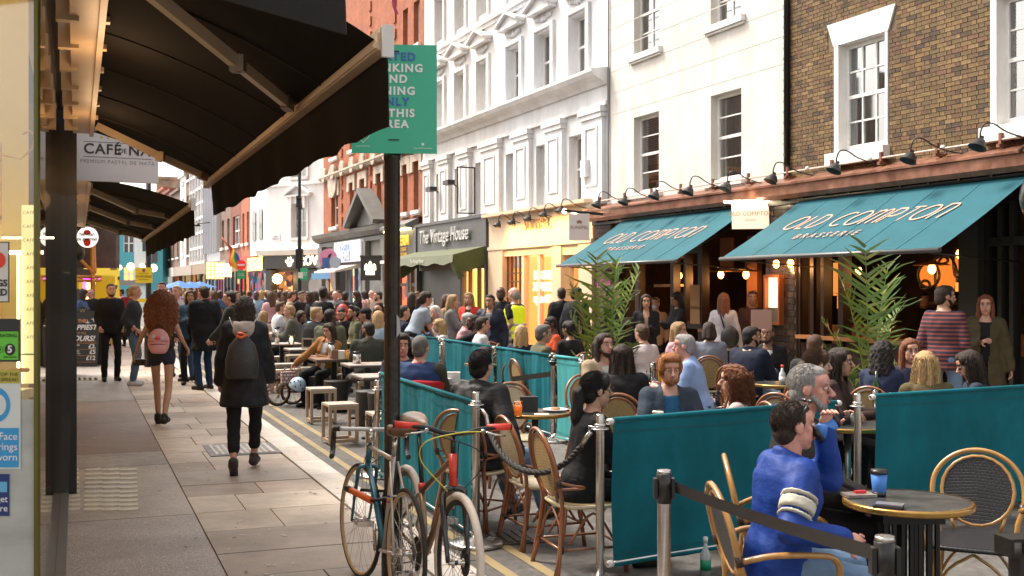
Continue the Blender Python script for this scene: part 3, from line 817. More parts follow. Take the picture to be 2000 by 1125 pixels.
bk=thing('chimney_block','tall cream rendered end wall with red brick front rising over the roofs','building',rsv(0,11),ANG_R)
q=MB();q.box(fx(312,11),fx(334,11),0,6,3,10.9);q.build('brick_front',rb4,bk)
q=MB();x_=fx(334,11)+.02
q.box(x_,x_+.2,-1.2,12,3,10.9);q.box(x_-2,x_+.3,-1.3,12,10.9,11.15);q.build('rendered_end_wall',mat('stained_render',(.42,.37,.28),.9,var=.2,vs=.8,dirt=.4),bk)
bk2=thing('roof_block','pale slatted office block rising behind the gridded building','building',rsv(0,16),ANG_R)
q=MB();q.box(fx(368,16),fx(425,16),0,5,5,17.5);q.build('wall',mat('pale_office',(.6,.5,.46),.7),bk2)
q=MB()
for k in range(14): q.box(fx(368,16),fx(425,16),-.2,-.01,9+k*.6,9.25+k*.6)
q.build('louvre',mat('white_louvre',(.8,.76,.74),.6),bk2)
# ground floor glow of the far row: individual shopfronts
shopc=[('magenta',[(.5,.03,.25),(.9,.2,.5),(.1,.02,.06),(.8,.7,.6)]),('orange',[(1,.35,.06),(.5,.12,.03),(.9,.6,.25),(.12,.05,.03)]),
   ('red',[(.7,.03,.02),(.9,.3,.08),(.2,.02,.02),(.95,.5,.2)]),('cool',[(.3,.4,.5),(.08,.08,.1),(.8,.75,.65),(.15,.2,.3)])]
for i,(pa,pb,k,s_) in enumerate(((462,489,2,.55),(440,461,3,.15),(424,440,0,.45),(403,423,3,.3),(375,402,1,.2),(340,374,1,.16),(305,339,3,.2))):
 n_,cols_=shopc[k]
 b=thing('shopfront',('glowing red and orange takeaway front beside the corner building','dim grey shopfront under the rainbow flag','magenta lit shopfront with a bright doorway',
  'blue and white lit shopfront below the grey modern building','dusky shopfront with round yellow lamps','distant shopfront behind the blue parasols','farthest pale shopfront on the right of the street')[i],'shopfront',rsv(0,9.55),ANG_R)
 a,c=fx(pa,9.55),fx(pb,9.55)-.05
 q=MB();q.box(a,c,0,.3,2.55,3.2);q.build('fascia',mat('far_fascia_%d'%i,((.55,.04,.02),(.10,.09,.08),(.2,.2,.22),(.35,.36,.38),(.25,.18,.13),(.3,.26,.22),(.5,.48,.45))[i],.6,var=.3),b)
 q=MB();q.quad((a,.05,0),(c,.05,0),(c,.05,2.54),(a,.05,2.54));q.build('lit_window',lit_interior('far_shop_%d'%i,cols_,s_,1.1,(.45,1,1)),b)
 q=MB()
 for f_ in (0,.33,.66,1): xx=a+(c-a)*f_;q.box(xx-.08,xx+.08,-.06,.04,ROAD,2.54)
 q.build('pillar',MATS['charcoal_paint'],b)
for px,py,ww,hhh,T in ((420,528,.9,.9,9.0),(436,527,.8,.7,8.9)):
 b=thing('lit_box_sign','square yellow lit box sign of small panes projecting from the far shops' if px == 420 else 'rounded warm lit sign above the far shop doorway','sign',at(px,py,dR(px,T)),0)
 q=MB();q.box(-ww/2,ww/2,-.08,.08,-hhh/2,hhh/2);q.build('box',emis('box_sign_glow_%d'%px,(1,.62,.15) if px == 420 else (1,.75,.4),2.4),b)
 q=MB()
 for k in range(5): q.box(-ww/2+k*ww/4-.02,-ww/2+k*ww/4+.02,-.1,-.081,-hhh/2,hhh/2);q.box(-ww/2,ww/2,-.1,-.081,-hhh/2+k*hhh/4-.02,-hhh/2+k*hhh/4+.02)
 q.build('grille',mat('brass_grille',(.4,.25,.06),.4),b)
# turquoise building closing the street
turq=mat('turquoise_paint',(.07,.32,.38),.7,var=.1)
tb=thing('turquoise_building','turquoise painted house with arched windows closing the far end of the street','building',(P(228,88),88,0),radians(6))
x0,x1=0,3.9;hh=[(.5,1.3,4.5,5.9),(2.2,3.2,4.5,5.9),(.5,1.3,2.3,3.3),(2.2,3.2,2.3,3.3)]
wall(tb,0,3.9,ROAD,6.9,hh,turq)
for i,h in enumerate(hh):
 q=MB();q.quad((h[0],.15,h[2]),(h[1],.15,h[2]),(h[1],.15,h[3]),(h[0],.15,h[3]));q.build('window',far_pane[0] if i < 2 else emis('arch_glow',(1,.35,.1),1.0),tb)
 q=MB();c_=(h[0]+h[1])/2
 for dx in (h[0],c_,h[1]): q.box(dx-.05,dx+.05,.05,.12,h[2],h[3])
 q.box(h[0],h[1],.05,.11,(h[2]+h[3])/2-.04,(h[2]+h[3])/2+.04);q.build('glazing_bar',white_f,tb)
q=MB();q.box(0,3.9,.4,6,ROAD,6.85);q.build('rear_walls',turq,tb)
tb2=thing('white_arcade_house','white house with a warm lantern beside the turquoise building','building',(P(262,86),86,0),radians(6))
hh=[(.6,1.5,4.5,5.9),(.5,1.6,2.4,3.6)];wall(tb2,0,2.2,ROAD,6.7,hh,cw);q=MB();q.box(0,2.2,.4,6,ROAD,6.65);q.build('rear_walls',cw,tb2)
for i,h in enumerate(hh):
 q=MB();q.quad((h[0],.15,h[2]),(h[1],.15,h[2]),(h[1],.15,h[3]),(h[0],.15,h[3]));q.build('window',far_pane[0],tb2)
q=MB();q.ball((1.1,-.2,3.1),.35,10);q.build('lantern',emis('lantern_glow',(1,.40,.10),2),tb2)
q=MB();q.box(-1,5,-.2,0,1.9,2.3);q.build('lit_fascia',mat('far_grey_fascia',(.25,.22,.2),.6),tb2)
for k,px in enumerate((233,255,278,300)):
 b=tag(MB().ball((0,0,0),.28 if k%2 else .2,8).build('street_bulb',emis('bulb_cluster',(1,.75,.45),2.2),None,at(px,(522,520,519,523)[k],80)),('small round lamp far down the street, leftmost of the row','round lamp far down the street beside the yellow notice','bright round lamp far down the street right of the yellow notice','last bright round lamp before the blue parasols')[k],'lamp','distant lamps at the end of the street')
tb3=thing('pale_turquoise_house','second turquoise house glimpsed below the black awning','building',(P(286,84),84,0),radians(4))
q=MB();q.box(0,1.2,0,5,ROAD,5.8);q.build('wall',turq,tb3);q=MB();q.box(.4,.8,-.03,-.01,3.6,4.9);q.build('window',far_pane[0],tb3)
# ------------------------------------------------ scaffolded lit bar on the left
sf_=thing('scaffold','orange lit scaffold tower in front of a bar on the left of the street','scaffold',ls(31,-.6),ANG_L)
om=mat('scaffold_orange',(.60,.26,.07),.5,metal=.2,var=.2)
q=MB()
for x_ in (0,1.9,3.8,5.7,7.6):
 for y_ in (-1.0,.4): q.tube([(x_,y_,ROAD),(x_,y_,6.2)],.045,6)
for z_ in (1.9,2.0,3.6,4.6,5.6):
 for y_ in (-1.0,.4): q.tube([(-.3,y_,z_),(8,y_,z_)],.04,6)
 for x_ in (0,1.9,3.8,5.7,7.6): q.tube([(x_,-1.2,z_),(x_,.5,z_)],.035,6)
q.build('poles',om,sf_)
q=MB()
for a,b,c,d in ((0,2.1,3.8,3.6),(3.8,2.1,0,3.6),(3.8,2.1,7.6,3.6),(7.6,2.1,3.8,3.6)): q.tube([(a,-1.04,b),(c,-1.04,d)],.04,6)
q.build('diagonal_braces',om,sf_)
q=MB();q.tube([(-.05,-1.0,2.1),(-.05,.4,3.6)],.045,6);q.tube([(-.05,.4,2.1),(-.05,-1.0,3.6)],.045,6);q.build('end_braces',om,sf_)
q=MB()
for k in range(7): q.box(-.2,8,-1.0+k*.2,-.82+k*.2,4.62,4.68);q.box(-.2,8,-1.0+k*.2,-.82+k*.2,3.62,3.68)
q.build('boards',mat('scaffold_boards',(.16,.14,.12),.9,var=.3),sf_)
lb=thing('lit_bar','yellow lit bar front with a magenta neon frame behind the scaffold','bar',ls(30.5,-.7),ANG_L)
q=MB();q.box(0,9,.8,1.2,ROAD,2.6);q.build('front',lit_interior('bar_front_glow',[(1,.55,.05),(.5,.25,.03),(.12,.06,.03),(.9,.75,.35),(.2,.12,.05),(.05,.04,.03)],.4,1.7),lb)
q=MB();q.box(0,10,.8,6,2.6,9);q.build('upper_wall',rb3,lb)
eb=thing('bar_end_wall','dark end wall of the bar with a magenta neon window and yellow banners','wall',(P(140,34),34,0),radians(-2))
q=MB();q.box(0,1.35,0,.3,ROAD,2.3);q.build('front',lit_interior('bar_end_glow',[(.9,.6,.08),(.25,.13,.04),(.7,.45,.05),(.10,.06,.04),(.06,.04,.03)],.32,2.3),eb)
q=MB();q.box(0,1.35,0,.3,2.3,6.5);q.build('upper_wall',mat('dusky_wall',(.12,.10,.10),.8,var=.4,vs=2),eb)
q=MB()
for a in ((.38,.43,1.0,2.0),(1.06,1.11,1.0,2.0),(.38,1.11,1.95,2.0)): q.box(a[0],a[1],-.06,-.01,a[2],a[3])
q.build('neon_frame',emis('magenta_neon',(1,.03,.6),5),eb)
q=MB();q.quad((.45,-.02,1.0),(1.04,-.02,1.0),(1.04,-.02,1.94),(.45,-.02,1.94));q.build('lit_window',lit_interior('bar_window',[(1,.8,.5),(1,.5,.15),(.4,.15,.1)],2.2,5),eb)
for k,px in enumerate((142,197,206,212)):
 fl=MB()
 for j in range(9):
  u=j*.035-.14
  fl.add([(u-.03,0,0),(u+.03,0,0),(u*1.2+.02,-.03,.75+.08*((j*7)%3)),(u*1.2-.02,-.03,.75+.08*((j*5)%3))],[(0,1,2,3)])
 tag(fl.build('yellow_streamer',mat('yellow_ribbon',(.60,.40,.03),.6,emit=(.8,.5,.02),es=.1),None,at(px,600,31)),('bunch of yellow ribbons by the bar, left of the neon frame','bunch of yellow ribbons right of the neon frame','second bunch of yellow ribbons right of the neon frame','outermost bunch of yellow ribbons by the scaffold corner')[k],'ribbons','yellow ribbons at the bar')
# round hanging sign
hg=thing('round_sign','round white sign with red sausage emblem hanging before the scaffold','sign',at(171,463,19),radians(4))
r_=.175
q=MB();q.lathe([(r_,-.02),(r_,.02)],(0,0,0),28,ax='y');q.build('disc',mat('sign_white',(.78,.76,.73),.4,emit=(1,.95,.9),es=.35),hg)
q=MB();disc_xz(q,0,.08,.06,.045,-.025);disc_xz(q,0,-.085,.06,.07,-.025);q.build('red_shapes',mat('sign_red',(.75,.05,.02),.5),hg)
letters("herman\nze german",mat('ink_black',(.01,.01,.01),.5),hg,(0,-.026,.01),.082,.001,'sign_letters',bold=.002)
q=MB();q.tube([(0,0,r_),(0,0,r_+.4)],.012,6);q.build('hanger',MATS['black_iron'],hg)
q=MB()
for k in range(11):
 a=radians(200+14*k);q.box(.21*cos(a)-.02,.21*cos(a)+.02,-.01,.01,.10+.12*sin(a)-.02,.10+.12*sin(a)+.02)
q=MB();q.prism([(-.2,.12),(-.2,.2),(.2,.2),(.2,.12),(.1,.16),(-.1,.16)],'y',-.01,.01);q.build('banner_board',MATS['charcoal_paint'],hg)
letters("WINERY",mat('sign_cream_ink',(.7,.65,.5),.5),hg,(0,-.012,.182),.06,.001,'sign_letters')
for k,px in enumerate((160,166,172,178)):
 d_=17.5;
 o=tag(MB().ball((0,0,0),.035,8).build('ceiling_lamp',emis('cool_lamps',(1,.93,.82),14),None,at(px,416+k*1.5+ (px-160)*.25,d_)),'bright lamp under the far black awning, number from the mullion: %s' % ('nearest','second','third','farthest')[k],'lamp','bright lamps under the awning')
# ================================================================ SHOPS OF THE RED BRICK BUILDING
def PXZ(px,py,T=TR): return fx(px,T),fz(px,py,T)
gs=thing('grey_shopfront','grey painted stone shopfront with pediment, newsagent sign and crown sign','shopfront',rsv(0,TR),ANG_R)
x0,x1=fx(628),fx(768)
q=MB();q.prism([(-.001,3.42),(-.15,3.46),(-.3,3.6),(-.34,3.74),(-.001,3.8)],'x',x0-.3,x1);q.box(x0,x1,-.1,.0,3.28,3.418);q.build('cornice',grey_st,gs)
q=MB();a,c=fx(700),fx(757);m_=(a+c)/2
q.prism([(a+.3,3.8),(c-.3,3.8),(m_,4.75)],'y',-.15,-.002)
q.beam((a-.1,-.25,3.82),(m_,-.25,4.95),.55,.16);q.beam((c+.1,-.25,3.82),(m_,-.25,4.95),.55,.16);q.build('pediment',grey_st,gs)
q=MB()
for pa,pb in ((628,636),(658,664),(716,722),(752,760)):
 q.box(fx(pa),fx(pb),-.16,-.0,ROAD,3.28);q.box(fx(pa)-.05,fx(pb)+.05,-.2,-.161,2.5,2.75);q.box(fx(pa)-.04,fx(pb)+.04,-.2,-.161,ROAD,.5)
q.build('pilaster',grey_st,gs)
q=MB();q.box(x0,x1,.02,.3,2.55,3.28);q.build('fascia',grey_st,gs)
q=MB()
for i_,(pa,pb) in enumerate(((640,654),(722,752))):
 pass
gsp=thing('newsagent','newsagent front with pale sign board and a blue fringed awning','shop',rsv(0,TR),ANG_R)
a,zt=PXZ(664,478);c,_=PXZ(716,466);
q=MB();q.box(fx(664),fx(716),-.22,-.1,2.62,3.36);q.build('sign_board',mat('pale_sign_board',(.58,.55,.55),.4,emit=(.8,.8,.9),es=.12),gsp)
q=MB();q.box(fx(676),fx(696),-.24,-.221,2.66,3.3);q.build('blue_panel',mat('sign_blue',(.07,.16,.55),.5,emit=(.1,.2,.7),es=.2),gsp)
letters("COMPTON",mat('sign_white_ink',(.8,.8,.85),.5),gsp,((fx(676)+fx(696))/2,-.25,3.12),.42,.001,'sign_letters')
letters("NEWS",MATS['sign_white_ink'],gsp,((fx(676)+fx(696))/2,-.25,2.84),.5,.001,'sign_letters',bold=.01)
q=MB();q.prism([(-.0,2.55),(-.9,2.3),(-.9,2.24),(-.0,2.4)],'x',fx(660),fx(704));q.build('awning',mat('awning_cream',(.55,.5,.45),.7),gsp)
q=MB();q.quad((fx(656),-.92,2.02),(fx(696),-.92,2.02),(fx(696),-.92,2.24),(fx(656),-.92,2.24));q.build('awning_valance',mat('valance_blue',(.05,.17,.32),.7),gsp)
q=MB();q.quad((fx(640),.1,.3),(fx(657),.1,.3),(fx(657),.1,2.5),(fx(640),.1,2.5));q.build('display_window',lit_interior('shop_glow_a',[(.35,.10,.06),(.8,.3,.12),(.25,.08,.06),(.15,.1,.08),(.9,.5,.2)],.9,1.6),gsp)
q=MB();q.quad((fx(684),.1,ROAD),(fx(716),.1,ROAD),(fx(716),.1,2.5),(fx(684),.1,2.5));q.build('lit_shelves',lit_interior('shop_glow_b',[(1,.6,.1),(.15,.15,.12),(.8,.2,.05),(.12,.2,.3),(.9,.75,.3),(.1,.08,.08)],1.1,2.0),gsp)
q=MB();q.quad((fx(666),.2,ROAD),(fx(684),.2,ROAD),(fx(684),.2,2.5),(fx(666),.2,2.5));q.build('doorway',room_m,gsp)
q=MB()
for px in (684,694,707,716): q.box(fx(px)-.1,fx(px)+.1,-.02,.08,ROAD,2.5)
q.build('blue_frame',mat('blue_painted_frame',(.03,.08,.22),.5),gsp)
cs=thing('crown_sign','dark hanging sign with a glowing white crown beside the newsagent','sign',at(724,524,36),radians(-8))
q=MB();q.box(-.32,.32,-.05,.05,-.38,.36);q.box(-.34,.34,-.07,.07,.362,.42);q.build('board',dk,cs)
q=MB();cw_=emis('crown_glow',(1,.82,.55),1.6)
q.box(-.14,.14,-.07,-.051,-.2,-.08)
for k,(dx,hh_) in enumerate(((-.13,.16),(0,.24),(.13,.16))): q.prism([(dx-.06,-.05),(dx+.06,-.05),(dx+.05,hh_-.06),(dx,hh_),(dx-.05,hh_-.06)],'y',-.07,-.051)
q.build('crown_emblem',cw_,cs)
ps=thing('round_sign','round pink sign with a black figure beside the newsagent','sign',at(641,505,40),radians(-20))
q=MB();q.lathe([(.36,-.03),(.36,.03)],(0,0,0),26,ax='y');q.build('disc',mat('pink_sign',(.62,.24,.38),.5,var=.1),ps)
q=MB();q.prism([(-.2,-.14),(-.04,-.1),(.1,.06),(.16,.2),(.04,.14),(-.02,.0),(-.16,-.08)],'y',-.05,-.031);q.prism([(.02,-.2),(.12,-.2),(.08,-.02),(.0,-.02)],'y',-.05,-.031);q.build('black_figure',MATS['ink_black'],ps)
bs_=thing('round_sign','small blue and white round sign below the pink one','sign',at(652,512,37.5),radians(-20))
q=MB();q.lathe([(.2,-.03),(.2,.03)],(.05,0,0),22,ax='y');q.build('disc',mat('pale_blue_sign',(.42,.5,.58),.5),bs_);q=MB();q.box(-.42,-.16,-.03,.03,-.2,.16);q.box(-.36,-.22,-.034,-.031,-.1,.1);q.build('panel',mat('blue_sign_panel',(.07,.15,.36),.5),bs_)
# gelateria style front right of the lamp post
ge=thing('ice_cream_shop','shopfront with yellow letters on a dark board and orange lit windows','shop',rsv(0,TR),ANG_R)
a,c=fx(766),fx(818)
q=MB();q.box(a,c,-.14,.2,2.6,3.42);q.build('fascia',mat('dark_fascia',(.05,.048,.044),.5,var=.2),ge)
q=MB();q.prism([(-.001,3.44),(-.42,3.5),(-.42,3.58),(-.001,3.78)],'x',a,c);q.build('cornice',grey_st,ge)
q=MB();q.box(a+.1,c-.1,-.32,-.2,3.43,3.47);q.build('strip_light',emis('strip_glow',(1,.85,.4),5),ge)
letters("GELATERIA",mat('yellow_letters',(.65,.40,.05),.5,emit=(1,.6,.05),es=.15),ge,(c-1.05,-.16,3.12),.42,.02,'sign_letters',align='RIGHT',bold=.01)
for o_ in [x for x in ge.children if x.name.startswith('sign_letters')]: o_.location.x=c-.45
letters("ITALIAN\nKITCHEN",mat('dull_yellow',(.45,.28,.05),.5),ge,(c-1.0,-.16,2.78),.16,.01,'sign_letters')
q=MB();q.box(a,c,-.4,-.05,2.46,2.56);q.build('awning_box',mat('white_plastic',(.62,.6,.57),.4),ge)
q=MB();q.quad((a,.12,.2),(c,.12,.2),(c,.12,2.45),(a,.12,2.45));q.build('lit_window',lit_interior('shop_glow_c',[(.5,.10,.05),(.9,.4,.12),(.25,.07,.05),(.8,.5,.35),(.12,.06,.05),(1,.7,.4)],1.15,1.5),ge)
q=MB()
for px in (768,778,798,803,817): q.box(fx(px)-.08,fx(px)+.08,-.03,.1,ROAD,2.45)
q.box(a,c,-.02,.1,1.75,1.85);q.box(a,c,-.05,.1,ROAD,.25);q.build('frame',mat('dark_brown_paint',(.04,.022,.015),.5),ge)
# ================================================================ THE VINTAGE HOUSE
vh=thing('wine_shop','charcoal wine shop with white gothic lettering, green awning and lit window','shop',rsv(0,TR),ANG_R)
a,c=fx(820),fx(961)-.02
slate=mat('slate_paint',(.085,.085,.088),.5,var=.12)
q=MB();q.box(a,c,-.16,.2,2.72,3.46);q.box(a,c,-.2,-.0,3.462,3.54)
q.box(a,a+.22,-.2,-.161,2.72,3.46);q.build('fascia',slate,vh)
letters("The Vintage House",mat('letter_silver',(.50,.49,.47),.4),vh,((a+c)/2-.2,-.22,3.12),.55,.02,'sign_letters',bold=.002,sx=.92,shear=.12)
olive=mat('olive_canvas',(.06,.078,.016),.85,var=.15,vs=4,bump=.3,bs=30,sheen=.3)
q=MB();q.prism([(-.16,2.74),(-1.0,2.52),(-1.0,2.50),(-.16,2.70)],'x',a+.1,c-.05)
n=30
for k in range(n):
 u0=a+.1+(c-a-.15)*k/n;u1=a+.1+(c-a-.15)*(k+1)/n;sg=.03*sin(k*.9);sg2=.03*sin((k+1)*.9)
 q.add([(u0,-1.0,2.52),(u1,-1.0,2.52),(u1,-1.02,2.3+sg2),(u0,-1.02,2.3+sg)],[(0,1,2,3)],0,True)
q.build('awning',olive,vh)
q=MB()
for (u0,u1) in ((a+.1,a+.28),(c-.3,c-.05)):
 zb=1.78 if u0 < a+1 else 1.9
 q.add([(u0,-1.0,2.4),(u1,-1.0,2.44),(u1+.02,-.7,zb+.1),(u0+.1,-.8,zb),(u0+.02,-.95,zb+.3)],[(0,1,2,3,4)]);q.add([(u1,-1.0,2.5),(u1,-.16,2.7),(u1,-.16,2.3),(u1,-.6,zb+.2),(u1,-.95,2.1)],[(0,1,2,3,4)])
q.build('hanging_side_canvas',olive,vh)
letters("The Vintage House",mat('cream_ink',(.6,.6,.5),.6),vh,((a+c)/2,-1.03,2.41),.15,.001,'awning_letters')
q=MB();q.box(a+.3,c-.3,-.12,.2,2.2,2.68);q.build('brown_transom',mat('brown_panel',(.085,.05,.025),.5),vh)
letters("SINCE\n19-42",mat('brown_ink',(.22,.14,.07),.6),vh,((a+c)/2+.8,-.13,2.45),.16,.001,'transom_letters')
q=MB();q.box(a,a+.2,-.16,.2,ROAD,2.72);q.box(c-.12,c,-.16,.2,ROAD,2.72);q.box(a+.2,fx(905),-.02,.1,ROAD,2.2);q.box(a+.2,c-.12,-.12,.2,ROAD,.35);q.build('shopfront',mat('green_black_paint',(.045,.052,.047),.4,var=.2),vh)
q=MB();q.box(fx(884),fx(903),-.05,-.021,.2,2.0);q.build('door',mat('door_dark',(.03,.028,.026),.3),vh)  # door leaf in one even dark tone
q=MB();q.box(fx(838),fx(849),-.04,-.022,1.15,1.42);q.build('notice',mat('paper',(.70,.68,.64),.8),vh)
q=MB();xw0,xw1=fx(905),c-.12
q.quad((xw0,1.3,.3),(xw1,1.3,.3),(xw1,1.3,2.2),(xw0,1.3,2.2));q.quad((xw0,.1,.3),(xw0,1.3,.3),(xw0,1.3,2.2),(xw0,.1,2.2));q.quad((xw1,1.3,.3),(xw1,.1,.3),(xw1,.1,2.2),(xw1,1.3,2.2));q.quad((xw0,.1,.35),(xw1,.1,.35),(xw1,1.3,.35),(xw0,1.3,.35))
q.build('display_room',mat('yellow_display',(.75,.52,.2),.7,emit=(1,.50,.10),es=.32,var=.2,vs=2),vh)
q=MB();q.quad((xw0,.1,2.19),(xw0,1.3,2.19),(xw1,1.3,2.19),(xw1,.1,2.19));q.build('display_ceiling',mat('display_ceiling',(.8,.6,.3),.7,emit=(1,.65,.25),es=1.3),vh)
q=MB();q.quad((xw0,0,.35),(xw1,0,.35),(xw1,0,2.2),(xw0,0,2.2));q.build('pane',glass_mat('shop_glass',(.97,.97,.95),.18,.02),vh)
q=MB()
for f_ in (0,.28,.62,1): xx=xw0+(xw1-xw0)*f_;q.box(xx-.04,xx+.04,-.05,.05,.3,2.2)
q.build('window_frame',MATS['dark_brown_paint'],vh)
q=MB();rr=random.Random(5)
for sh in range(3):
 z_=.75+sh*.45;q.box(xw0+1.4,xw1-.1,.7,1.0,z_-.02,z_)
q.build('shelf',MATS['brown_panel'],vh)
for sh in range(3):
 for k in range(7):
  q=MB();xx=xw0+1.5+k*.2+rr.uniform(-.03,.03);z_=.755+sh*.45
  if xx > xw1-.15: continue
  q.lathe([(.04,0),(.04,.18),(.014,.24),(.014,.3)],(xx,.85,z_),8);q.build('bottle',(mat('bottle_green',(.02,.05,.02),.1),mat('bottle_amber',(.25,.09,.02),.15),mat('bottle_red',(.3,.02,.02),.3))[k%3],vh)
for px in (925,938):
 q=MB();q.prism([(-.16,0),(.16,0),(.12,.45),(-.12,.45)],'y',-.14,.14);o_=q.build('lamp_shade',emis('shade_glow',(1,.72,.35),3.2),vh);o_.location=(fx(px),.5,1.25 if px == 925 else 1.2)
# ================================================================ CREAM CLOTHES SHOP
sp=thing('clothes_shop','cream lit clothes shop front with barn lamps along its fascia','shop',rsv(0,TR),ANG_R)
a,c=fx(962),fx(1166)
crm=mat('cream_shop_paint',(.62,.46,.31),.55,var=.04)
q=MB();q.box(a,c,-.1,.2,2.62,3.42);q.box(a,c,-.3,.0,3.422,3.5);q.box(a,c,-.14,-.101,2.62,2.7);q.build('fascia',crm,sp)
letters("SUNSPEL",mat('faint_grey_letters',(.42,.28,.13),.5),sp,((fx(1034)+fx(1084))/2,-.12,3.12),.34,.01,'sign_letters',spacing=1.1)
q=MB()
for (pa,pb) in ((962,990),(1087,1105),(1140,1166)): q.box(fx(pa),fx(pb),-.12,.2,ROAD,2.618);
q.box(fx(990),fx(1087),-.08,.2,2.45,2.618);q.box(fx(1105),fx(1140),.3,.4,ROAD,2.45);q.box(fx(1105),fx(1140),-.08,.2,2.4,2.618);q.box(fx(1026),fx(1087),-.1,.1,ROAD,.4)
q.build('shopfront',crm,sp)
q=MB()
for k in range(5): xx=fx(992)+(fx(1024)-fx(992))*k/4;q.box(xx-.02,xx+.02,-.02,.02,ROAD,2.45)
for z_ in (.5,.95,1.4,1.85,2.05): q.box(fx(992),fx(1024),-.025,.025,z_-.015,z_+.015)
q.build('gate_bars',mat('bronze_bars',(.09,.045,.02),.5),sp)
q=MB();q.quad((fx(990),.5,ROAD),(fx(1026),.5,ROAD),(fx(1026),.5,2.45),(fx(990),.5,2.45));q.build('door_recess',mat('peach_recess',(.62,.30,.14),.7,emit=(1,.35,.12),es=.3),sp)
q=MB();u0,u1=fx(1026),fx(1087);q.quad((u0,2.4,.2),(u1,2.4,.2),(u1,2.4,2.5),(u0,2.4,2.5));q.quad((u0,.1,.2),(u0,2.4,.2),(u0,2.4,2.5),(u0,.1,2.5));q.quad((u0,.1,.3),(u1,.1,.3),(u1,2.4,.3),(u0,2.4,.3));q.quad((u1,2.4,.2),(u1,.1,.2),(u1,.1,2.5),(u1,2.4,2.5))
q.build('shop_room',mat('peach_room',(.72,.40,.2),.7,emit=(1,.36,.10),es=.30,var=.15,vs=1.5),sp)
q=MB();q.quad((u0,.1,2.44),(u0,2.4,2.44),(u1,2.4,2.44),(u1,.1,2.44));q.build('shop_ceiling',mat('shop_ceiling',(.8,.6,.4),.7,emit=(1,.55,.25),es=.9),sp)
q=MB();q.quad((u0,0,.4),(u1,0,.4),(u1,0,2.45),(u0,0,2.45));q.build('pane',MATS['shop_glass'],sp)
q=MB()
for f_ in (0,.52,.97): xx=u0+(u1-u0)*f_;q.box(xx-.06,xx+.06,-.06,.04,.4,2.45)
q.build('window_frame',crm,sp)
letters("BIG SALE\n31 WAZA\nopen till 9",emis('neon_white',(1,.85,.6),1.8),sp,((fx(1046)+fx(1082))/2,-.03,1.72),.26,.004,'neon_letters',bold=.006)
bl=thing('hanging_sign','white square blade sign hanging at the right end of the cream shop','sign',at(1131,441,21.9),radians(3))
q=MB();q.box(-.2,.2,-.03,.03,-.28,.24);q.build('board',mat('blade_white',(.66,.6,.58),.5),bl)
letters("SUNSPEL",mat('blade_ink',(.25,.13,.08),.5),bl,(0,-.035,-.03),.09,.001,'sign_letters')
q=MB();q.prism([(-.05,.05),(.05,.05),(.05,.09),(0,.12),(-.05,.09)],'y',-.035,-.031);q.build('house_emblem',MATS['blade_ink'],bl)
q=MB();q.beam((-.3,0,.3),(.55,0,.22),.05,.05);q.build('bracket',MATS['black_iron'],bl)
for px,py in ((1103,408),(1121,412)):
 tag(MB().ball((0,0,0),.05,8).build('spot_bulb',emis('spot_glow',(1,.85,.6),12),None,at(px,py+4,22.3)),'bright bare bulb beside the blade sign, %s one' % ('left' if px==1103 else 'right'),'lamp','bulbs by the blade sign')
# warm wash of the barn lamps on the cream fascia
def spot(loc,to,e,col,size=80,blend=.8,rad=.05):
 l=bpy.data.lights.new('lamp_light','SPOT');l.energy=e;l.color=col;l.spot_size=radians(size);l.spot_blend=blend;l.shadow_soft_size=rad
 o=bpy.data.objects.new('lamp_light',l);C.objects.link(o);o.location=loc
 o.rotation_euler=(Vector(to)-Vector(loc)).to_track_quat('-Z','Y').to_euler();return o
def point(loc,e,col,rad=.06):
 l=bpy.data.lights.new('lamp_light','POINT');l.energy=e;l.color=col;l.shadow_soft_size=rad
 o=bpy.data.objects.new('lamp_light',l);C.objects.link(o);o.location=loc;return o
# gooseneck barn lamps
def barn_lamp():
 t=thing('barn_lamp','x','lamp',group='gooseneck barn lamps along the fascias')
 q=MB();q.tube(smooth_path([(0.55,0,.0),(.35,-.12,.01),(.15,-.3,.12),(.05,-.42,.24),(-.03,-.5,.25),(-.06,-.54,.14),(-.06,-.55,.05)],4),.012,6);q.build('gooseneck',MATS['black_iron'],t)
 q=MB();q.lathe([(.025,.08),(.03,.04),(.06,.02),(.10,-.05),(.115,-.1),(.125,-.11),(.11,-.108),(.05,.0)],(0,0,0),14);o=q.build('shade',mat('shade_grey',(.035,.034,.033),.45,metal=.3),t);o.location=(-.06,-.55,0);o.rotation_euler=(radians(-28),0,radians(0))
 return t
bl0=barn_lamp();bsn=snapshot(bl0)
lampp=[(969,433),(997,428),(1028,421),(1058,413),(1091,405),(1163,392),(1215,386),(1275,374),(1341,365),(1414,357),(1503,341),(1626,320),(1771,299),(1906,272)]
where=['above the cream shop, leftmost lamp of the cream shop','over the cream shop gate, second lamp from the wine shop','over the lit sale window, third lamp from the wine shop','right of the cream shop lettering, fourth from the wine shop','just left of the blade sign','at the meeting of the stucco and cream buildings','at the left end of the copper fascia','left of the first cream building window','between the two cream building windows','below the right cream building window','at the meeting of cream and brick buildings','below the brick building window','right of the brick building window','rightmost, under the last sash window']
for i,(px,py) in enumerate(lampp):
 o=bl0 if i == 0 else copy_snap(bsn)
 T=TR-.55;d=dR(px,T)
 p=at(px,py+3,d);x_=-(UR[0]*p.x+UR[1]*p.y);y_=VR[0]*p.x+VR[1]*p.y
 # the origin sits on the wall line
 wl=rsv(-(x_+.06),TR,p.z)
 o.scale=(.84,.9,.8);o.location=wl;o.rotation_euler=(0,0,ANG_R);o['label']='dark gooseneck barn lamp ' + where[i]
 if i < 5:
  spot(rsv(-(x_),TR-.62,p.z-.14),rsv(-(x_),TR,p.z-.45),36,(1,.52,.14),120,.9)
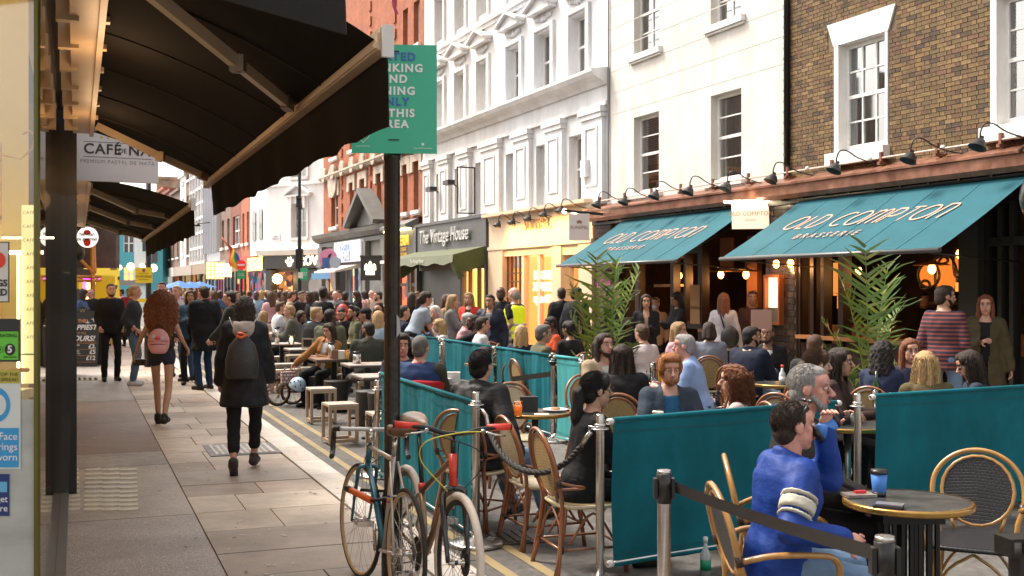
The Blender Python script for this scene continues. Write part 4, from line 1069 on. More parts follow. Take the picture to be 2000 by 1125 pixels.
# ================================================================ THE BRASSERIE GROUND FLOOR
br=thing('restaurant_front','dark open restaurant front with copper fascia, tiled columns and glowing lamps inside','restaurant',rsv(0,TR),ANG_R)
rx0,rx1=fx(1167),-3.6
copper=mat('copper_flashing',(.17,.058,.026),.45,metal=.4,var=.35,vs=5,col2=(.30,.14,.09),bump=.3,bs=9,rvar=.15)
copb=mat('bronze_fascia',(.17,.05,.02),.38,metal=.35,var=.2,vs=3)
blk=mat('black_paint',(.008,.007,.006),.35)
q=MB();q.prism([(-.001,3.36),(-.001,3.29),(-.30,3.22),(-.30,3.25)],'x',rx0,rx1);q.prism([(-.27,3.22),(-.27,3.08),(-.22,3.02),(-.22,3.2)],'x',rx0+.01,rx1)
q.build('copper_flashing',copper,br)
q=MB();q.box(rx0+.02,rx1,-.21,-.02,3.05,3.2);q.prism([(-.25,3.06),(-.22,3.19),(-.2,3.19),(-.2,3.06)],'x',rx0+.02,rx1);q.build('fascia',copb,br)
q=MB();q.box(rx0+.02,rx1,-.14,-.02,2.95,3.05)
for k in range(34): xx=rx0+.3+k*.5;q.box(xx-.02,xx+.02,-.2,-.141,3.0,3.05)
q.build('fascia_underside',blk,br)
q=MB()
for k in range(17): xx=rx0+.4+k;q.box(xx-.025,xx+.025,-.2,-.0,3.33,3.37);q.box(xx-.02,xx+.02,-.17,-.13,3.37,3.5)
q.build('copper_bracket',copper,br)
q=MB();q.tube([(rx0+.3,-.15,3.42),(rx1,-.15,3.42)],.014,6);q.build('conduit',mat('pale_conduit',(.55,.42,.34),.5),br)
for px in (1578,1701,1843,1990):
 q=MB();q.ball((fx(px,TR-.15),-.16,3.43),.035,8);q.build('junction_box',mat('white_plastic',(.62,.6,.57),.4),br)
# tiled columns, every near tile is a piece
tile_c=[mat('glazed_tile_'+n,c,.18,var=.2,vs=6,coat=.4) for n,c in (('black',(.020,.017,.015)),('brown',(.045,.028,.02)),('umber',(.03,.022,.018)))]
grout=mat('tile_grout',(.10,.075,.055),.9)
def tiled(x0,x1,z0,z1,ind=True):
 q=MB();q.box(x0,x1,-.06,.5,z0,z1);q.build('column_core',grout,br)
 z=z0+.004;r=0;js=MB()
 W=.2;H=.095
 while z+H <= z1+.05:
  x=x0+.003-(W/2 if r%2 else 0)
  while x < x1-.01:
   a=max(x,x0+.003);b_=min(x+W-.008,x1-.003);x += W
   if b_-a < .03: continue
   o_=MB();o_.box(a,b_,-.072-random.uniform(0,.002),-.058,z,z+H-.008)
   if ind: o_.build('tile',random.choice(tile_c),br)
   else: js.add(o_.v,o_.f,random.randrange(3))
  z += H;r += 1
 # returns
 if js.v: tag(js.build('tiles',tile_c,br),kind='stuff')
tiled(fx(1503),fx(1560),ROAD,2.94,True)
tiled(fx(1167),fx(1200),ROAD,2.94,False)
dwood=mat('dark_wood',(.016,.008,.005),.4,var=.4,vs=4,stretch=(1,1,.2))
q=MB()
def post(pa,pb,y0=-.03,y1=.12,z0=ROAD,z1=2.95): q.box(fx(pa),fx(pb),y0,y1,z0,z1)
for pa,pb in ((1205,1212),(1243,1250),(1312,1318),(1338,1342),(1366,1374),(1560,1566),(1585,1592),(1606,1612),(1640,1650)): post(pa,pb)
for pa,pb,za,zb in ((1205,1374,2.3,2.42),(1205,1250,1.0,1.1),(1318,1374,1.0,1.12),(1566,1650,2.35,2.45),(1566,1650,.0,.9),(1205,1250,0,.6),(1318,1366,0,.5)): q.box(fx(pa),fx(pb),-.02,.1,za,zb)
q.build('wooden_framing',dwood,br)
q=MB();q.box(fx(1884),fx(1922),-.1,.3,ROAD,2.95);q.box(fx(1922),rx1,.1,.2,ROAD,.9);
for px in (1925,1952,1975,2010,2050): q.box(fx(px)-.03,fx(px)+.03,.0,.12,ROAD,2.95)
q.box(fx(1922),rx1,.0,.12,2.2,2.3);q.build('black_column',mat('green_black',(.014,.015,.013),.45),br)
q=MB();q.box(fx(1248),fx(1310),.3,.36,2.24,2.34);q.box(fx(1250),fx(1310),.3,.35,1.72,1.77);q.box(fx(1284),fx(1288),.3,.35,ROAD,2.3);q.box(fx(1250),fx(1310),.3,.35,1.1,1.14)
q.build('lit_window_frame',mat('warm_wood',(.30,.14,.05),.5,var=.2),br)
# the inside
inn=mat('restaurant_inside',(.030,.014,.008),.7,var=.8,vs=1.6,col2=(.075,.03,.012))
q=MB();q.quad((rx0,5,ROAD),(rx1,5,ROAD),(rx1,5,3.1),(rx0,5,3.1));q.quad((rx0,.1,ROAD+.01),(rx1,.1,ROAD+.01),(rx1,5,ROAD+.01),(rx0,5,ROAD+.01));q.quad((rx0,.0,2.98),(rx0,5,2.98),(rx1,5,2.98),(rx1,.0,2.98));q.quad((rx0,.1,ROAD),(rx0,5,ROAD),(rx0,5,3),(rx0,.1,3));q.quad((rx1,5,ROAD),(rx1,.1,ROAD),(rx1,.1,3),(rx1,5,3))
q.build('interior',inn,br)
ledge=mat('ledge_wood',(.26,.115,.045),.4,var=.25,vs=3,stretch=(.3,1,1))
q=MB();q.box(fx(1374),fx(1500),-.12,.28,.96,1.01);q.box(fx(1566),fx(1800),-.12,.28,.96,1.01);q.build('counter_ledge',ledge,br)
q=MB();q.box(fx(1374),fx(1500),.0,.1,ROAD,.959);q.box(fx(1650),fx(1800),.0,.1,ROAD,.959);q.build('counter_front',dwood,br)
q=MB();q.box(fx(1380),fx(1480),2.6,3.2,ROAD,1.05);q.box(fx(1380),fx(1480),4.6,4.8,1.4,1.45);q.box(fx(1380),fx(1480),4.6,4.8,1.9,1.95);q.box(fx(1660),fx(1880),3.0,3.5,ROAD,1.0);q.build('bar_counter',ledge,br)
rr=random.Random(3)
q=MB()
for k in range(40):
 xx=rr.choice((fx(1380)+rr.random()*(fx(1480)-fx(1380)),fx(1650)+rr.random()*(fx(1880)-fx(1650))));z_=rr.choice((1.46,1.96))
 q.lathe([(.04,0),(.04,.17),(.015,.22),(.015,.28)],(xx,4.7,z_),6)
tag(q.build('bottles',mat('bottle_amber',(.25,.09,.02),.15),br),kind='stuff')
# glowing oval mirrors and windows within
for px,py,rw,rh in ((1815,537,.2,.17),(1849,542,.2,.30),(1870,512,.06,.2),(1808,556,.09,.06),(1840,508,.12,.05)):
 d=dR(px,TR+1.4);z_=GZ(py,d)
 q=MB();n=22;vs=[(rw*cos(2*pi*k/n),0,rh*sin(2*pi*k/n)) for k in range(n)];q.add(vs,[tuple(range(n))])
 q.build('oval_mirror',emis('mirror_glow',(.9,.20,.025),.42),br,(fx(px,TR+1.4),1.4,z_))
 q=MB();q.tube([(rw*1.04*cos(2*pi*k/n),-.01,rh*1.04*sin(2*pi*k/n)) for k in range(n)],.022,6,closed=True);q.build('mirror_frame',dwood,br,(fx(px,TR+1.4),1.4,z_))
q=MB()
for px,py,w_,h_ in ((1925,512,.07,.14),(1938,514,.06,.1),(1925,545,.06,.2),(1940,547,.05,.2),(1927,575,.06,.12),(1955,548,.06,.16),(1945,575,.05,.1),(1868,560,.04,.12),(1634,545,.0,.0)):
 d=dR(px,TR+.9);z_=GZ(py,d);x_=fx(px,TR+.9);q.box(x_-w_/2,x_+w_/2,.9,.93,z_-h_/2,z_+h_/2)
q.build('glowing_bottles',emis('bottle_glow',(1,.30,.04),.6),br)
q=MB()
for px,py,w_,h_ in ((1636,538,.22,.42),(1636,566,.22,.18),(1645,590,.25,.2)):
 d=dR(px,TR+1.5);z_=GZ(py,d);x_=fx(px,TR+1.5);q.box(x_-w_/2,x_+w_/2,1.5,1.53,z_-h_/2,z_+h_/2)
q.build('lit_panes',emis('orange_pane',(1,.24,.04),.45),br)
q=MB();x_=fx(1372);q.box(x_,x_+.35,.35,.4,2.0,2.55);q.box(x_+.0,x_+.3,.9,1.0,1.2,2.6);q.build('lit_wall',mat('lit_orange_wall',(.16,.06,.02),.8),br)
# menus in glass cases
q=MB()
for px,py,w_,h_ in ((1361,580,.30,.42),(1361,615,.30,.3)):
 x_,z_=fx(px),fz(px,py);q.box(x_-w_/2,x_+w_/2,-.04,-.035,z_-h_/2,z_+h_/2)
q.build('menu_sheet',mat('menu_tan',(.42,.24,.13),.8),br)
q=MB();x_,z_=fx(1338),fz(1338,585);q.box(x_-.16,x_+.16,.2,.21,z_-.4,z_+.2);q.build('green_sheet',mat('menu_green',(.10,.16,.03),.8),br)
q=MB();x_,z_=fx(1523),fz(1523,585);
for a in ((-.2,.2,-.38,-.34),(-.2,.2,.34,.38),(-.2,-.16,-.34,.34),(.16,.2,-.34,.34)): q.box(x_+a[0],x_+a[1],-.16,-.073,z_+a[2],z_+a[3])
f_=q.build('menu_case',mat('copper_case',(.4,.14,.05),.35,metal=.6),br)
q=MB();q.quad((x_-.16,-.09,z_-.34),(x_+.16,-.09,z_-.34),(x_+.16,-.09,z_-.12),(x_-.16,-.09,z_-.12));q.build('menu_lower_sheet',mat('menu_dark',(.12,.1,.07),.6),f_)
q=MB();q.quad((x_-.16,-.09,z_-.12),(x_+.16,-.09,z_-.12),(x_+.16,-.09,z_+.34),(x_-.16,-.09,z_+.34));q.build('menu_sheet',mat('menu_lit',(.7,.6,.5),.6,emit=(1,.72,.5),es=.5),f_)
# lamps: bulbs, pendants
for i,(px,py,T,e,sh) in enumerate(((1408,536,TR+.5,26,1),(1457,536,TR+.6,26,1),(1327,538,TR+.3,14,0),(1516,515,TR-.2,14,0),(1544,514,TR-.2,10,0),(1188,526,TR+.8,8,0),(1208,526,TR+.8,8,0),(1820,525,TR+.9,26,1),(1957,451,TR+.6,8,0),(1677,529,TR+.9,8,0),(1875,496,TR+.5,6,0))):
 d=dR(px,T);p=at(px,py,d)
 t=thing('pendant_lamp' if sh else 'bulb_lamp','x','lamp',p,ANG_R,'warm lamps in the restaurant')
 t['label']=['shaded pendant lamp glowing above the counter, left of its pair','shaded pendant lamp glowing above the counter, right of its pair','round bare bulb on the restaurant wall left of the menus','bright bulb over the tiled column, left one','smaller bulb over the tiled column, right one','small orange lamp behind the left palm, left one','small orange lamp behind the left palm, right one','wide brass shaded lamp beside the glowing oval mirrors','small ceiling spot at the far right of the restaurant','small bulb behind the top of the right palm','tiny ceiling spot left of the black column'][i]
 q=MB();q.ball((0,0,0),.055 if sh else .05,10,sc_=(1,1,1.3));q.build('bulb',emis('filament_glow',(1,.34,.06),8),t)
 if sh:
  q=MB();q.lathe([(.03,.12),(.06,.10),(.24,.06),(.25,.05),(.06,.085)],(0,0,0),16);q.build('shade',mat('brass_shade',(.55,.25,.07),.35,metal=.7),t)
  q=MB();q.tube([(0,0,.12),(0,0,.5)],.01,5);q.build('cord',blk,t)
 else:
  q=MB();q.cyl((0,0),.025,.05,.1,8);q.build('socket',blk,t)
 if e > 7: point(p+Vector((0,0,-.09))-Vector((VR[0]*.08,VR[1]*.08,0)),e*.22,(1,.45,.15),.05)
q=MB();q.box(fx(1505,TR-.2),fx(1553,TR-.2),-.22,-.18,2.32,2.35);q.build('lamp_bar',blk,br)
# ------------------------------------------------ awnings
teal_aw=mat('awning_teal',(.010,.090,.118),.75,var=.10,vs=2.5,bump=.25,bs=220,spec=.25,dirt=.12)
teal_un=mat('awning_underside',(.012,.09,.11),.8)
peach=mat('awning_letters',(.48,.28,.20),.7)
seam=mat('awning_seam',(.012,.12,.16),.8)
def awning(label,x0,x1,tx):
 t=thing('awning',label,'awning',rsv(0,TR),ANG_R,'teal restaurant awnings')
 q=MB();n=24;m_=6;zt,zb,yt,yb=2.98,2.12,-.12,-1.5
 def pt(u,v_):
  x=x0+(x1-x0)*u;sag=-.025*sin(pi*v_)*(1+.3*sin(u*17));rip=.004*sin(u*60)*v_
  return (x,yt+(yb-yt)*v_,zt+(zb-zt)*v_+sag+rip)
 vs=[pt(i/n,j/m_) for j in range(m_+1) for i in range(n+1)]
 q.add(vs,[(j*(n+1)+i,(j+1)*(n+1)+i,(j+1)*(n+1)+i+1,j*(n+1)+i+1) for j in range(m_) for i in range(n)],0,True)
 q.build('canvas',teal_aw,t)
 q=MB()
 ns=int((x1-x0)/.62)
 for k in range(1,ns):
  u=k/ns;
  for j in range(m_): a=Vector(pt(u,j/m_));b=Vector(pt(u,(j+1)/m_));q.beam(a+Vector((0,-.002,.004)),b+Vector((0,-.002,.004)),.012,.003)
 q.build('seams',seam,t)
 q=MB();q.tube([(x0-.02,yb,zb-.01),(x1+.02,yb,zb-.01)],.028,8);q.build('front_bar',mat('bar_grey',(.10,.10,.10),.4,metal=.4),t)
 q=MB();q.tube([(x0,yt,zt+.02),(x1,yt,zt+.02)],.05,8);q.build('roller',blk,t)
 q=MB()
 for xx,dx in ((x0+.25,1),(x1-.25,-1)):
  q.tube([(xx,yt,zt-.25),(xx+dx*.5,-.85,2.3),(xx,yb,zb-.03)],.02,6)
  q.tube([(xx,-.05,2.0),(xx,yb+.1,zb-.03)],.012,6)
 q.build('folding_arm',blk,t)
 th=atan2(1.38,.86);th=-th
 c=(x0+x1)/2;v0=.42;p0=Vector(pt(.5,v0))
 a,b=tx
 ribbon_letters('OLD COMPTON',peach,t,((a+b)/2,p0.y-.008,p0.z+.011),.325,(b-a)/11.4,.030,gap=.22,shear=.45,rot=(th,0,0),name='awning_letters')
 p1=Vector(pt(.5,.68))
 letters('BRASSERIE',peach,t,((a+b)/2-.25,p1.y-.012,p1.z+.020),.17,.002,'awning_letters',rot=(th,0,0),spacing=1.7,shear=.3)
 return t
awning('teal canvas restaurant awning with peach lettering, farther one above the left palm',-18.9,-14.75,(fx(1196,TR-.7),fx(1352,TR-.7)))
awning('teal canvas restaurant awning with peach lettering, nearer and larger one on the right',-13.52,-9.36,(fx(1552,TR-.7),fx(1832,TR-.7)))
os_=thing('hanging_sign','lit white hanging sign between the two teal awnings','sign',at(1466,421,17.3),radians(-12))
q=MB();q.prism([(-.28,-.2),(.28,-.2),(.27,.2),(-.29,.2)],'y',-.03,.03);q.build('board',mat('sign_cream_lit',(.8,.72,.6),.5,emit=(1,.86,.66),es=.18),os_)
letters("OLD COMPTON",mat('gold_letters',(.5,.28,.06),.5),os_,(0,-.035,.03),.092,.001,'sign_letters');letters("BRASSERIE",MATS['gold_letters'],os_,(0,-.035,-.07),.035,.001,'sign_letters')
q=MB();q.box(-.4,.62,-.06,-.0,.2,.235);q.build('strip_light',emis('sign_strip',(1,.8,.5),12),os_)
ob=thing('dark_globe','big black round lamp or speaker at the right edge below the copper fascia','lamp',at(2036,385,11.5),0)
q=MB();q.ball((0,0,0),.22,20,sc_=(1,1,1.35));q.build('globe',mat('black_gloss',(.012,.013,.015),.25),ob);q=MB();q.tube([(0,0,.28),(.0,.3,.6),(.3,1.2,.62)],.02,6);q.build('bracket',blk,ob)
# ================================================================ LEFT SIDE: shop corner, awnings
lf=thing('cafe_building','cafe front with glazed folding doors, black mullion and cream lit fascia','shopfront',(0,0,0),ANG_L)
# local: x along the street (s), y = -t
black_al=mat('black_aluminium',(.010,.009,.008),.28,metal=.2,coat=.3)
fascia_c=mat('cream_fascia',(.50,.38,.24),.55,var=.06)
q=MB();q.box(9.95,10.5,.06,.2,ROAD,3.17);q.box(10.0,10.12,.0,.06,ROAD,3.17);q.box(10.28,10.42,.0,.06,ROAD,3.17);q.build('mullion',black_al,lf)
q=MB();q.quad((4.25,.12,.0),(10.0,.12,.0),(10.0,.12,3.17),(4.25,.12,3.17));q.build('pane',glass_mat('door_glass',(.55,.52,.46),.72,.01,(.92,.9,.86)),lf)
q=MB();q.box(4.25,9.95,.125,.22,.0,.012)
q.box(4.25,9.95,.06,.119,.0,.02);q.build('door_track',mat('brushed_track',(.38,.35,.32),.3,metal=.8),lf)
q=MB();q.box(1,10.5,.09,.16,3.17,3.28);q.build('head_rail',black_al,lf)
q=MB();q.box(-1,24,.16,.3,3.28,4.4);q.box(-1,24,-.04,.158,3.285,3.32);q.build('fascia',fascia_c,lf)
q=MB();q.box(-1,24,.3,6,4.4,5.2);q.box(10.5,24,.2,6,ROAD,3.28);q.build('upper_wall',mat('london_stock_dull',(.22,.16,.11),.9,var=.2),lf)
q=MB();q.box(4.3,9.9,2.6,2.7,0,3.2);q.build('interior_wall',mat('cafe_wall_glow',(.20,.15,.09),.7,emit=(1,.50,.18),es=.5),lf)  # the wall itself emits, standing in for light from inside the cafe
q=MB();q.box(10.52,23,.1,.199,ROAD,2.6);q.build('far_shopfront',lit_interior('far_cafe_glow',[(.10,.06,.03),(.25,.14,.05),(.05,.04,.03),(.5,.3,.1)],.8,1.2),lf)
# lower glazed shelf rail seen at the top left: stack of lit cream battens
def aw_left(label,s0,s1,t0,t1,z0,z1,arms,flap=.26,sag=.0):
 t=thing('awning',label,'awning',(0,0,0),0,'black shop awnings on the left')
 canvas=mat('black_canvas',(.0050,.0034,.0024),.9,var=.3,vs=5,bump=.3,bs=140,spec=.15)
 n,m_=22,10;q=MB()
 def pt(u,v_): return ls(s0+(s1-s0)*u,t0+(t1-t0)*v_,z0+(z1-z0)*v_+.12*(4*v_*(1-v_))*.35)
 vs=[pt(i/n,j/m_) for j in range(m_+1) for i in range(n+1)]
 q.add(vs,[(j*(n+1)+i,j*(n+1)+i+1,(j+1)*(n+1)+i+1,(j+1)*(n+1)+i) for j in range(m_) for i in range(n)],0,True)
 q.build('canvas',canvas,t)
 # hanging valance with a wavy hem
 q=MB();n=60;vs=[]
 for i in range(n+1):
  u=i/n;s_=s0+(s1-s0)*u;wv=.018*sin(i*.75);
  hem=z1-flap+.016*abs(sin(i*.62))
  vs += [ls(s_,t1+.024,z1-.03),ls(s_,t1+.027+wv*.4,z1-flap*.5),ls(s_,t1+.03+wv*.8,hem)]
 q.add(vs,[(3*i+k,3*i+3+k,3*i+4+k,3*i+1+k) for i in range(n) for k in (0,1)],0,True);q.build('valance',canvas,t)
 tan=mat('cream_bar',(.50,.38,.25),.42,var=.12,vs=3)
 q=MB();a,b=ls(s0-.04,t1,z1),ls(s1+.02,t1,z1)
 q.beam(a,b,.05,.06);q.beam(a+Vector((0,0,.042)),b+Vector((0,0,.042)),.03,.022);q.beam(ls(s0-.04,t1-.03,z1-.015),ls(s1+.02,t1-.03,z1-.015),.010,.02);q.build('front_bar',tan,t)
 q=MB();q.beam(ls(s0-.06,t1+.01,z1-.0),ls(s0-.042,t1+.01,z1-.0),.042,.115);q.beam(ls(s1+.02,t1,z1),ls(s1+.038,t1,z1),.075,.09);q.build('end_cap',mat('white_end_cap',(.62,.60,.57),.4),t)
 q=MB();q.beam(ls(s0,t0-.02,z0+.03),ls(s1,t0-.02,z0+.03),.14,.12);q.beam(ls(s0,t0+.05,z0-.045),ls(s1,t0+.05,z0-.045),.03,.02);q.build('wall_box',tan,t)
 q=MB()
 for k in range(9):
  ss=s0+(s1-s0)*(k+.5)/9;q.beam(ls(ss-.03,t0+.06,z0-.02),ls(ss+.03,t0+.06,z0-.02),.05,.05);q.beam(ls(ss-.03,t0-.1,z0+.05),ls(ss+.03,t0-.1,z0+.05),.1,.2)
 q.build('wall_bracket',tan,t)
 q=MB()
 for k in range(1,6):
  ss=s0+(s1-s0)*k/6;q.tube([ls(ss,t0+(t1-t0)*j/8,z0+(z1-z0)*j/8+.12*(4*(j/8)*(1-j/8))*.35-.004) for j in range(9)],.004,4)
 q.build('fabric_seam',mat('seam_thread',(.02,.016,.012),.8),t)
 for (sa,se,sb,te) in arms:
  q=MB();A=ls(sa,t0+.08,z0-.05);E=ls(se,te,(z0+(z1-z0)*(te-t0)/(t1-t0))-.05);B=ls(sb,t1-.06,z1-.0)
  q.beam(A,E,.035,.055);q.beam(E,B,.03,.05);o=q.build('folding_arm',tan,t)
  q=MB();q.beam(E-Vector((0,0,.036)),E+Vector((0,0,.036)),.062,.062);q.beam(B-(B-E).normalized()*.07,B,.045,.062);q.tube([E-Vector((0,0,.042)),E+Vector((0,0,.042))],.012,8);q.build('arm_joint',mat('arm_joint',(.20,.15,.10),.4,metal=.3),o)
 return t
aw_left('large black canvas awning overhead with cream folding arms at the top left',3.98,9.75,.06,1.03,2.98,2.585,((4.55,5.05,5.5,.66),(9.1,9.05,9.3,.6)),.30)
aw_left('second black canvas awning farther along the left shopfronts',11.2,19.5,.06,1.03,2.72,2.50,((12.0,13.0,13.2,.6),(14.5,15.3,15.6,.6),(17.6,18.2,18.8,.6)),.30)
# side of a third awning right overhead
t=thing('awning','corner of a nearer black awning flap overhead at the top edge','awning',(0,0,0),0,'black shop awnings on the left')
q=MB();A=at(676,66,3.1);B=at(430,-4,2.9);A2=at(672,-60,3.1);B2=at(430,-120,2.9)
th_=Vector((.0,.015,0))
q.add([A,B,B2,A2,A+th_,B+th_,B2+th_,A2+th_],[(0,1,2,3),(7,6,5,4),(0,4,5,1),(1,5,6,2),(2,6,7,3),(3,7,4,0)]);q.build('flap',mat('charcoal_canvas',(.012,.010,.009),.9,bump=.4,bs=300),t)
# hidden glow strip, added to warm the fascia in place of shop light
lamp=thing('soffit_fill','added unseen glow strip warming the cafe fascia above the doors, top left','lamp',ls(6.2,.0,3.24),ANG_L)
q=MB();q.box(-2.8,3.4,.10,.155,0,.03);q.build('glow_strip',emis('soffit_glow',(1,.46,.14),4.5),lamp)
point(ls(6.2,.16,2.70),2.2,(1,.60,.30),.12);point(ls(8.6,.16,2.70),1.6,(1,.60,.30),.12)  # added warm fill under the awning, no lamp hangs here
bs2=thing('blade_sign','white square blade sign with black lettering hanging over the pavement','sign',ls(10.2,0,0),0)
bs2.location=(0,0,0)
A=at(148,300,9.75);B=at(308,300,10.05);dv_=B-A;ang_=atan2(dv_.y,dv_.x)
bs2.location=((A+B)/2).to_tuple()[:2]+(GZ(305,9.9),);bs2.rotation_euler=(0,0,ang_)
hw=dv_.length/2
q=MB();q.box(-hw,hw,-.03,.03,-.225,.225);q.build('board',mat('sign_board_white',(.62,.60,.62),.45,var=.05,vs=2),bs2)
ink=MATS['ink_black']
letters("CAFÉ",ink,bs2,(-hw+.06,-.034,.05),.125,.001,'sign_letters',align='LEFT',bold=.002,spacing=1.1);letters("DE",ink,bs2,(-hw+.345,-.034,.045),.06,.001,'sign_letters',align='LEFT');letters("NATA",ink,bs2,(-hw+.43,-.034,.05),.125,.001,'sign_letters',align='LEFT',bold=.002,spacing=1.1)
letters("PREMIUM PASTEL DE NATA",mat('sign_grey_ink',(.32,.30,.30),.5),bs2,(0,-.034,-.055),.042,.001,'sign_letters',spacing=1.25)
q=MB();q.box(-hw+.06,hw-.06,-.033,-.031,-.018,-.014);q.box(-hw+.06,hw-.06,-.033,-.031,.112,.116);q.build('rule_line',ink,bs2)
q=MB()
for k in (-1,0,1): disc_xz(q,-.08+k*.055,.155,.012,.012,-.032)
q.build('stars',mat('sign_gold',(.6,.4,.1),.4),bs2)
q=MB();q.tube([(-hw+.1,0,.225),(-hw+.1,0,.5)],.012,6);q.tube([(hw-.1,0,.225),(hw-.1,0,.5)],.012,6);q.build('hanger',MATS['black_iron'],bs2)
# ------------------------------------------------ near shop window return facing the viewer
nw=thing('shop_window','lit bakery window at the left edge with menu list and stickers above a marble panel','window',(P(75,3.9)-1.3,3.9,0),0)
W_=1.3   # right end of the return (local x)
yel=mat('bakery_wall',(.50,.38,.14),.6,var=.1,vs=1.5,emit=(1,.62,.16),es=.02)
q=MB();q.quad((-1.5,.9,1.2),(W_-.30,.62,1.2),(W_-.30,.62,3.6),(-1.5,.9,3.6));q.build('interior_wall',yel,nw)
zb=GZ(780,3.9)
q=MB();q.box(-1,W_-.014,.0,.012,-.05,zb);q.build('marble_panel',mat('marble',(.40,.42,.39),.25,var=.25,vs=2.2,stretch=(1,1,2.5),coat=.3),nw)
q=MB();q.quad((-1,-.0,zb),(W_-.01,-.0,zb),(W_-.01,-.0,3.7),(-1,-.0,3.7));q.build('pane',glass_mat('bakery_glass',(.88,.92,.86),.58,.03),nw)
q=MB();q.box(W_-.012,W_+.002,-.01,.012,-.05,3.7);q.build('edge_trim',mat('green_gold_edge',(.12,.11,.02),.3,metal=.4),nw)
q=MB();q.box(-1,W_-.06,.014,.12,zb,zb+.03);q.build('counter',mat('counter_white',(.7,.66,.5),.4),nw)
q=MB();xa,xb=P(-30,4.4)-nw.location.x,P(22,4.4)-nw.location.x
for (u0,u1,v0,v1) in ((xa,xb,GZ(292,4.4),GZ(286,4.4)),(xb-.012,xb,GZ(780,4.4),GZ(292,4.4)),(xa,xb,GZ(430,4.4),GZ(424,4.4))): q.box(u0,u1,.40,.42,v0,v1)
q.build('cabinet_frame',mat('cabinet_gold',(.55,.33,.10),.45),nw)
q=MB();q.quad((xa,.43,GZ(780,4.4)),(xb-.012,.43,GZ(780,4.4)),(xb-.012,.43,GZ(292,4.4)),(xa,.43,GZ(292,4.4)));q.build('cabinet_panel',mat('cabinet_amber',(.62,.38,.12),.5,var=.15,vs=3,emit=(1,.55,.15),es=.10),nw)
q=MB();q.ball((P(4,4.3)-nw.location.x,.35,GZ(414,4.3)),.012,8);q.build('cabinet_lamp',emis('cabinet_glow',(1,.85,.6),5),nw)
q=MB();x0_,x1_=P(42,4.2)-nw.location.x,P(71,4.2)-nw.location.x
q.quad((x0_,.3,zb+.03),(x1_,.3,zb+.03),(x1_,.3,GZ(400,4.2)),(x0_,.3,GZ(400,4.2)));q.build('menu_column',mat('menu_column',(.85,.75,.45),.5,emit=(1,.78,.36),es=.28),nw)
q=MB();q.quad((x0_-.012,.29,zb+.03),(x0_-.002,.29,zb+.03),(x0_-.002,.29,GZ(490,4.2)),(x0_-.012,.29,GZ(490,4.2)));q.build('strip_light',emis('menu_strip',(1,.9,.5),5),nw)
grey_ink=mat('grey_ink',(.22,.2,.14),.6)
for k in range(10): letters("CAFÉ·",grey_ink,nw,((x0_+x1_)/2+.008,.285,GZ(415+k*27,4.19)),.017,.0005,'menu_letters',spacing=1.2)
q=MB();q.quad((x0_,.29,GZ(693,4.19)),(x1_,.29,GZ(693,4.19)),(x1_,.29,GZ(690,4.19)),(x0_,.29,GZ(690,4.19)));q.build('green_line',mat('green_line',(.05,.3,.12),.5),nw)
q=MB()
for k in range(6): q.ball((x0_+.005+k*.011,.2,GZ(722,4.1)+.0),.014,8,sc_=(1,1,.6))
q.build('pastries',mat('pastry',(.5,.22,.05),.6,var=.3,vs=40),nw)
q=MB();q.box(-.5,x1_,.35,.36,GZ(495,4.2),GZ(488,4.2));q.box(-.2,x1_,.45,.46,GZ(462,4.2),GZ(459,4.2));q.build('shelf_light',emis('shelf_strip',(1,.9,.55),5),nw)
def sx_(px): return P(px,3.9)-nw.location.x
def stick(name,pa,pb,ya,yb,m,y=-.004):
 q=MB();q.box(sx_(pa),sx_(pb),y-.001,y,GZ(yb,3.9),GZ(ya,3.9));return q.build(name,m,nw)
stick('no_smoking_sticker',-40,17,474,588,mat('sticker_white',(.66,.64,.6),.5));stick('sticker_edge',-40,19,472,590,mat('sticker_black',(.015,.015,.02),.4),-.002)
letters("DOGS\nALLOWED",ink,nw,(sx_(16),-.007,GZ(562,3.9)),.032,.0005,'sticker_letters',align='RIGHT',bold=.001)
q=MB();disc_xz(q,sx_(-4),GZ(508,3.9),.03,.03,-.0065);q.build('red_disc',MATS['sign_red'],nw)
stick('rating_sticker',-60,40,622,706,MATS['sticker_black'],-.003);stick('green_field',-60,37,647,702,mat('rating_green',(.13,.55,.04),.5),-.0045)
letters("RATING",ink,nw,(sx_(35),-.007,GZ(655,3.9)),.017,.0005,'sticker_letters',align='RIGHT')
q=MB();disc_xz(q,sx_(21),GZ(682,3.9),.019,.021,-.0065);disc_xz(q,sx_(2),GZ(682,3.9),.011,.012,-.0065);q.build('black_disc',ink,nw)
q=MB();disc_xz(q,sx_(2),GZ(682,3.9),.0095,.0105,-.0068);q.build('green_disc',MATS['rating_green'],nw)
letters("5",mat('ink_white',(.8,.8,.8),.5),nw,(sx_(21),-.0075,GZ(682,3.9)),.034,.0005,'sticker_letters',bold=.001);letters("4",ink,nw,(sx_(2),-.0075,GZ(682,3.9)),.016,.0005,'sticker_letters')
letters("VERY GOOD",ink,nw,(sx_(34),-.007,GZ(697,3.9)),.008,.0005,'sticker_letters',align='RIGHT')
stick('safety_poster',-60,41,725,915,mat('poster_white',(.62,.68,.66),.5),-.003);stick('yellow_strip',-60,40,722,748,mat('poster_yellow',(.48,.42,.06),.5),-.0045)
letters("STOP THE\nSPREAD",mat('poster_ink',(.08,.08,.02),.5),nw,(sx_(38),-.007,GZ(736,3.9)),.018,.0005,'sticker_letters',align='RIGHT')
q=MB();disc_xz(q,sx_(-8),GZ(790,3.9),.052,.062,-.0055,n=24);q.build('mask_disc',mat('poster_blue',(.03,.30,.62),.5),nw)
q=MB();disc_xz(q,sx_(0),GZ(790,3.9),.024,.036,-.006,n=18);q.build('face_shape',MATS['poster_white'],nw)
stick('blue_field',-60,38,835,912,MATS['poster_blue'],-.0045)
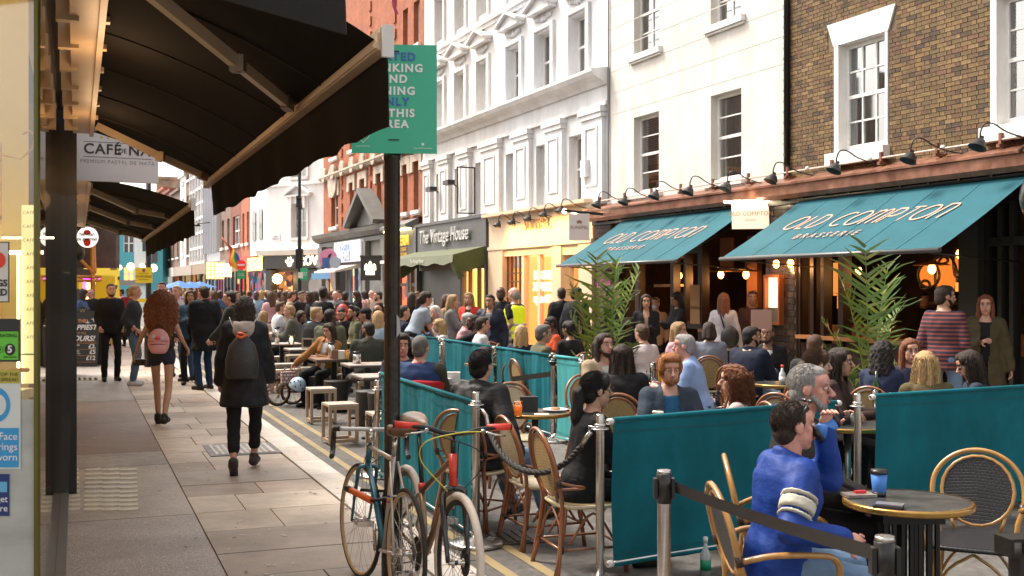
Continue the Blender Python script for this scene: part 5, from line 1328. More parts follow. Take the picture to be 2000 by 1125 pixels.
letters("Face\ncoverings\nmust be worn",MATS['ink_white'],nw,(sx_(36),-.007,GZ(872,3.9)),.036,.0005,'sticker_letters',align='RIGHT')
stick('navy_sticker',-60,19,925,1007,mat('sticker_navy',(.01,.03,.16),.4),-.003);stick('pale_band',-60,15,940,960,mat('sticker_sky',(.12,.40,.65),.4),-.0045)
letters("get\nhere",MATS['ink_white'],nw,(sx_(17),-.007,GZ(983,3.9)),.032,.0005,'sticker_letters',align='RIGHT')
q=MB();q.tube([(P(p_,4.2)-nw.location.x,.3,GZ(y_,4.2)) for p_,y_ in ((-10,300),(40,310),(62,290),(70,265),(58,255),(44,262))],.004,6);q.build('lamp_arm',mat('brass',(.4,.25,.08),.3,metal=.8),nw)
al=bpy.data.lights.new('shop_light','AREA');al.energy=2.0;al.color=(1,.75,.35);al.size=.7
ao=bpy.data.objects.new('shop_light',al);C.objects.link(ao);ao.location=(nw.location.x+.4,4.25,3.2);ao.rotation_euler=(0,0,0)
# ------------------------------------------------ street pole with the green notice
dP=6.4;XP=P(766,dP)
pl=thing('sign_post','scuffed black street post carrying the green notice, bikes leaning on it','post',(XP,dP,0))
q=MB();q.lathe([(.062,0),(.062,.5),(.046,.56),(.046,2.42),(.05,2.43),(.05,2.5),(.046,2.5),(.046,3.02)],(0,0,0),18)
q.build('post',mat('scuffed_black',(.008,.007,.006),.32,var=.5,vs=9,col2=(.028,.02,.014),coat=.2,bump=.4,bs=40,metal=.2),pl)
q=MB();q.lathe([(.05,2.52),(.056,2.53),(.056,2.57),(.05,2.58)],(0,0,0),18);q.box(.04,.12,-.03,.03,2.46,2.68);q.build('clamp',MATS['black_iron'],pl)
q=MB();q.add([(.03,-.045,1.55),(.045,-.03,1.53),(.05,-.02,1.45),(.03,-.047,1.42)],[(0,1,2,3)]);q.build('scuff',mat('scuff_grey',(.35,.34,.34),.8),pl)
ns=thing('notice_board','green square notice on the black post, corner hidden by the awning','sign',(XP,dP,GZ(197,dP)),radians(4))
gm_=mat('notice_green',(.055,.46,.29),.35,var=.05,vs=2)
x0_,x1_=P(689,dP)-XP,P(853,dP)-XP;hz=105*dP/F
q=MB();q.box(x0_,x1_,-.075,-.065,-hz,hz);q.build('panel',gm_,ns)
wi=mat('notice_white',(.82,.84,.82),.45);bi=mat('notice_blue',(.045,.13,.42),.45)
xc=P(770,dP)-XP;k_=dP/F
for txt,py,m_,xr in (("SEATED",116,bi,812),("DRINKING",138,wi,826),("AND",159,wi,796),("DINING",182,wi,811),("ONLY",203,bi,799),("IN THIS",225,wi,810),("AREA",246,wi,798)):
 letters(txt,m_,ns,(P(xr,dP)-XP,-.078,(197-py)*k_),.062,.0006,'notice_letters',align='RIGHT',bold=.0022,spacing=1.22)
q=MB()
hx,hz_=P(711,dP)-XP,(197-270)*k_
pts=[(hx+.035*(16*sin(a_)**3)/16,-.078,hz_+.035*(13*cos(a_)-5*cos(2*a_)-2*cos(3*a_)-cos(4*a_))/16) for a_ in [2*pi*k/28 for k in range(28)]]
q.tube(pts,.0016,4,closed=True);q.tube([(hx-.02,-.078,hz_),(hx-.008,-.078,hz_),(hx,-.078,hz_+.012),(hx+.006,-.078,hz_-.012),(hx+.012,-.078,hz_),(hx+.022,-.078,hz_)],.0014,4);q.build('heart_emblem',wi,ns)
letters("#WESTMINSTER",wi,ns,(hx,-.078,(197-289)*k_),.011,.0004,'notice_letters');letters("STAY",wi,ns,(hx,-.078,(197-255)*k_),.009,.0004,'notice_letters')
letters("City of Westminster",wi,ns,(P(826,dP)-XP,-.078,(197-292)*k_),.013,.0004,'notice_letters')
q=MB();disc_xz(q,P(826,dP)-XP,(197-284)*k_,.008,.008,-.077);q.build('crest',wi,ns)
q=MB();q.box(xc-.035,xc+.03,-.08,-.076,(197-104)*k_,(197-106)*k_+.0);q.box(xc-.03,xc+.03,-.08,-.076,(197-275)*k_,(197-277)*k_);q.build('cable_tie',ink,ns)
# ================================================================ FURNITURE
steel=mat('brushed_steel',(.52,.50,.48),.26,metal=.95,var=.1,vs=3,stretch=(1,1,8))
teal=mat('banner_teal',(.005,.125,.16),.85,var=.16,vs=2.5,bump=.4,bs=260,spec=.2,dirt=.25)
teal_l=mat('banner_teal_thin',(.03,.27,.28),.8,var=.1,vs=3,bump=.3,bs=200)
wplast=MATS['white_plastic']
stn=None
def stanchion(px,d,top_py,label,base=True,r=.026,collar=True,belt=False,X=None):
 x=P(px,d) if X is None else X;zt=GZ(top_py,d)
 t=thing('stanchion' ,label,'post',(x,d,ROAD),0,'steel barrier posts')
 h=zt-ROAD
 q=MB();q.lathe([(r,.02),(r,h-.01),(r*.9,h)],(0,0,0),16);q.build('pole',steel,t)
 if collar:
  q=MB();q.lathe([(r*1.25,h-.075),(r*1.35,h-.07),(r*1.35,h-.062),(r*1.25,h-.058)],(0,0,0),16);q.lathe([(.05,h-.092),(.055,h-.09),(.055,h-.086),(.05,h-.084)],(0,0,0),16);q.build('collar',steel,t)
 if belt:
  q=MB();q.lathe([(r*1.12,h-.14),(r*1.12,h-.012),(r*1.0,h-.01)],(0,0,0),16);q.box(-r*1.55,-r*1.05,-.02,.02,h-.12,h-.03);q.box(r*1.05,r*1.55,-.02,.02,h-.12,h-.03);q.build('belt_cassette',mat('black_plastic',(.012,.012,.012),.35),t)
  q=MB();q.lathe([(r*1.06,h-.009),(r*1.0,h+.006)],(0,0,0),16);q.build('cap',steel,t)
 if base:
  q=MB();q.lathe([(.19,0),(.19,.02),(.17,.032),(.05,.045),(.03,.06)],(0,0,0),26);q.build('base',steel,t)
 return t
def banner(label,p0,p1,z0,z1,m=teal,n=60,amp=.012,bars=True,logo=False,hem=True):
 """cloth panel from p0 to p1 (x,y)"""
 a=Vector((p0[0],p0[1],0));b=Vector((p1[0],p1[1],0));L_=(b-a).length;dv=(b-a)/L_
 t=thing('banner_barrier',label,'barrier',(a.x,a.y,0),atan2(dv.y,dv.x),'teal cloth barriers round the tables')
 q=MB();vs=[];m_=8
 for j in range(m_+1):
  v_=j/m_
  for i in range(n+1):
   u=i/n;am=amp*(.15+.85*sin(pi*v_));vs.append((u*L_,am*sin(u*L_*7+v_*1.3+a.x)+am*.5*sin(u*L_*19+v_*3)+am*.42*sin(u*L_*41+v_*4+a.y),z0+(z1-z0)*v_-.012*sin(pi*u)*(v_)+.006*sin(u*L_*8)*(1-v_)))
 q.add(vs,[(j*(n+1)+i,j*(n+1)+i+1,(j+1)*(n+1)+i+1,(j+1)*(n+1)+i) for j in range(m_) for i in range(n)],0,True)
 q.build('cloth',m,t)
 if hem:
  q=MB()
  for zz in (z1-.075,z0+.07):
   q.add([(L_*i/n,-.0045+amp*.4*sin(L_*i/n*9+1.2*(zz>.4)+a.x)*.6-.004,zz-.012*sin(pi*i/n)+k) for i in range(n+1) for k in (0,.006)],[(2*i,2*i+2,2*i+3,2*i+1) for i in range(n)],0,True)
  q.build('hem_stitch',mat('teal_stitch',(.004,.07,.09),.8),t)
 if bars:
  for zz in (z1-.004,z0+.012): MB().tube([(-.003,0,zz),(L_+.003,0,zz)],.0165,8).build('bar_sleeve',m,t)
  q=MB();q.tube([(-.05,0,z1-.01),(L_+.05,0,z1-.01)],.011,8);q.tube([(-.05,0,z0+.02),(L_+.05,0,z0+.02)],.013,8);q.build('crossbar',steel,t)
  q=MB();q.tube([(-.045,0,z1-.012),(-.012,0,z1-.012)],.02,8);q.tube([(L_+.012,0,z1-.012),(L_+.045,0,z1-.012)],.02,8);q.tube([(-.045,0,z0+.02),(-.01,0,z0+.02)],.022,8);q.build('bar_ends',wplast,t)
 return t
S1=(P(1172,6.68),6.68);S2=(P(1675,7.9),7.9);S3=(P(930,7.7),7.7);S4=(P(737,10.5),10.5)
stanchion(1172,6.68,808,'steel post at the left end of the large foreground teal banner')
stanchion(1675,7.9,768,'steel post between the two foreground teal banners, behind the blue jacket man')
stanchion(930,7.7,765,'steel post where the black rope hooks on, right of the bicycles')
stanchion(1297,5.0,920,'steel post carrying the black belt, left of the blue jacket man',collar=False,belt=True,r=.03)
stanchion(1728,3.7,1050,'shortest looking steel post with black belt clip at the bottom edge',collar=False,belt=True,r=.031)
stanchion(737,10.5,742,'steel post just left of the black street pole')
stanchion(865,17.0,661,'steel post in the long teal barrier behind the vest man')
stanchion(1080,12.9,690,'steel post with belt clip left of the pale teal panel',belt=True)
stanchion(1138,12.2,692,'steel post right of the pale teal panel, beside the long haired man')
stanchion(1118,21.5,625,'thin dark post in front of the cream shop',base=False)
def lerp2(a,b,k): return (a[0]+(b[0]-a[0])*k,a[1]+(b[1]-a[1])*k)
banner('large foreground teal cloth banner in front of the four seated friends',lerp2(S1,S2,.045),lerp2(S1,S2,.90),.035,.915,n=90,amp=.013)
S5=(P(2110,9.05),9.05)
banner('teal cloth banner at the right edge behind the empty black chair',lerp2(S2,S5,.07),S5,.05,.94,n=80,amp=.013)
banner('teal cloth banner behind the two bicycles',lerp2(S4,S3,.05),lerp2(S4,S3,.975),-.02,.92,n=90,amp=.018)
Q=[(P(672,23.5),23.5),(P(865,17.0),17.0),(P(965,14.8),14.8),(P(1080,12.9),12.9),(P(1138,12.2),12.2)]
banner('farthest section of the long teal barrier, beside the dark green jacket man',Q[0],lerp2(Q[0],Q[1],.97),-.0,.93,amp=.02)
banner('middle section of the long teal barrier behind the vest man',lerp2(Q[1],Q[2],.04),lerp2(Q[1],Q[2],.98),.0,.93,amp=.025)
banner('near section of the long teal barrier behind the black haired man',lerp2(Q[2],Q[3],.03),lerp2(Q[2],Q[3],.96),.0,.93,amp=.03)
banner('pale thin teal panel between two steel posts',lerp2(Q[3],Q[4],.12),lerp2(Q[3],Q[4],.9),.0,.93,m=teal_l,amp=.01)
banner('distant teal barrier behind the stooping waitress',(P(795,24.5),24.5),(P(900,22.5),22.5),.0,.96,amp=.02)
# belt and rope
q=MB();a=Vector((P(1297,5.0)+.04,5.0,GZ(950,5.0)));b=Vector((P(1728,3.7)-.045,3.7,GZ(1078,3.7)))
n=16;vs=[]
for i in range(n+1):
 u=i/n;p=a.lerp(b,u);tw=.006*sin(u*pi*1.5);sg=-.012*sin(pi*u);vs += [(p.x,p.y-tw,p.z+.024+sg),(p.x,p.y+tw,p.z-.024+sg)]
q.add(vs,[(2*i,2*i+1,2*i+3,2*i+2) for i in range(n)],0,True)
tag(q.build('belt',mat('belt_black',(.012,.010,.009),.6,bump=.2,bs=300)),'black retractable belt stretched in front of the blue jacket man','belt')
q=MB();a=Vector((P(1000,13.4),13.4,GZ(740,13.4)));b=Vector((P(1076,12.9),12.9,GZ(730,12.9)))
q.quad(a+Vector((0,0,-.03)),b+Vector((0,0,-.03)),b+Vector((0,0,.03)),a+Vector((0,0,.03)));tag(q.build('belt',MATS['belt_black']),'short black belt across the teal barrier by the round table','belt')
rp=thing('barrier_rope','thick black twisted rope hanging between two steel posts','rope',(0,0,0))
A=at(948,802,7.65);B=at(1150,846,6.72);n=60;pts=[]
A2=at(950,838,7.6);
ctl=[at(955,840,7.6),at(975,880,7.4),at(1010,912,7.2),at(1060,922,7.0),at(1105,903,6.85),at(1135,872,6.75)]
pth=smooth_path(ctl,12)
q=MB()
for ph in range(3):
 st=[]
 for i,p in enumerate(pth):
  t_=(pth[min(i+1,len(pth)-1)]-pth[max(i-1,0)]).normalized();u_=t_.cross(Vector((0,0,1))).normalized();w_=t_.cross(u_)
  a_=i*.85+ph*2*pi/3;st.append(p+(u_*cos(a_)+w_*sin(a_))*.0095)
 q.tube(st,.0115,6)
q.build('rope',mat('rope_black',(.012,.011,.010),.65,bump=.5,bs=300),rp)
q=MB();q.tube([at(941,800,7.66),at(950,812,7.65),ctl[0]],.015,8);q.tube([ctl[-1],at(1145,855,6.7),at(1155,842,6.68)],.015,8);q.build('end_fitting',steel,rp)
q=MB();q.tube([at(930,798,7.66),at(941,798,7.66),at(947,806,7.66)],.006,6);q.tube([at(1172,836,6.66),at(1150,832,6.68),at(1150,846,6.68)],.006,6);q.build('hook',steel,rp)
mbk=thing('metal_bracket','black metal bracket with round holes at the bottom right corner','bracket',at(1992,1082,4.1),radians(10))
q=MB();q.box(-.07,.12,-.05,.05,-.0,.012);q.box(-.07,.12,-.05,.05,.055,.066);
q.box(-.07,-.055,-.05,.05,.0121,.0549);q.box(-.02,-.005,-.05,-.04,.0121,.0549);q.box(.03,.045,-.05,-.04,.0121,.0549);q.build('plates',mat('bracket_black',(.02,.018,.016),.4,metal=.5,var=.4,vs=30),mbk)
q=MB();q.box(-.02,.1,-.03,.04,-1.0,-.001);q.build('post',MATS['black_plastic'],mbk)
q=MB();q.lathe([(.014,-.004),(.014,.0)],(.005,-.052,.034),12,ax='y');q.lathe([(.014,-.004),(.014,.0)],(.075,-.052,.034),12,ax='y');q.build('hole_rim',steel,mbk)
# ---------------------------------------------------------------- bistro chairs
def weavemat(name,c1,c2,sc_=60,bump=.8,hole=None):
 if name in MATS: return MATS[name]
 m=bpy.data.materials.new(name);m.use_nodes=True;MATS[name]=m
 nt=m.node_tree;b=nt.nodes['Principled BSDF'];N=nt.nodes.new;L=nt.links.new
 tc=N('ShaderNodeTexCoord');sx=N('ShaderNodeSeparateXYZ');cxn=N('ShaderNodeCombineXYZ');L(tc.outputs['Object'],sx.inputs[0])
 ad=N('ShaderNodeMath');ad.operation='ADD';L(sx.outputs[1],ad.inputs[0]);L(sx.outputs[2],ad.inputs[1])
 L(sx.outputs[0],cxn.inputs[0]);L(ad.outputs[0],cxn.inputs[1])
 mp=N('ShaderNodeMapping');mp.inputs['Rotation'].default_value=(0,0,radians(45) if hole else 0);L(cxn.outputs[0],mp.inputs[0])
 ck=N('ShaderNodeTexBrick');ck.inputs['Scale'].default_value=sc_;ck.inputs['Brick Width'].default_value=1.0;ck.inputs['Row Height'].default_value=.6;ck.inputs['Mortar Size'].default_value=.09;ck.inputs['Mortar Smooth'].default_value=.8
 ck.inputs['Color1'].default_value=(*c1,1);ck.inputs['Color2'].default_value=(*[c*.8 for c in c1],1);ck.inputs['Mortar'].default_value=(*c2,1)
 L(mp.outputs[0],ck.inputs['Vector']);L(ck.outputs['Color'],b.inputs['Base Color'])
 bp=N('ShaderNodeBump');bp.inputs['Strength'].default_value=bump;bp.inputs['Distance'].default_value=.004;bp.invert=True
 L(ck.outputs['Fac'],bp.inputs['Height']);L(bp.outputs[0],b.inputs['Normal']);b.inputs['Roughness'].default_value=.45
 return m
w_cream=weavemat('cream_weave',(.60,.52,.36),(.16,.11,.06),55,hole=True)
w_cane=weavemat('cane_weave',(.50,.36,.16),(.07,.045,.02),48,hole=True)
w_black=weavemat('black_weave',(.018,.018,.022),(.004,.004,.005),42,1.0)
r_brown=mat('rattan_brown',(.23,.085,.032),.32,var=.3,vs=14,coat=.4,stretch=(1,1,.4))
r_gold=mat('rattan_gold',(.34,.175,.045),.30,var=.25,vs=14,coat=.4,stretch=(1,1,.4))
r_dark=mat('rattan_binding',(.035,.02,.014),.4)
def chair_proto(kind):
 fr=r_gold if kind == 'black' else r_brown
 wv={'black': w_black,'cream': w_cream,'cane': w_cane}[kind]
 t=thing('bistro_chair','x','chair',(0,0,0),0)
 n=22;back=-.20
 def bp(x,z): return Vector((x,back-.10*max(0,(z-.45))/.45,z))       # leaning back
 w_=.225 if kind == 'black' else .205;top=.93 if kind == 'black' else .95
 # outer hoop runs from the rear feet over the top
 L_=[bp(-w_-.03,.0)+Vector((0,-.05,0)),bp(-w_+.03,.44),bp(-w_-.005,.62)]
 R_=[Vector((-p.x,p.y,p.z)) for p in L_]
 pts=[*L_,*[bp(w_*1.04*cos(radians(a)),.70+(top-.70)*sin(radians(a))) for a in range(170,5,-20)],*R_[::-1]]
 q=MB();q.tube(smooth_path(pts,3),.0145,7);q.build('back_hoop',fr,t)
 iw,ih,cz=w_-.042,(top-.035-.50)/2,(top-.035+.50)/2
 q=MB();q.tube([bp(iw*cos(2*pi*k/n),cz+ih*sin(2*pi*k/n))+Vector((0,.004,0)) for k in range(n)],.012,6,closed=True)
 for sx in (-1,1): q.tube([bp(sx*iw*.75,cz-ih*.72),bp(sx*iw*.62,.47)],.011,6)
 q.build('oval_frame',fr,t)
 q=MB();c=bp(0,cz);vs=[c+Vector((0,-.012,0))]+[bp(iw*.97*cos(2*pi*k/n),cz+ih*.97*sin(2*pi*k/n)) for k in range(n)]
 q.add(vs,[(0,1+(k+1)%n,1+k) for k in range(n)],0,True)
 q.add([v+Vector((0,.012,0)) for v in vs],[(0,1+k,1+(k+1)%n) for k in range(n)],0,True)
 q.build('back_panel',wv,t)
 # seat
 q=MB();sp_=[]
 for k in range(24):
  a=2*pi*k/24;ca,sa=cos(a),sin(a);ex=.42
  sp_.append((.215*abs(ca)**ex*(1 if ca>0 else -1)*(1+.05*sa),.205*abs(sa)**ex*(1 if sa>0 else -1)+.01))
 q.prism(sp_,'z',.44,.462)
 q.build('seat',wv,t)
 q=MB();q.tube([Vector((x*1.01,y*1.01,.448)) for x,y in sp_],.0145,6,closed=True);q.build('seat_rim',wv if kind == 'black' else mat('cream_binding',(.52,.44,.28),.5),t)
 for sx in (-1,1):
  q=MB();q.tube(smooth_path([(sx*.185,.185,.445),(sx*.19,.19,.25),(sx*.205,.215,.0)],3),.0145,7);q.build('leg',fr,t)
  q=MB();q.tube(smooth_path([(sx*.17,-.175,.445),(sx*.185,-.2,.25),(sx*.215,-.26,.0)],3),.013,7);q.build('leg',fr,t)
 q=MB();
 q.tube([(-.19,.2,.17),(.19,.2,.17)],.009,6);q.tube([(-.2,-.21,.17),(.2,-.21,.17)],.009,6)
 for sx in (-1,1):
  q.tube([(sx*.195,.2,.17),(sx*.198,-.21,.17)],.009,6)
  q.tube(smooth_path([(sx*.18,.19,.2),(sx*.12,.19,.33),(0,.19,.42)],3),.009,6);q.tube(smooth_path([(sx*.185,.15,.2),(sx*.185,.0,.40),(sx*.185,-.16,.2)],4),.009,6)
  q.tube(smooth_path([(sx*.19,-.2,.2),(sx*.12,-.2,.33),(0,-.2,.42)],3),.009,6)
 q.build('stretcher',fr,t)
 q=MB()
 for sx in (-1,1):
  for sy,yy in ((1,.205),(-1,-.215)): q.tube([(sx*.198,yy,.15),(sx*.196,yy,.195)],.0175,7)
  q.tube([bp(sx*w_,.585),bp(sx*(w_+.002),.635)],.019,7)
 q.build('binding',r_dark,t)
 if kind == 'black':
  for sx in (-1,1):
   q=MB();q.tube(smooth_path([bp(sx*(w_-.01),.60),(sx*.275,-.1,.645),(sx*.29,.08,.65),(sx*.28,.17,.63),(sx*.255,.20,.55),(sx*.225,.19,.42)],4),.0155,7);q.build('armrest',fr,t)
 else:
  for sx in (-1,1):
   q=MB();q.tube(smooth_path([bp(sx*(w_-.01),.62),(sx*.235,-.16,.60),(sx*.235,-.09,.585),(sx*.20,-.08,.57),bp(sx*.15,.56)],4),.010,6);q.build('side_loop',fr,t)
 return t
protos={k: chair_proto(k) for k in ('cream','black','cane')}
psn={k: snapshot(v) for k,v in protos.items()}
used_=set()
def chair(kind,x,y,face,label):
 if kind not in used_: o=protos[kind];used_.add(kind)
 else: o=copy_snap(psn[kind])
 o.location=(x,y,ROAD);o.rotation_euler=(0,0,-radians(face));o.scale=(1,1,.93);o['label']=label;o['group']={'cream':'cream woven bistro chairs','cane':'cane bistro chairs','black':'black woven armchairs'}[kind]
 return o
for k,px,d,face,lab in (
 ('cream',1062,7.8,68,'empty brown bistro chair with cream back, behind the rope'),
 ('cream',1000,10.1,178,'cream backed chair facing us behind the orange drinks table'),
 ('cane',980,17.2,60,'cane chair between the checked shirt and the blonde, nearer the wine shop'),
 ('cane',995,15.8,20,'low cane chair beside the blonde woman in navy'),
 ('cream',1292,14.4,160,'pale backed chair beside the pink top woman'),
 ('cream',1548,9.6,40,'pale chair behind the grey haired man at the foreground table'),
 ('black',1905,5.95,205,'empty gold framed armchair with black woven back by the round table'),
 ): chair(k,P(px,d),d,face,lab)
# ---------------------------------------------------------------- tables
dtop=mat('dark_table_top',(.022,.025,.028),.33,var=.5,vs=7,col2=(.06,.062,.06),rvar=.12)
brass_e=mat('brass_edge',(.40,.235,.065),.26,metal=.75,var=.1)
blk_i=MATS['black_iron']
def round_table(px,d,r,label,zt=.72,ribs=False,top=None,loc=None):
 x,y=(P(px,d),d) if loc is None else loc
 t=thing('round_table',label,'table',(x,y,ROAD))
 q=MB();q.lathe([(r-.012,zt-.025),(r-.012,zt)],(0,0,0),36);q.build('table_top',top or dtop,t)
 q=MB();pts=[(r-.012,zt-.03),(r,zt-.03),(r+.006,zt-.022),(r+.002,zt-.015),(r+.006,zt-.008),(r,zt+.001),(r-.012,zt+.002)];q.lathe(pts,(0,0,0),40,cap=False);q.build('brass_rim',brass_e,t)
 if ribs:
  q=MB()
  for a in range(4):
   an=a*pi/2+.5;q.beam((.05*cos(an),.05*sin(an),.04),(.05*cos(an),.05*sin(an),zt-.05),.022,.022)
  q.box(-.15,.15,-.09,.09,zt-.1,zt-.031)
  for k in range(-3,4): q.box(k*.042-.009,k*.042+.009,-.06,-.035,.06,zt-.1);q.box(k*.042-.009,k*.042+.009,.035,.06,.06,zt-.1)
  q.box(-.14,.14,-.062,.062,.0,.06);q.build('slatted_pedestal',blk_i,t)
  q=MB()
  for a in range(4):
   an=a*pi/2+pi/4;q.beam((0,0,.03),(.26*cos(an),.26*sin(an),.012),.05,.024)
  q.build('foot',blk_i,t)
 else:
  q=MB();q.cyl((0,0),.03,.03,zt-.03,12);q.build('pedestal',steel,t)
  q=MB()
  for a in range(4):
   an=a*pi/2+.4;q.tube(smooth_path([(0,0,.07),(.12*cos(an),.12*sin(an),.05),(.26*cos(an),.26*sin(an),.015)],3),.018,6)
  q.build('foot',mat('cast_aluminium',(.42,.40,.38),.35,metal=.8),t)
 return t
TZ=.72+ROAD
round_table(1773,5.52,.305,'round black table with brass rim carrying cups in the foreground',ribs=True)
round_table(1045,9.45,.29,'round brass rimmed table with orange drinks behind the rope')
round_table(1330,7.75,.30,'round table of the four friends behind the big banner')
round_table(1300,12.6,.33,'round table crowded with glasses before the man in blue shirt')
round_table(1530,12.3,.33,'round table beside the navy suit man')
round_table(1655,8.6,.34,'brass rimmed round table beside the post between the banners')
round_table(1735,9.4,.34,'round table of the four laughing women with glasses')
round_table(1700,10.3,.26,'round table with a menu card in front of the right palm')
round_table(1090,15.5,.3,'dark red topped round table by the orange shirt man',top=mat('red_table',(.10,.012,.008),.4))
round_table(950,15.6,.3,'round table before the man in the white t-shirt')
wtop=mat('worn_table_top',(.36,.31,.27),.4,var=.18,vs=6,rvar=.15)
def sq_table(px,d,w_,label,rz=0.0,dp=None,zt=.74,m=None,leg='post'):
 x=P(px,d);dp=dp or w_
 t=thing('cafe_table',label,'table',(x,d,ROAD),rz,'square pavement tables on the left')
 q=MB();q.box(-w_/2,w_/2,-dp/2,dp/2,zt-.012,zt);q.build('table_top',m or wtop,t)
 q=MB();q.box(-w_/2-.004,w_/2+.004,-dp/2-.004,dp/2+.004,zt-.035,zt-.0121);q.build('edge',mat('table_edge',(.07,.05,.04),.5),t)
 q=MB();q.box(-.035,.035,-.035,.035,.02,zt-.036);q.build('leg',blk_i,t)
 q=MB();q.box(-.25,.25,-.03,.03,.0,.025);q.box(-.03,.03,-.25,-.031,.0,.025);q.box(-.03,.03,.031,.25,.0,.025);q.build('foot',blk_i,t)
 return t
AL=ANG_L-pi/2
sq_table(652,16.4,.62,'square cafe table under the camel coated woman',AL,m=mat('walnut_top',(.20,.115,.07),.4,var=.2))
sq_table(717,15.2,.60,'square cafe table with steel tumbler before the dark green man',AL)
sq_table(748,13.2,.62,'nearest square cafe table, half behind the black pole',AL)
sq_table(550,20.8,.66,'square cafe table with a steel jug left of the candle glass',AL)
sq_table(596,19.0,.62,'square cafe table with a glass lamp and napkin holder',AL)
sq_table(556,26,.7,'far wooden table with two beer glasses',AL,m=mat('pine_top',(.42,.24,.10),.5),zt=.9)
sq_table(690,21,.6,'slatted wooden table behind the camel coated woman',AL,m=MATS['pine_top'])
sq_table(870,12.2,.6,'dark table with white cup holder beside the vest man',AL,m=mat('dark_wood_top',(.05,.04,.035),.4))
sq_table(508,24,.6,'far cafe table behind the woman in the long black coat',AL)
# wooden frame stools
oak=mat('bleached_oak',(.34,.25,.175),.5,var=.15,vs=7,stretch=(1,1,.2));oak_t=mat('oak_seat',(.42,.36,.29),.45,var=.1)
def stool_p():
 t=thing('frame_stool','x','stool',(0,0,0))
 q=MB();q.box(-.17,.17,-.17,.17,.435,.46);q.build('seat',oak_t,t)
 for sx in (-1,1):
  for sy in (-1,1):
   q=MB();q.box(sx*.153-.017,sx*.153+.017,sy*.153-.017,sy*.153+.017,.02,.434);q.build('leg',oak,t)
 q=MB()
 for sx in (-1,1): q.box(sx*.153-.016,sx*.153+.016,-.1355,.1355,.03,.064);q.box(-.1355,.1355,sx*.153-.016,sx*.153+.016,.03,.064);q.box(-.1355,.1355,sx*.153-.016,sx*.153+.016,.40,.433)
 q.build('stretcher',oak,t);return t
s0_=stool_p();ssn=snapshot(s0_)
for i,(px,d,rz,lab) in enumerate(((664,12.75,AL+.05,'nearest wooden frame stool beside the drop handlebar'),(627,14.7,AL,'wooden frame stool behind the nearest one'),(606,18.6,AL,'stool under the table with the glass lamp'),(556,19.4,AL,'wooden stool beside the folded bicycle'),(530,21.4,AL,'far wooden stool left of the black table leg'),(577,21.9,AL,'far stool to the right of the black table leg'),(752,11.8,AL,'wooden stool hidden behind the street pole'),(512,19.0,AL,'stool next to the woman in the long coat'))):
 o=s0_ if i == 0 else copy_snap(ssn);o.location=(P(px,d),d,ROAD);o.rotation_euler=(0,0,rz);o['label']=lab;o['group']='wooden frame stools'
for i,(px,d,lab) in enumerate(((617,16.9,'black drum stool under the helmet'),(657,16.0,'black drum stool under the walnut table'),(722,14.4,'black drum stool beside the grey trousers'),(745,14.2,'black drum stool right by the street pole'))):
 q=MB();q.lathe([(.15,0),(.155,.02),(.18,.43),(.175,.45),(.0,.455)],(0,0,0),20);o=q.build('drum_stool',mat('drum_black',(.018,.016,.015),.6,var=.2),None,(P(px,d),d,ROAD));tag(o,lab,'stool','black drum stools')
# ---------------------------------------------------------------- table things
gl=glass_mat('drink_glass',(.93,.95,.95),.35,.03)
def put(name,label,cat,px,d,mb_parts,group=None,z=TZ,rz=0,x=None):
 if len(mb_parts) == 1:
  o=mb_parts[0][1].build(name,mb_parts[0][2],None,(P(px,d) if x is None else x,d,z),(0,0,rz));return tag(o,label,cat,group)
 t=thing(name,label,cat,(P(px,d) if x is None else x,d,z),rz,group)
 for n_,q_,m_ in mb_parts: q_.build(n_,m_,t)
 return t
def tumbler(px,d,h=.11,r=.035,liquid=None,label='',z=TZ,fill=.7):
 g=MB();g.lathe([(r*.8,0),(r,h)],(0,0,0),12);parts=[('glass',g,gl)]
 if liquid:
  l=MB();l.lathe([(r*.76,.004),(r*(.8+.2*fill)*.94,h*fill)],(0,0,0),12);parts.append(('drink',l,liquid))
 return put('drinking_glass',label,'glass',px,d,parts,'drinks on the tables',z)
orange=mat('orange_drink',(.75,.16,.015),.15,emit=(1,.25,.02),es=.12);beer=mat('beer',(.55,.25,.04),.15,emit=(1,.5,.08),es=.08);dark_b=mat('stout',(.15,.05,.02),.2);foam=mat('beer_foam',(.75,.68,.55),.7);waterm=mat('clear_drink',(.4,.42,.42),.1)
tumbler(990,9.3,.12,.036,orange,'orange drink, left glass on the round table behind the rope');tumbler(1012,9.15,.12,.038,orange,'orange drink, right glass on the round table behind the rope')
put('card_holder','dark square menu holder beside the orange drinks','holder',1033,9.45,[('holder',(lambda q:(q.box(-.075,.075,-.03,.03,0,.13),q)[1])(MB()),mat('holder_black',(.02,.02,.02),.5,bump=.6,bs=120))])
put('plate','white plate with food scraps on the round table behind the rope','plate',1085,9.5,[('plate',(lambda q:(q.lathe([(.05,0),(.11,.018),(.105,.022),(.05,.006)],(0,0,0),20),q)[1])(MB()),mat('china',(.75,.72,.68),.3)),('food',(lambda q:(q.ball((0,0,.02),.045,8,sc_=(1,1,.4)),q)[1])(MB()),mat('food_brown',(.4,.2,.08),.7,var=.5,vs=40))])
put('napkin','folded white paper on the round table behind the rope','napkin',1058,9.25,[('napkin',(lambda q:(q.box(-.06,.06,-.04,.04,0,.006),q)[1])(MB()),MATS['paper'])])
def pint(px,d,label,z=TZ,m=dark_b):
 g=MB();g.lathe([(.03,0),(.042,.13),(.04,.15)],(0,0,0),14);l=MB();l.lathe([(.028,.004),(.038,.118)],(0,0,0),12);f_=MB();f_.lathe([(.038,.119),(.039,.14)],(0,0,0),12)
 return put('beer_glass',label,'glass',px,d,[('glass',g,gl),('drink',l,m),('foam',f_,foam)],'drinks on the tables',z)
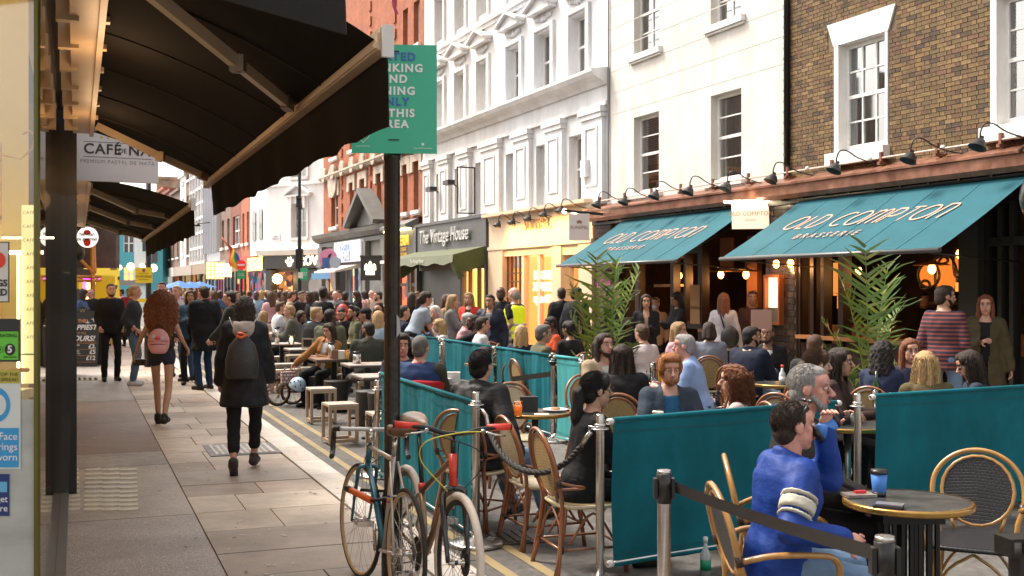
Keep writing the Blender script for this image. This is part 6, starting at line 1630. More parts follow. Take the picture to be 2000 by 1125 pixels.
pint(1285,7.75,'glass of foamy dark beer before the ginger bearded man',z=TZ+.05)
tumbler(1322,7.8,.10,.035,waterm,'short clear glass beside the dark beer',z=TZ+.04)
pint(546,26.0,'left beer glass on the far wooden table',z=.9+ROAD,m=beer);pint(552,25.9,'right beer glass on the far wooden table',z=.9+ROAD,m=beer)
lab_=['clear glass with red straw on the table of women','tall tumbler beside the bottle on the women\'s table','short glass of drink in the middle of the women\'s table','small glass on the brass rimmed table by the post','stemmed glass on the left of the women\'s table','clear glass near the blonde woman\'s sleeve']
for i,(px,d,h,m_) in enumerate(((1722,9.2,.14,waterm),(1745,9.5,.16,None),(1733,9.3,.11,beer),(1668,8.5,.1,waterm),(1712,9.6,.17,None),(1752,9.2,.12,waterm))): tumbler(px,d,h,.036,m_,lab_[i])
for i,(px,d) in enumerate(((1268,12.5),(1280,12.7),(1290,12.45),(1302,12.6),(1315,12.4),(1275,12.3))): tumbler(px,d,(.12,.2,.15,.18,.11,.22)[i],.036,(waterm,None,beer,None,waterm,None)[i],['short tumbler at the left of the crowded glass table','tall glass second from left on the crowded table','half full beer on the crowded glass table','tall empty glass on the crowded table','low tumbler at the right of the crowded table','tallest glass at the front of the crowded table'][i])
def bottle(px,d,label,m,h=.26,r=.034,capm=None,lab=None,z=TZ):
 b=MB();b.lathe([(r,0),(r,h*.6),(r*.4,h*.76),(r*.38,h)],(0,0,0),14);parts=[('glass',b,m)]
 if capm: c_=MB();c_.lathe([(r*.45,h*.92),(r*.45,h+.015)],(0,0,0),10);parts.append(('cap',c_,capm))
 if lab: l=MB();l.lathe([(r*1.03,h*.15),(r*1.03,h*.45)],(0,0,0),14);parts.append(('label_band',l,lab))
 return put('bottle',label,'bottle',px,d,parts,None,z)
bottle(1528,12.1,'sauce bottle with white label and red cap on the navy suit man\'s table',mat('clear_bottle',(.5,.55,.55),.15),.2,.035,MATS['sign_red'],MATS['paper'])
tumbler(1549,12.2,.2,.035,mat('red_drink',(.5,.04,.03),.2),'tall glass of red drink beside the sauce bottle');tumbler(1570,12.5,.16,.035,None,'empty glass right of the red drink')
bottle(1712,10.0,'dark wine bottle standing on the women\'s table',MATS['bottle_green'],.30)
bottle(1378,6.9,'green labelled water bottle standing on the road under the big banner',mat('water_bottle',(.35,.4,.4),.1),.22,.033,wplast,mat('green_label',(.0,.22,.12),.5),z=ROAD)
put('menu_card','clear menu card standing on the table before the right palm','menu',1705,10.2,[('card',(lambda q:(q.prism([(-.04,0),(.04,0),(0,.14)],'x',-.14,.14),q)[1])(MB()),mat('card_olive',(.30,.30,.20),.4))])
put('menu_card','pink menu sheet held up beside the tiled column','menu',1487,13.2,[('card',(lambda q:(q.box(-.12,.12,-.003,.003,-.10,.13),q)[1])(MB()),mat('pink_menu',(.42,.24,.19),.7))],z=GZ(626,13.2))
# cups, phone, tobacco on the foreground table
cupb=mat('cup_blue',(.055,.20,.58),.5);lid=mat('lid_black',(.012,.012,.013),.35)
def cup_parts(pre=''):
 a=MB();a.lathe([(.031,0),(.035,.05),(.041,.115)],(0,0,0),22);s_=MB();s_.lathe([(.0325,.001),(.0335,.022)],(0,0,0),22);l=MB();l.lathe([(.043,.112),(.044,.12),(.042,.124),(.041,.132),(.0,.132)],(0,0,0),22)
 return [('cup_body',a,cupb),('cup_base',s_,lid),('cup_lid',l,lid)]
cz_=TZ+.002
t=put('paper_cup','blue paper cup with black lid standing on the round foreground table','cup',1717,5.62,cup_parts(),z=cz_)
put('tobacco_pouch','grey pouch with a red lighter on it at the back of the foreground table','pouch',1677,5.62,[('pouch',(lambda q:(q.box(-.075,.075,-.05,.05,0,.014),q)[1])(MB()),mat('pouch_grey',(.22,.19,.17),.35,var=.3,vs=20)),('lighter',(lambda q:(q.box(-.02,.035,-.012,.01,.0145,.028),q)[1])(MB()),mat('lighter_red',(.62,.03,.04),.35))],z=cz_,rz=.15)
put('phone_wallet','black phone case lying on the foreground table','phone',1735,5.33,[('case',(lambda q:(q.box(-.065,.065,-.045,.045,0,.012),q)[1])(MB()),mat('case_black',(.03,.03,.032),.4)),('phone',(lambda q:(q.box(-.055,.07,-.04,.035,.0125,.02),q)[1])(MB()),mat('phone_grey',(.16,.16,.17),.25))],z=cz_,rz=-.5)
def steel_jug(px,d,label,h=.15,r=.045,lid_=True,z=TZ+.02):
 a=MB();a.lathe([(r,0),(r,h)],(0,0,0),16);ps_=[('can',a,steel)]
 if lid_: b=MB();b.lathe([(r*1.02,h),(r*1.1,h+.03),(r*.6,h+.035)],(0,0,0),16);b.box(-r*.3,r*1.5,-.012,.012,h+.03,h+.05);ps_.append(('spout',b,lid))
 return put('steel_tumbler',label,'tumbler',px,d,ps_,None,z)
steel_jug(647,16.3,'steel tumbler before the camel coated woman',.2);steel_jug(697,15.2,'short steel tumbler with black spout on the next table',.13,.055)
steel_jug(541,20.7,'slim steel jug on the farther table',.26,.04)
put('napkin_holder','white napkin stack in brown holder on the walnut table','napkins',664,16.2,[('holder',(lambda q:(q.box(-.1,-.02,-.05,.05,0,.13),q)[1])(MB()),MATS['walnut_top']),('napkins',(lambda q:(q.box(-.015,.07,-.05,.05,0,.12),q)[1])(MB()),MATS['paper'])],z=TZ+.02)
tumbler(679,16.2,.13,.04,beer,'drink with straw on the walnut table',z=TZ+.02)
put('condiment_stand','white cup holder on the dark table beside the vest man','holder',886,12.2,[('stand',(lambda q:(q.box(-.07,.07,-.05,.05,0,.11),q)[1])(MB()),wplast),('cup',(lambda q:(q.lathe([(.03,.112),(.035,.13)],(-.05,-.08,-.08),12),q)[1])(MB()),MATS['china'])],z=TZ+.02)
put('napkin_box','steel napkin box on the farther table','napkins',602,19.0,[('box',(lambda q:(q.box(-.1,.1,-.06,.06,0,.17),q)[1])(MB()),steel),('slot',(lambda q:(q.box(-.07,.07,-.064,-.061,.03,.15),q)[1])(MB()),lid)],z=TZ+.02)
put('candle_glass','glass lamp with a warm glow on the farther table','candle',569,20.4,[('glass',(lambda q:(q.lathe([(.05,0),(.06,.17)],(0,0,0),14),q)[1])(MB()),gl),('flame',(lambda q:(q.ball((0,0,.09),.03,8,sc_=(1,1,1.8)),q)[1])(MB()),emis('candle_glow',(1,.5,.15),3))],z=TZ+.02)
# ---------------------------------------------------------------- palms
leafm=[mat('palm_leaf_%s'%n,c,.42,var=.3,vs=6,coat=.1) for n,c in (('deep',(.05,.11,.012)),('mid',(.09,.16,.02)),('yellow',(.19,.22,.035)))]
def palm(px,d,ztop,label,seed,fronds,stems):
 r=random.Random(seed);t=thing('palm_plant',label,'plant',(P(px,d),d,ROAD))
 q=MB();q.lathe([(.15,0),(.19,.34),(.2,.36),(.17,.36),(.16,.3)],(0,0,0),20);q.build('pot',mat('dark_pot',(.03,.025,.022),.5),t)
 q=MB();q.lathe([(.16,.31),(.0,.33)],(0,0,0),14);q.build('soil',mat('soil',(.03,.02,.012),.9),t)
 for i,(az,lean,ln,droop,twist) in enumerate(fronds):
  a=radians(az);hd=Vector((sin(a),cos(a),0));n=16;pts=[]
  st=r.choice(stems)*Vector((1,1,0));p=Vector((st[0],st[1],.3));el=radians(lean)
  for k in range(n+1):
   u=k/n;pts.append(p.copy());e_=el-radians(droop)*u*u
   p=p+(hd*cos(e_)+Vector((0,0,1))*sin(e_))*ln/n
  q=MB();q.tube(pts,[.011*(1-k/n*.75) for k in range(n+1)],5,1)
  nl=19;start=.40
  for k in range(nl):
   u=start+(1-start)*k/(nl-1);f_=u*n;j=min(n-1,int(f_));c=pts[j].lerp(pts[j+1],f_-j);tg=(pts[j+1]-pts[j]).normalized()
   sd=tg.cross(Vector((0,0,1)));sd=sd.normalized() if sd.length > .01 else Vector((1,0,0));up=sd.cross(tg)
   for s_ in (-1,1):
    if r.random() < .14: continue
    L_=(.34+.08*sin(pi*(u-start)/(1-start)))*(1-.45*max(0,(u-.75)/.25))*r.uniform(.6,1.2)*ln/1.4
    fw=radians(r.uniform(14,40)+12*(u-start));dr=(sd*s_*cos(fw)+tg*sin(fw)+up*r.uniform(.1,.35)).normalized()
    wv=.0155*r.uniform(.8,1.2);m_=4;vs=[]
    for e in range(m_+1):
     w2=wv*(1-(e/m_)**1.8)+.0008;cc=c+dr*L_*e/m_+Vector((0,0,-1))*.09*L_*(e/m_)**2.2*r.uniform(.6,2);sdv=dr.cross(up).normalized()
     vs += [cc-sdv*w2,cc+sdv*w2+up*.003]
    q.add(vs,[(2*e,2*e+2,2*e+3,2*e+1) for e in range(m_)],0 if (k+i)%4 else 2,False)
  q.build('frond',[leafm[i%3],mat('palm_stem',(.13,.16,.04),.5),leafm[2]],t)
 return t
st=[Vector((.03,.0,0)),Vector((-.05,.03,0)),Vector((.02,-.06,0)),Vector((-.02,.05,0))]
palm(1180,12.9,2.1,'bushy green palm before the left teal awning',4,[(-80,80,1.2,22,0),(75,77,1.75,10,0),(-20,87,1.8,6,0),(60,87,1.75,5,0),(100,74,.85,40,0),(-100,74,.8,40,0),(-60,82,1.5,20,0),(150,74,1.0,50,0)],st)
palm(1692,11.8,2.0,'slender green palm rising before the right teal awning',9,[(-80,78,1.2,28,0),(85,80,1.3,26,0),(-60,84,1.55,16,0),(60,84,1.7,12,0),(0,88,1.9,6,0),(100,72,1.0,40,0),(-95,72,1.0,40,0)],st)
# ================================================================ BICYCLES
chrome=mat('chrome',(.62,.60,.57),.2,metal=.95);rub=mat('tyre_rubber',(.02,.019,.018),.7,bump=.4,bs=200)
def bike(label,rear,front,k):
 """rear / front: ground points of the two wheels"""
 a=Vector(rear);b=Vector(front);dv=b-a;WB=dv.length
 t=thing('bicycle',label,'bicycle',a,atan2(dv.y,dv.x));t.rotation_euler=(k.get('lean',0),0,atan2(dv.y,dv.x))
 R=k['R'];sw=k.get('wsteer',0)
 def P2(x,z,y=0): return Vector((x*WB/1.0,y,z))
 for wi,(wx,mt) in enumerate(((0,k['tyre'][0]),(1,k['tyre'][1]))):
  tr=k.get('tr',.013)
  q=MB();q.tube([(R-tr*1.0)*Vector((cos(2*pi*i/48),0,sin(2*pi*i/48))) for i in range(48)],tr,8,0,True)
  w_=thing('wheel','',None);w_.parent=t;w_.location=P2(wx,R)
  w_.pop('label',None) if 'label' in w_ else None
  if wi and sw: w_.rotation_euler=(0,0,sw)
  q.build('tyre',mt,w_)
  q=MB();q.lathe([(R-tr*2.2,-.009),(R-tr*1.7,-.011),(R-tr*1.7,.011),(R-tr*2.2,.009),(R-tr*2.2-k.get('rimh',.012),.004),(R-tr*2.2-k.get('rimh',.012),-.004),(R-tr*2.2,-.009)],(0,0,0),44,ax='y');
  q.m=[0]*len(q.m);q.f=q.f[:-2];q.m=q.m[:-2];q.sm=q.sm[:-2];q.build('rim',k['rim'],w_)
  q=MB()
  for i in range(24):
   an=2*pi*i/24;an2=an+(.28 if i%2 else -.28);sy=.026 if i%4 < 2 else -.026
   q.tube([(.022*cos(an2),sy,.022*sin(an2)),((R-tr*2)*cos(an),0,(R-tr*2)*sin(an))],.0014,4,cap=False)
  q.build('spokes',k.get('spoke',chrome),w_)
  q=MB();q.lathe([(.012,-.05),(.012,-.035),(.024,-.03),(.024,-.024),(.013,-.02),(.013,.02),(.024,.024),(.024,.03),(.012,.035),(.012,.05)],(0,0,0),14,ax='y');q.build('hub',chrome,w_)
  if k.get('disc') and wi:
   q=MB();q.lathe([(.07,.036),(.07,.038),(.05,.038),(.05,.036),(.07,.036)],(0,0,0),24,ax='y');q.tube([(.062*cos(2*pi*i/20),.037,.062*sin(2*pi*i/20)) for i in range(20)],.004,4,0,True)
   for i in range(6): q.tube([(.02*cos(i*pi/3),.037,.02*sin(i*pi/3)),(.06*cos(i*pi/3+.4),.037,.06*sin(i*pi/3+.4))],.003,4)
   q.build('brake_disc',mat('dark_steel',(.10,.095,.09),.4,metal=.7),w_)
  if not wi:
   q=MB();q.lathe([(.035,-.045),(.042,-.04),(.042,-.036),(.028,-.03)],(0,0,0),20,ax='y');q.build('sprocket',MATS.get('dark_steel') or mat('dark_steel',(.10,.095,.09),.4,metal=.7),w_)
 SC=P2(.30,k['sc']);BB=P2(.43,.275);HT=P2(.83,k['ht']);HB=P2(.862,k['ht']-k.get('hl',.12));RA=P2(0,R);FA=P2(1,R)
 q=MB();fr=k['ft'];
 q.tube([BB,SC],fr,10);q.tube([SC+(BB-SC)*.04,HT+(HB-HT)*.12],fr*.92,10);q.tube([BB,HB+(HT-HB)*.15],fr*1.12,10,k.get('dmi',0));q.build('frame',k['frame'],t)
 q=MB();q.tube([HT,HB],fr*1.25,12);q.build('head_tube',k['head'],t)
 if k.get('bands'):
  q=MB()
  for i,f_ in enumerate((.52,.55,.58)):
   c=BB.lerp(SC,f_);d_=(SC-BB).normalized()*.006;q.tube([c-d_,c+d_],fr*1.04,10,i%3)
  for i,f_ in enumerate((.62,.65,.68)):
   c=BB.lerp(HB,f_);d_=(HB-BB).normalized()*.006;q.tube([c-d_,c+d_],fr*1.18,10,i%3)
  q.build('colour_bands',[mat('band_red',(.5,.03,.03),.4),mat('band_yellow',(.6,.4,.03),.4),mat('band_blue',(.03,.05,.35),.4)],t)
 q=MB()
 for sy in (-1,1): q.tube([SC+Vector((-.01,sy*.02,-.03)),RA+Vector((.02,sy*.058,0))],.0075,7);q.tube([BB+Vector((-.02,sy*.03,0)),RA+Vector((.02,sy*.06,0))],.009,7)
 q.tube([SC.lerp(RA,.42)+Vector((0,-.04,0)),SC.lerp(RA,.42)+Vector((0,.04,0))],.006,6);q.build('stays',k['stay'],t)
 q=MB();cr=HB+Vector((.006,0,-.02))
 for sy in (-1,1): q.tube(smooth_path([HB+Vector((.0,0,-.005)),cr+Vector((0,sy*.05,-.0)),cr+Vector((.01,sy*k.get('fw',.055),-.06)),FA.lerp(HB,.45)+Vector((-.005,sy*k.get('fw',.055),0)),FA+Vector((0,sy*.052,0))],4),[k['fk']]*8+[k['fk']*.9]*5+[k['fk']*.65]*4,8)
 q.build('fork',k['fork'],t)
 # seat post and saddle
 up=(SC-BB).normalized();ST=SC+up*k['sp']
 q=MB();q.tube([SC,ST],.0135,10);q.build('seat_post',k['post'],t)
 if k.get('ring'): q=MB();q.tube([SC-up*.004,SC+up*.03],.021,12);q.build('seat_clamp',k['ring'],t)
 q=MB();n=12;pr=[]
 prof=[(-.14,.066,.030),(-.12,.078,.036),(-.07,.074,.034),(-.02,.045,.028),(.04,.026,.022),(.10,.020,.018),(.13,.012,.012)];vs=[]
 for (x,w2,h2) in prof:
  for i in range(n):
   an=2*pi*i/n;vs.append((ST.x+x,w2*cos(an),ST.z+.045+h2*sin(an)*(1 if sin(an)>0 else .55)-(.012 if sin(an)<0 else 0)+(.012 if x<-.08 else 0)))
 m_=len(prof);q.add(vs,[(j*n+i,j*n+(i+1)%n,(j+1)*n+(i+1)%n,(j+1)*n+i) for j in range(m_-1) for i in range(n)]+[tuple(range(n-1,-1,-1)),tuple((m_-1)*n+i for i in range(n))],0,True);q.build('saddle',k['saddle'],t)
 q=MB()
 for sy in (-1,1): q.tube([(ST.x-.1,sy*.03,ST.z+.02),(ST.x-.03,sy*.02,ST.z+.005),(ST.x+.08,sy*.012,ST.z+.025)],.0035,5)
 q.build('saddle_rails',chrome,t)
 # bars
 hd=(HT-HB).normalized();STM=HT+hd*k['stem'];c,s_=cos(k['bsteer']),sin(k['bsteer'])
 def H(x,y,z): return Vector((STM.x+x*c-y*s_,STM.y+x*s_+y*c,STM.z+z))
 q=MB();q.tube([HT,STM],.0135,10);q.tube([STM,H(k['reach'],0,.012)],.0125,8);q.build('stem',k['stemm'],t)
 rx=k['reach']
 if k['bar'] == 'drop':
  for sy in (-1,1):
   q=MB();q.tube(smooth_path([H(rx,0,.012),H(rx,sy*.1,.012),H(rx+.0,sy*.18,.012)],4),.0125,9);q.build('handlebar',mat('bar_silver_tape',(.52,.50,.48),.35,metal=.4,var=.15,vs=30),t)
   q=MB();q.tube(smooth_path([H(rx,sy*.18,.012),H(rx+.02,sy*.205,.01),H(rx+.07,sy*.212,-.01),H(rx+.095,sy*.214,-.06),H(rx+.07,sy*.216,-.12),H(rx+.01,sy*.218,-.14),H(rx-.04,sy*.22,-.142)],4),.0155,9);q.build('bar_tape',mat('bar_tape_black',(.015,.014,.013),.45,bump=.5,bs=90),t)
  q=MB();q.tube(smooth_path([H(rx,.0,.03),H(rx+.04,-.03,.11),H(rx+.05,-.10,.08),H(rx+.03,-.12,-.1),FA+Vector((-.03,0,.31))],6),.0028,5)
  q.tube(smooth_path([H(rx,-.02,.01),H(rx+.05,.05,.1),H(rx+.02,.0,-.02),HB+Vector((.04,.02,-.02))],6),.0025,5);q.build('brake_cable',MATS['ink_black'],t)
  q=MB();q.box(FA.x-.03,FA.x+.0,-.035,.035,.70-.02,.70+.0);q.tube([(cr.x+.03,-.03,cr.z-.01),(cr.x+.035,-.02,cr.z-.06)],.006,6);q.tube([(cr.x+.03,.03,cr.z-.01),(cr.x+.035,.02,cr.z-.06)],.006,6);q.f=q.f[6:];q.m=q.m[6:];q.sm=q.sm[6:];q.build('brake_caliper',chrome,t)
  # orange D lock
  L0=BB.lerp(HB,.60)+Vector((-.02,.03,.0));
  q=MB();q.tube([L0+Vector((.16,.07,.02)),L0+Vector((-.03,.0,-.01))],.019,10);q.build('lock_body',mat('lock_orange',(.75,.13,.012),.4,var=.1),t)
  q=MB();q.tube([L0+Vector((.16,.07,.02)),L0+Vector((.20,.085,.026))],.020,10);q.tube(smooth_path([L0+Vector((-.03,.0,-.01)),L0+Vector((-.06,-.03,.0)),L0+Vector((-.08,-.13,.02)),L0+Vector((-.0,-.14,.03)),L0+Vector((.10,.03,.03))],4),.009,8);q.build('lock_shackle',MATS['black_plastic'],t)
 else:
  q=MB()
  for sy in (-1,1): q.tube(smooth_path([H(rx,0,.015),H(rx,sy*.06,.018),H(rx-.01,sy*.14,.04),H(rx-.04,sy*.27,.05)],4),.0125,9)
  q.build('handlebar',mat('bar_black',(.02,.019,.018),.3,metal=.4),t)
  for sy in (-1,1):
   q=MB();q.tube([H(rx-.026,sy*.175+0,.046),H(rx-.045,sy*.30,.052)],.0175,10);q.build('grip',mat('grip_red',(.72,.05,.025),.5),t)
   q=MB();q.tube([H(rx-.045,sy*.30,.052),H(rx-.046,sy*.308,.052)],.018,10);q.build('grip_end',MATS['ink_black'],t)
   q=MB();q.box(0,0,0,0,0,0);q=MB();q.tube([H(rx,sy*.14,.035),H(rx+.03,sy*.15,.03)],.011,7);q.tube([H(rx+.03,sy*.15,.03),H(rx+.04,sy*.2,.02),H(rx+.035,sy*.26,.012)],.005,6);q.build('brake_lever',chrome,t)
  q=MB();q.tube(smooth_path([H(rx+.02,.14,.03),H(rx+.10,.0,.03),H(rx+.08,-.16,-.02),H(rx+.04,-.17,-.12),HB+Vector((.03,-.04,-.02))],6),.0034,5);q.build('brake_cable',mat('cable_yellow',(.55,.50,.03),.4),t)
  q=MB();q.tube(smooth_path([H(rx+.02,-.14,.02),H(rx+.1,.1,-.05),H(rx+.02,.14,-.16),HB+Vector((.0,.03,-.04))],6),.0032,5);q.tube(smooth_path([H(rx+.02,.1,.02),H(rx+.14,.0,.0),HB+Vector((.05,.0,.05))],6),.0028,5);q.build('cable_housing',MATS['ink_black'],t)
 # cranks, pedals, chain
 q=MB();q.lathe([(.09,-.052),(.092,-.05),(.09,-.048),(.072,-.048),(.072,-.052),(.09,-.052)],tuple(BB),28,ax='y')
 for i in range(5): q.tube([BB+Vector((.02*cos(i*1.257),-.05,.02*sin(i*1.257))),BB+Vector((.075*cos(i*1.257),-.05,.075*sin(i*1.257)))],.006,5)
 q.build('chainring',chrome if k['bar']=='drop' else MATS['dark_steel'],t)
 ca=k['crank'];cd=Vector((cos(ca),0,sin(ca)))
 for sg,sy in ((1,-.065),(-1,.065)):
  q=MB();e=BB+cd*.17*sg+Vector((0,sy*1.2,0));q.tube([BB+Vector((0,sy*.8,0)),e],.010,8);o=q.build('crank',chrome,t)
  q=MB();y0=e.y;s2=-1 if sy < 0 else 1
  for xx in (-.035,.028): q.box(e.x+xx,e.x+xx+.007,min(y0+s2*.015,y0+s2*.10),max(y0+s2*.015,y0+s2*.10),e.z-.014,e.z+.014)
  for yy in (.015,.055,.09): q.box(e.x-.028,e.x+.028,min(y0+s2*yy,y0+s2*(yy+.007)),max(y0+s2*yy,y0+s2*(yy+.007)),e.z-.011,e.z+.011)
  q.tube([e,(e.x,y0+s2*.1,e.z)],.009,6);q.build('pedal',chrome if k['bar']=='drop' else mat('pedal_grey',(.3,.29,.28),.4,metal=.5),t)
 q=MB();q.tube([BB+Vector((0,-.05,.09)),RA+Vector((0,-.045,.04))],.0035,4);q.tube([BB+Vector((0,-.05,-.09)),RA+Vector((0,-.045,-.04))],.0035,4);q.build('chain',MATS['dark_steel'],t)
 return t
amb=mat('tan_sidewall',(.50,.35,.20),.6,var=.15);cream_t=mat('white_tyre',(.62,.54,.46),.6,var=.15,vs=12,dirt=.2)
silv=mat('silver_frame',(.50,.455,.40),.3,metal=.45,var=.08);blue_f=mat('bike_blue',(.02,.14,.20),.3,metal=.3,coat=.4)
bk1=bike('silver and blue road bicycle with drop handlebar and orange lock leaning on the black post',(P(788,5.78),5.78,0),(P(700,6.62),6.62,0),
 dict(R=.335,tyre=(rub,rub),tr=.0125,rim=amb,ft=.0145,frame=[silv,blue_f],dmi=1,head=blue_f,bands=1,stay=silv,fk=.0125,fork=blue_f,sc=.80,ht=.80,sp=.10,post=chrome,saddle=mat('brown_saddle',(.13,.055,.028),.4,var=.4,vs=12),stem=.07,stemm=chrome,reach=.07,bsteer=-.25,bar='drop',crank=radians(-70),wsteer=.1,rimh=.008,lean=radians(2)))
wp=mat('white_rim',(.5,.47,.44),.4);brn=mat('bronze_frame',(.24,.165,.10),.38,metal=.5,var=.15)
bk2=bike('city bicycle with white tyres and red grips, its black fork nearest the camera',(P(786,6.42),6.42,0),(P(888,5.55),5.55,0),
 dict(R=.345,tyre=(cream_t,cream_t),tr=.021,rim=mat('black_rim',(.02,.02,.02),.4),spoke=mat('black_spoke',(.06,.055,.05),.4,metal=.5),ft=.018,frame=[brn,brn],head=mat('red_head',(.55,.04,.025),.35),stay=brn,fk=.019,fork=mat('fork_black',(.014,.013,.014),.25,coat=.5),sc=.60,ht=.86,hl=.16,sp=.33,post=mat('post_black',(.012,.012,.013),.3),ring=mat('ring_red',(.6,.03,.02),.3),saddle=mat('pale_brown_saddle',(.34,.25,.19),.4,var=.3,vs=12),stem=.09,stemm=MATS['black_plastic'],reach=.03,bsteer=-.12,bar='flat',crank=radians(-80),disc=True,fw=.058,rimh=.02,lean=radians(-3)))
# folded bicycle by the tables
fb=thing('folding_bicycle','folded small wheeled bicycle beside the tables with a plaid bag','bicycle',(P(560,16.9),16.9,ROAD),AL+.3)
for i,x in enumerate((-.14,.13)):
 wq=MB();wq.tube([(x+.19*cos(2*pi*k/28),.06*i,.20+.19*sin(2*pi*k/28)) for k in range(28)],.017,7,0,True);w_=wq.build('wheel',rub,fb)
 wq=MB();wq.tube([(x+.165*cos(2*pi*k/24),.06*i,.20+.165*sin(2*pi*k/24)) for k in range(24)],.007,6,0,True)
 for k in range(10): wq.tube([(x,.06*i,.20),(x+.165*cos(k*.628),.06*i,.20+.165*sin(k*.628))],.003,4)
 wq.build('rim',mat('bronze_rim',(.25,.12,.04),.4,metal=.5),w_)
q=MB();q.tube([(-.14,.03,.2),(-.02,.03,.46),(.16,.03,.3)],.018,8);q.tube([(-.02,.03,.46),(-.24,.03,.44)],.016,8);q.tube([(-.1,.1,.1),(.05,.1,.52)],.014,7);q.build('frame',mat('dull_silver',(.3,.27,.24),.4,metal=.5),fb)
q=MB();q.box(-.2,.2,-.05,.09,.50,.54);q.build('rack',mat('rack_cream',(.5,.42,.3),.5),fb)
q=MB();q.ball((-.30,.03,.53),.1,12,sc_=(1.3,.7,.35));q.build('saddle',mat('maroon_saddle',(.10,.03,.02),.4),fb)
pb_=thing('plaid_bag','small red and white striped bag strapped on the folded bicycle','bag',(P(562,16.7),16.7,ROAD),AL)
q=MB();q.box(-.10,.10,-.07,.05,.34,.52);q.build('body',brickmat('plaid',(.45,.10,.10),(.55,.5,.45),(.06,.05,.08),.05,.05,.012,0),pb_)
q=MB();q.tube([(-.1,0,.5),(0,0,.6),(.1,0,.5)],.008,5);q.build('strap',MATS['ink_black'],pb_)
hl=thing('bicycle_helmet','pale blue round helmet held over the folded bicycle','helmet',at(581,752,16.6))
q=MB();n=18;vs=[]
for j in range(9):
 e_=-.25+1.82*j/8
 for i in range(n): a_=2*pi*i/n;vs.append((.125*cos(e_)*cos(a_)*1.0,.14*cos(e_)*sin(a_),.12*sin(e_)))
q.add(vs,[(j*n+i,j*n+(i+1)%n,(j+1)*n+(i+1)%n,(j+1)*n+i) for j in range(8) for i in range(n)],0,True);o=q.build('shell',mat('helmet_blue',(.38,.50,.62),.35,coat=.4),hl);hl.rotation_euler=(.35,.5,0)
q=MB()
for a_,e_ in ((-2.2,.7),(-1.6,.35),(-1.0,.7),(-1.8,1.1),(-1.2,1.1),(-2.5,.3),(-.6,.3)):
 c_=Vector((.127*cos(e_)*cos(a_),.142*cos(e_)*sin(a_),.122*sin(e_)));q.ball(c_,.011,6,sc_=(1,1,1.6))
q.build('vents',ink,hl)
q=MB();q.tube([(.122*cos(2*pi*i/20),.137*sin(2*pi*i/20),-.028) for i in range(20)],.008,5,0,True);q.build('rim_band',MATS['ink_black'],hl)
# ================================================================ STREET SIGNS, BOARD, POLES
ab=thing('a_board','black chalk style pavement board with white and orange lettering beside the mullion','board',(P(162,24.6),24.6,0),radians(4))
q=MB();w_=.37;h_=1.2
for sy in (-1,1): q.add([(-w_,sy*.25,.0),(w_,sy*.25,.0),(w_,sy*.02,h_),(-w_,sy*.02,h_),(-w_,sy*.25+.02,.0),(w_,sy*.25+.02,.0),(w_,sy*.02+.02,h_),(-w_,sy*.02+.02,h_)],[(0,1,2,3),(7,6,5,4),(0,4,5,1),(1,5,6,2),(2,6,7,3),(3,7,4,0)])
q.build('panel',mat('chalk_black',(.018,.022,.022),.6,var=.3),ab)
th_=atan2(.23,1.2)
def al_(txt,z,s_,m_,al='CENTER',x=0,**kk): letters(txt,m_,ab,(x,-.25+.23*z/h_-.004,z),s_,.001,'board_letters',rot=(-th_,0,0),align=al,**kk)
chalk=mat('chalk_white',(.66,.66,.64),.8);chor=mat('chalk_orange',(.55,.22,.06),.8)
al_("THE",.98,.1,chor,bold=.003);al_("HAPPIEST",.84,.15,chalk,shear=.25,bold=.004);al_("OF ALL",.72,.07,chor);al_("HOURS!",.60,.16,chalk,shear=.25,bold=.004)
for z_,t_ in ((.43,"£3."),(.31,"£5"),(.18,"£12")): al_(t_,z_,.13,chalk,'RIGHT',.33,bold=.003)
for z_,t_ in ((.46,"TAP MARINER"),(.41,"5PM - 6PM"),(.33,"SMALL WINES"),(.28,"HOUSE SPIRITS"),(.18,"COCKTAILS")): al_(t_,z_,.05,chalk,'LEFT',-.33)
q=MB()
for z_ in (.53,.50,.37,.24,.10): q.box(-.33,.33,-.25+.23*z_/h_-.005,-.25+.23*z_/h_-.003,z_-.006,z_)
q.build('chalk_rules',chor,ab)
q=MB()
for x_,z_ in ((-.25,1.0),(.25,1.02),(.12,.95)):
 for a_ in (0,pi/2,pi/4,-pi/4): L_=.06 if a_ in (0,pi/2) else .03;q.beam((x_-L_*cos(a_),-.07,z_-L_*sin(a_)),(x_+L_*cos(a_),-.07,z_+L_*sin(a_)),.004,.01)
q.build('stars',chalk,ab)
q=MB();q.lathe([(.1,-.02),(.1,.02)],(0,0,h_),20,ax='y');q.build('round_crest',MATS['chalk_black'],ab);letters("W",mat('crest_gold',(.3,.25,.15),.6),ab,(0,-.025,h_),.12,.001,'board_letters')
def sign_plate(label,px,py,d,w_,h_,m,texts=(),rz=0,disc=None,post=None,cat='sign'):
 t=thing('street_sign',label,cat,at(px,py,d),rz)
 q=MB();q.box(-w_/2,w_/2,-.008,.008,-h_/2,h_/2);q.build('plate',m,t)
 for (tx,z_,s_,m_) in texts: letters(tx,m_,t,(0,-.012,z_),s_,.001,'plate_letters')
 return t
ys=sign_plate('yellow warning notice on a post above the crowd',281,537,24,.36,.33,mat('warning_yellow',(.80,.60,.03),.5),(("WARNING",-.03,.075,mat('warn_ink',(.25,.08,.02),.6)),("theft in this area",.04,.032,MATS['warn_ink'] if 'warn_ink' in MATS else None),("Thieves operate",-.09,.032,mat('warn_ink2',(.2,.06,.02),.6))))
q=MB();disc_xz(q,0,.10,.035,.035,-.011);q.build('purple_disc',mat('warn_purple',(.30,.06,.14),.5),ys)
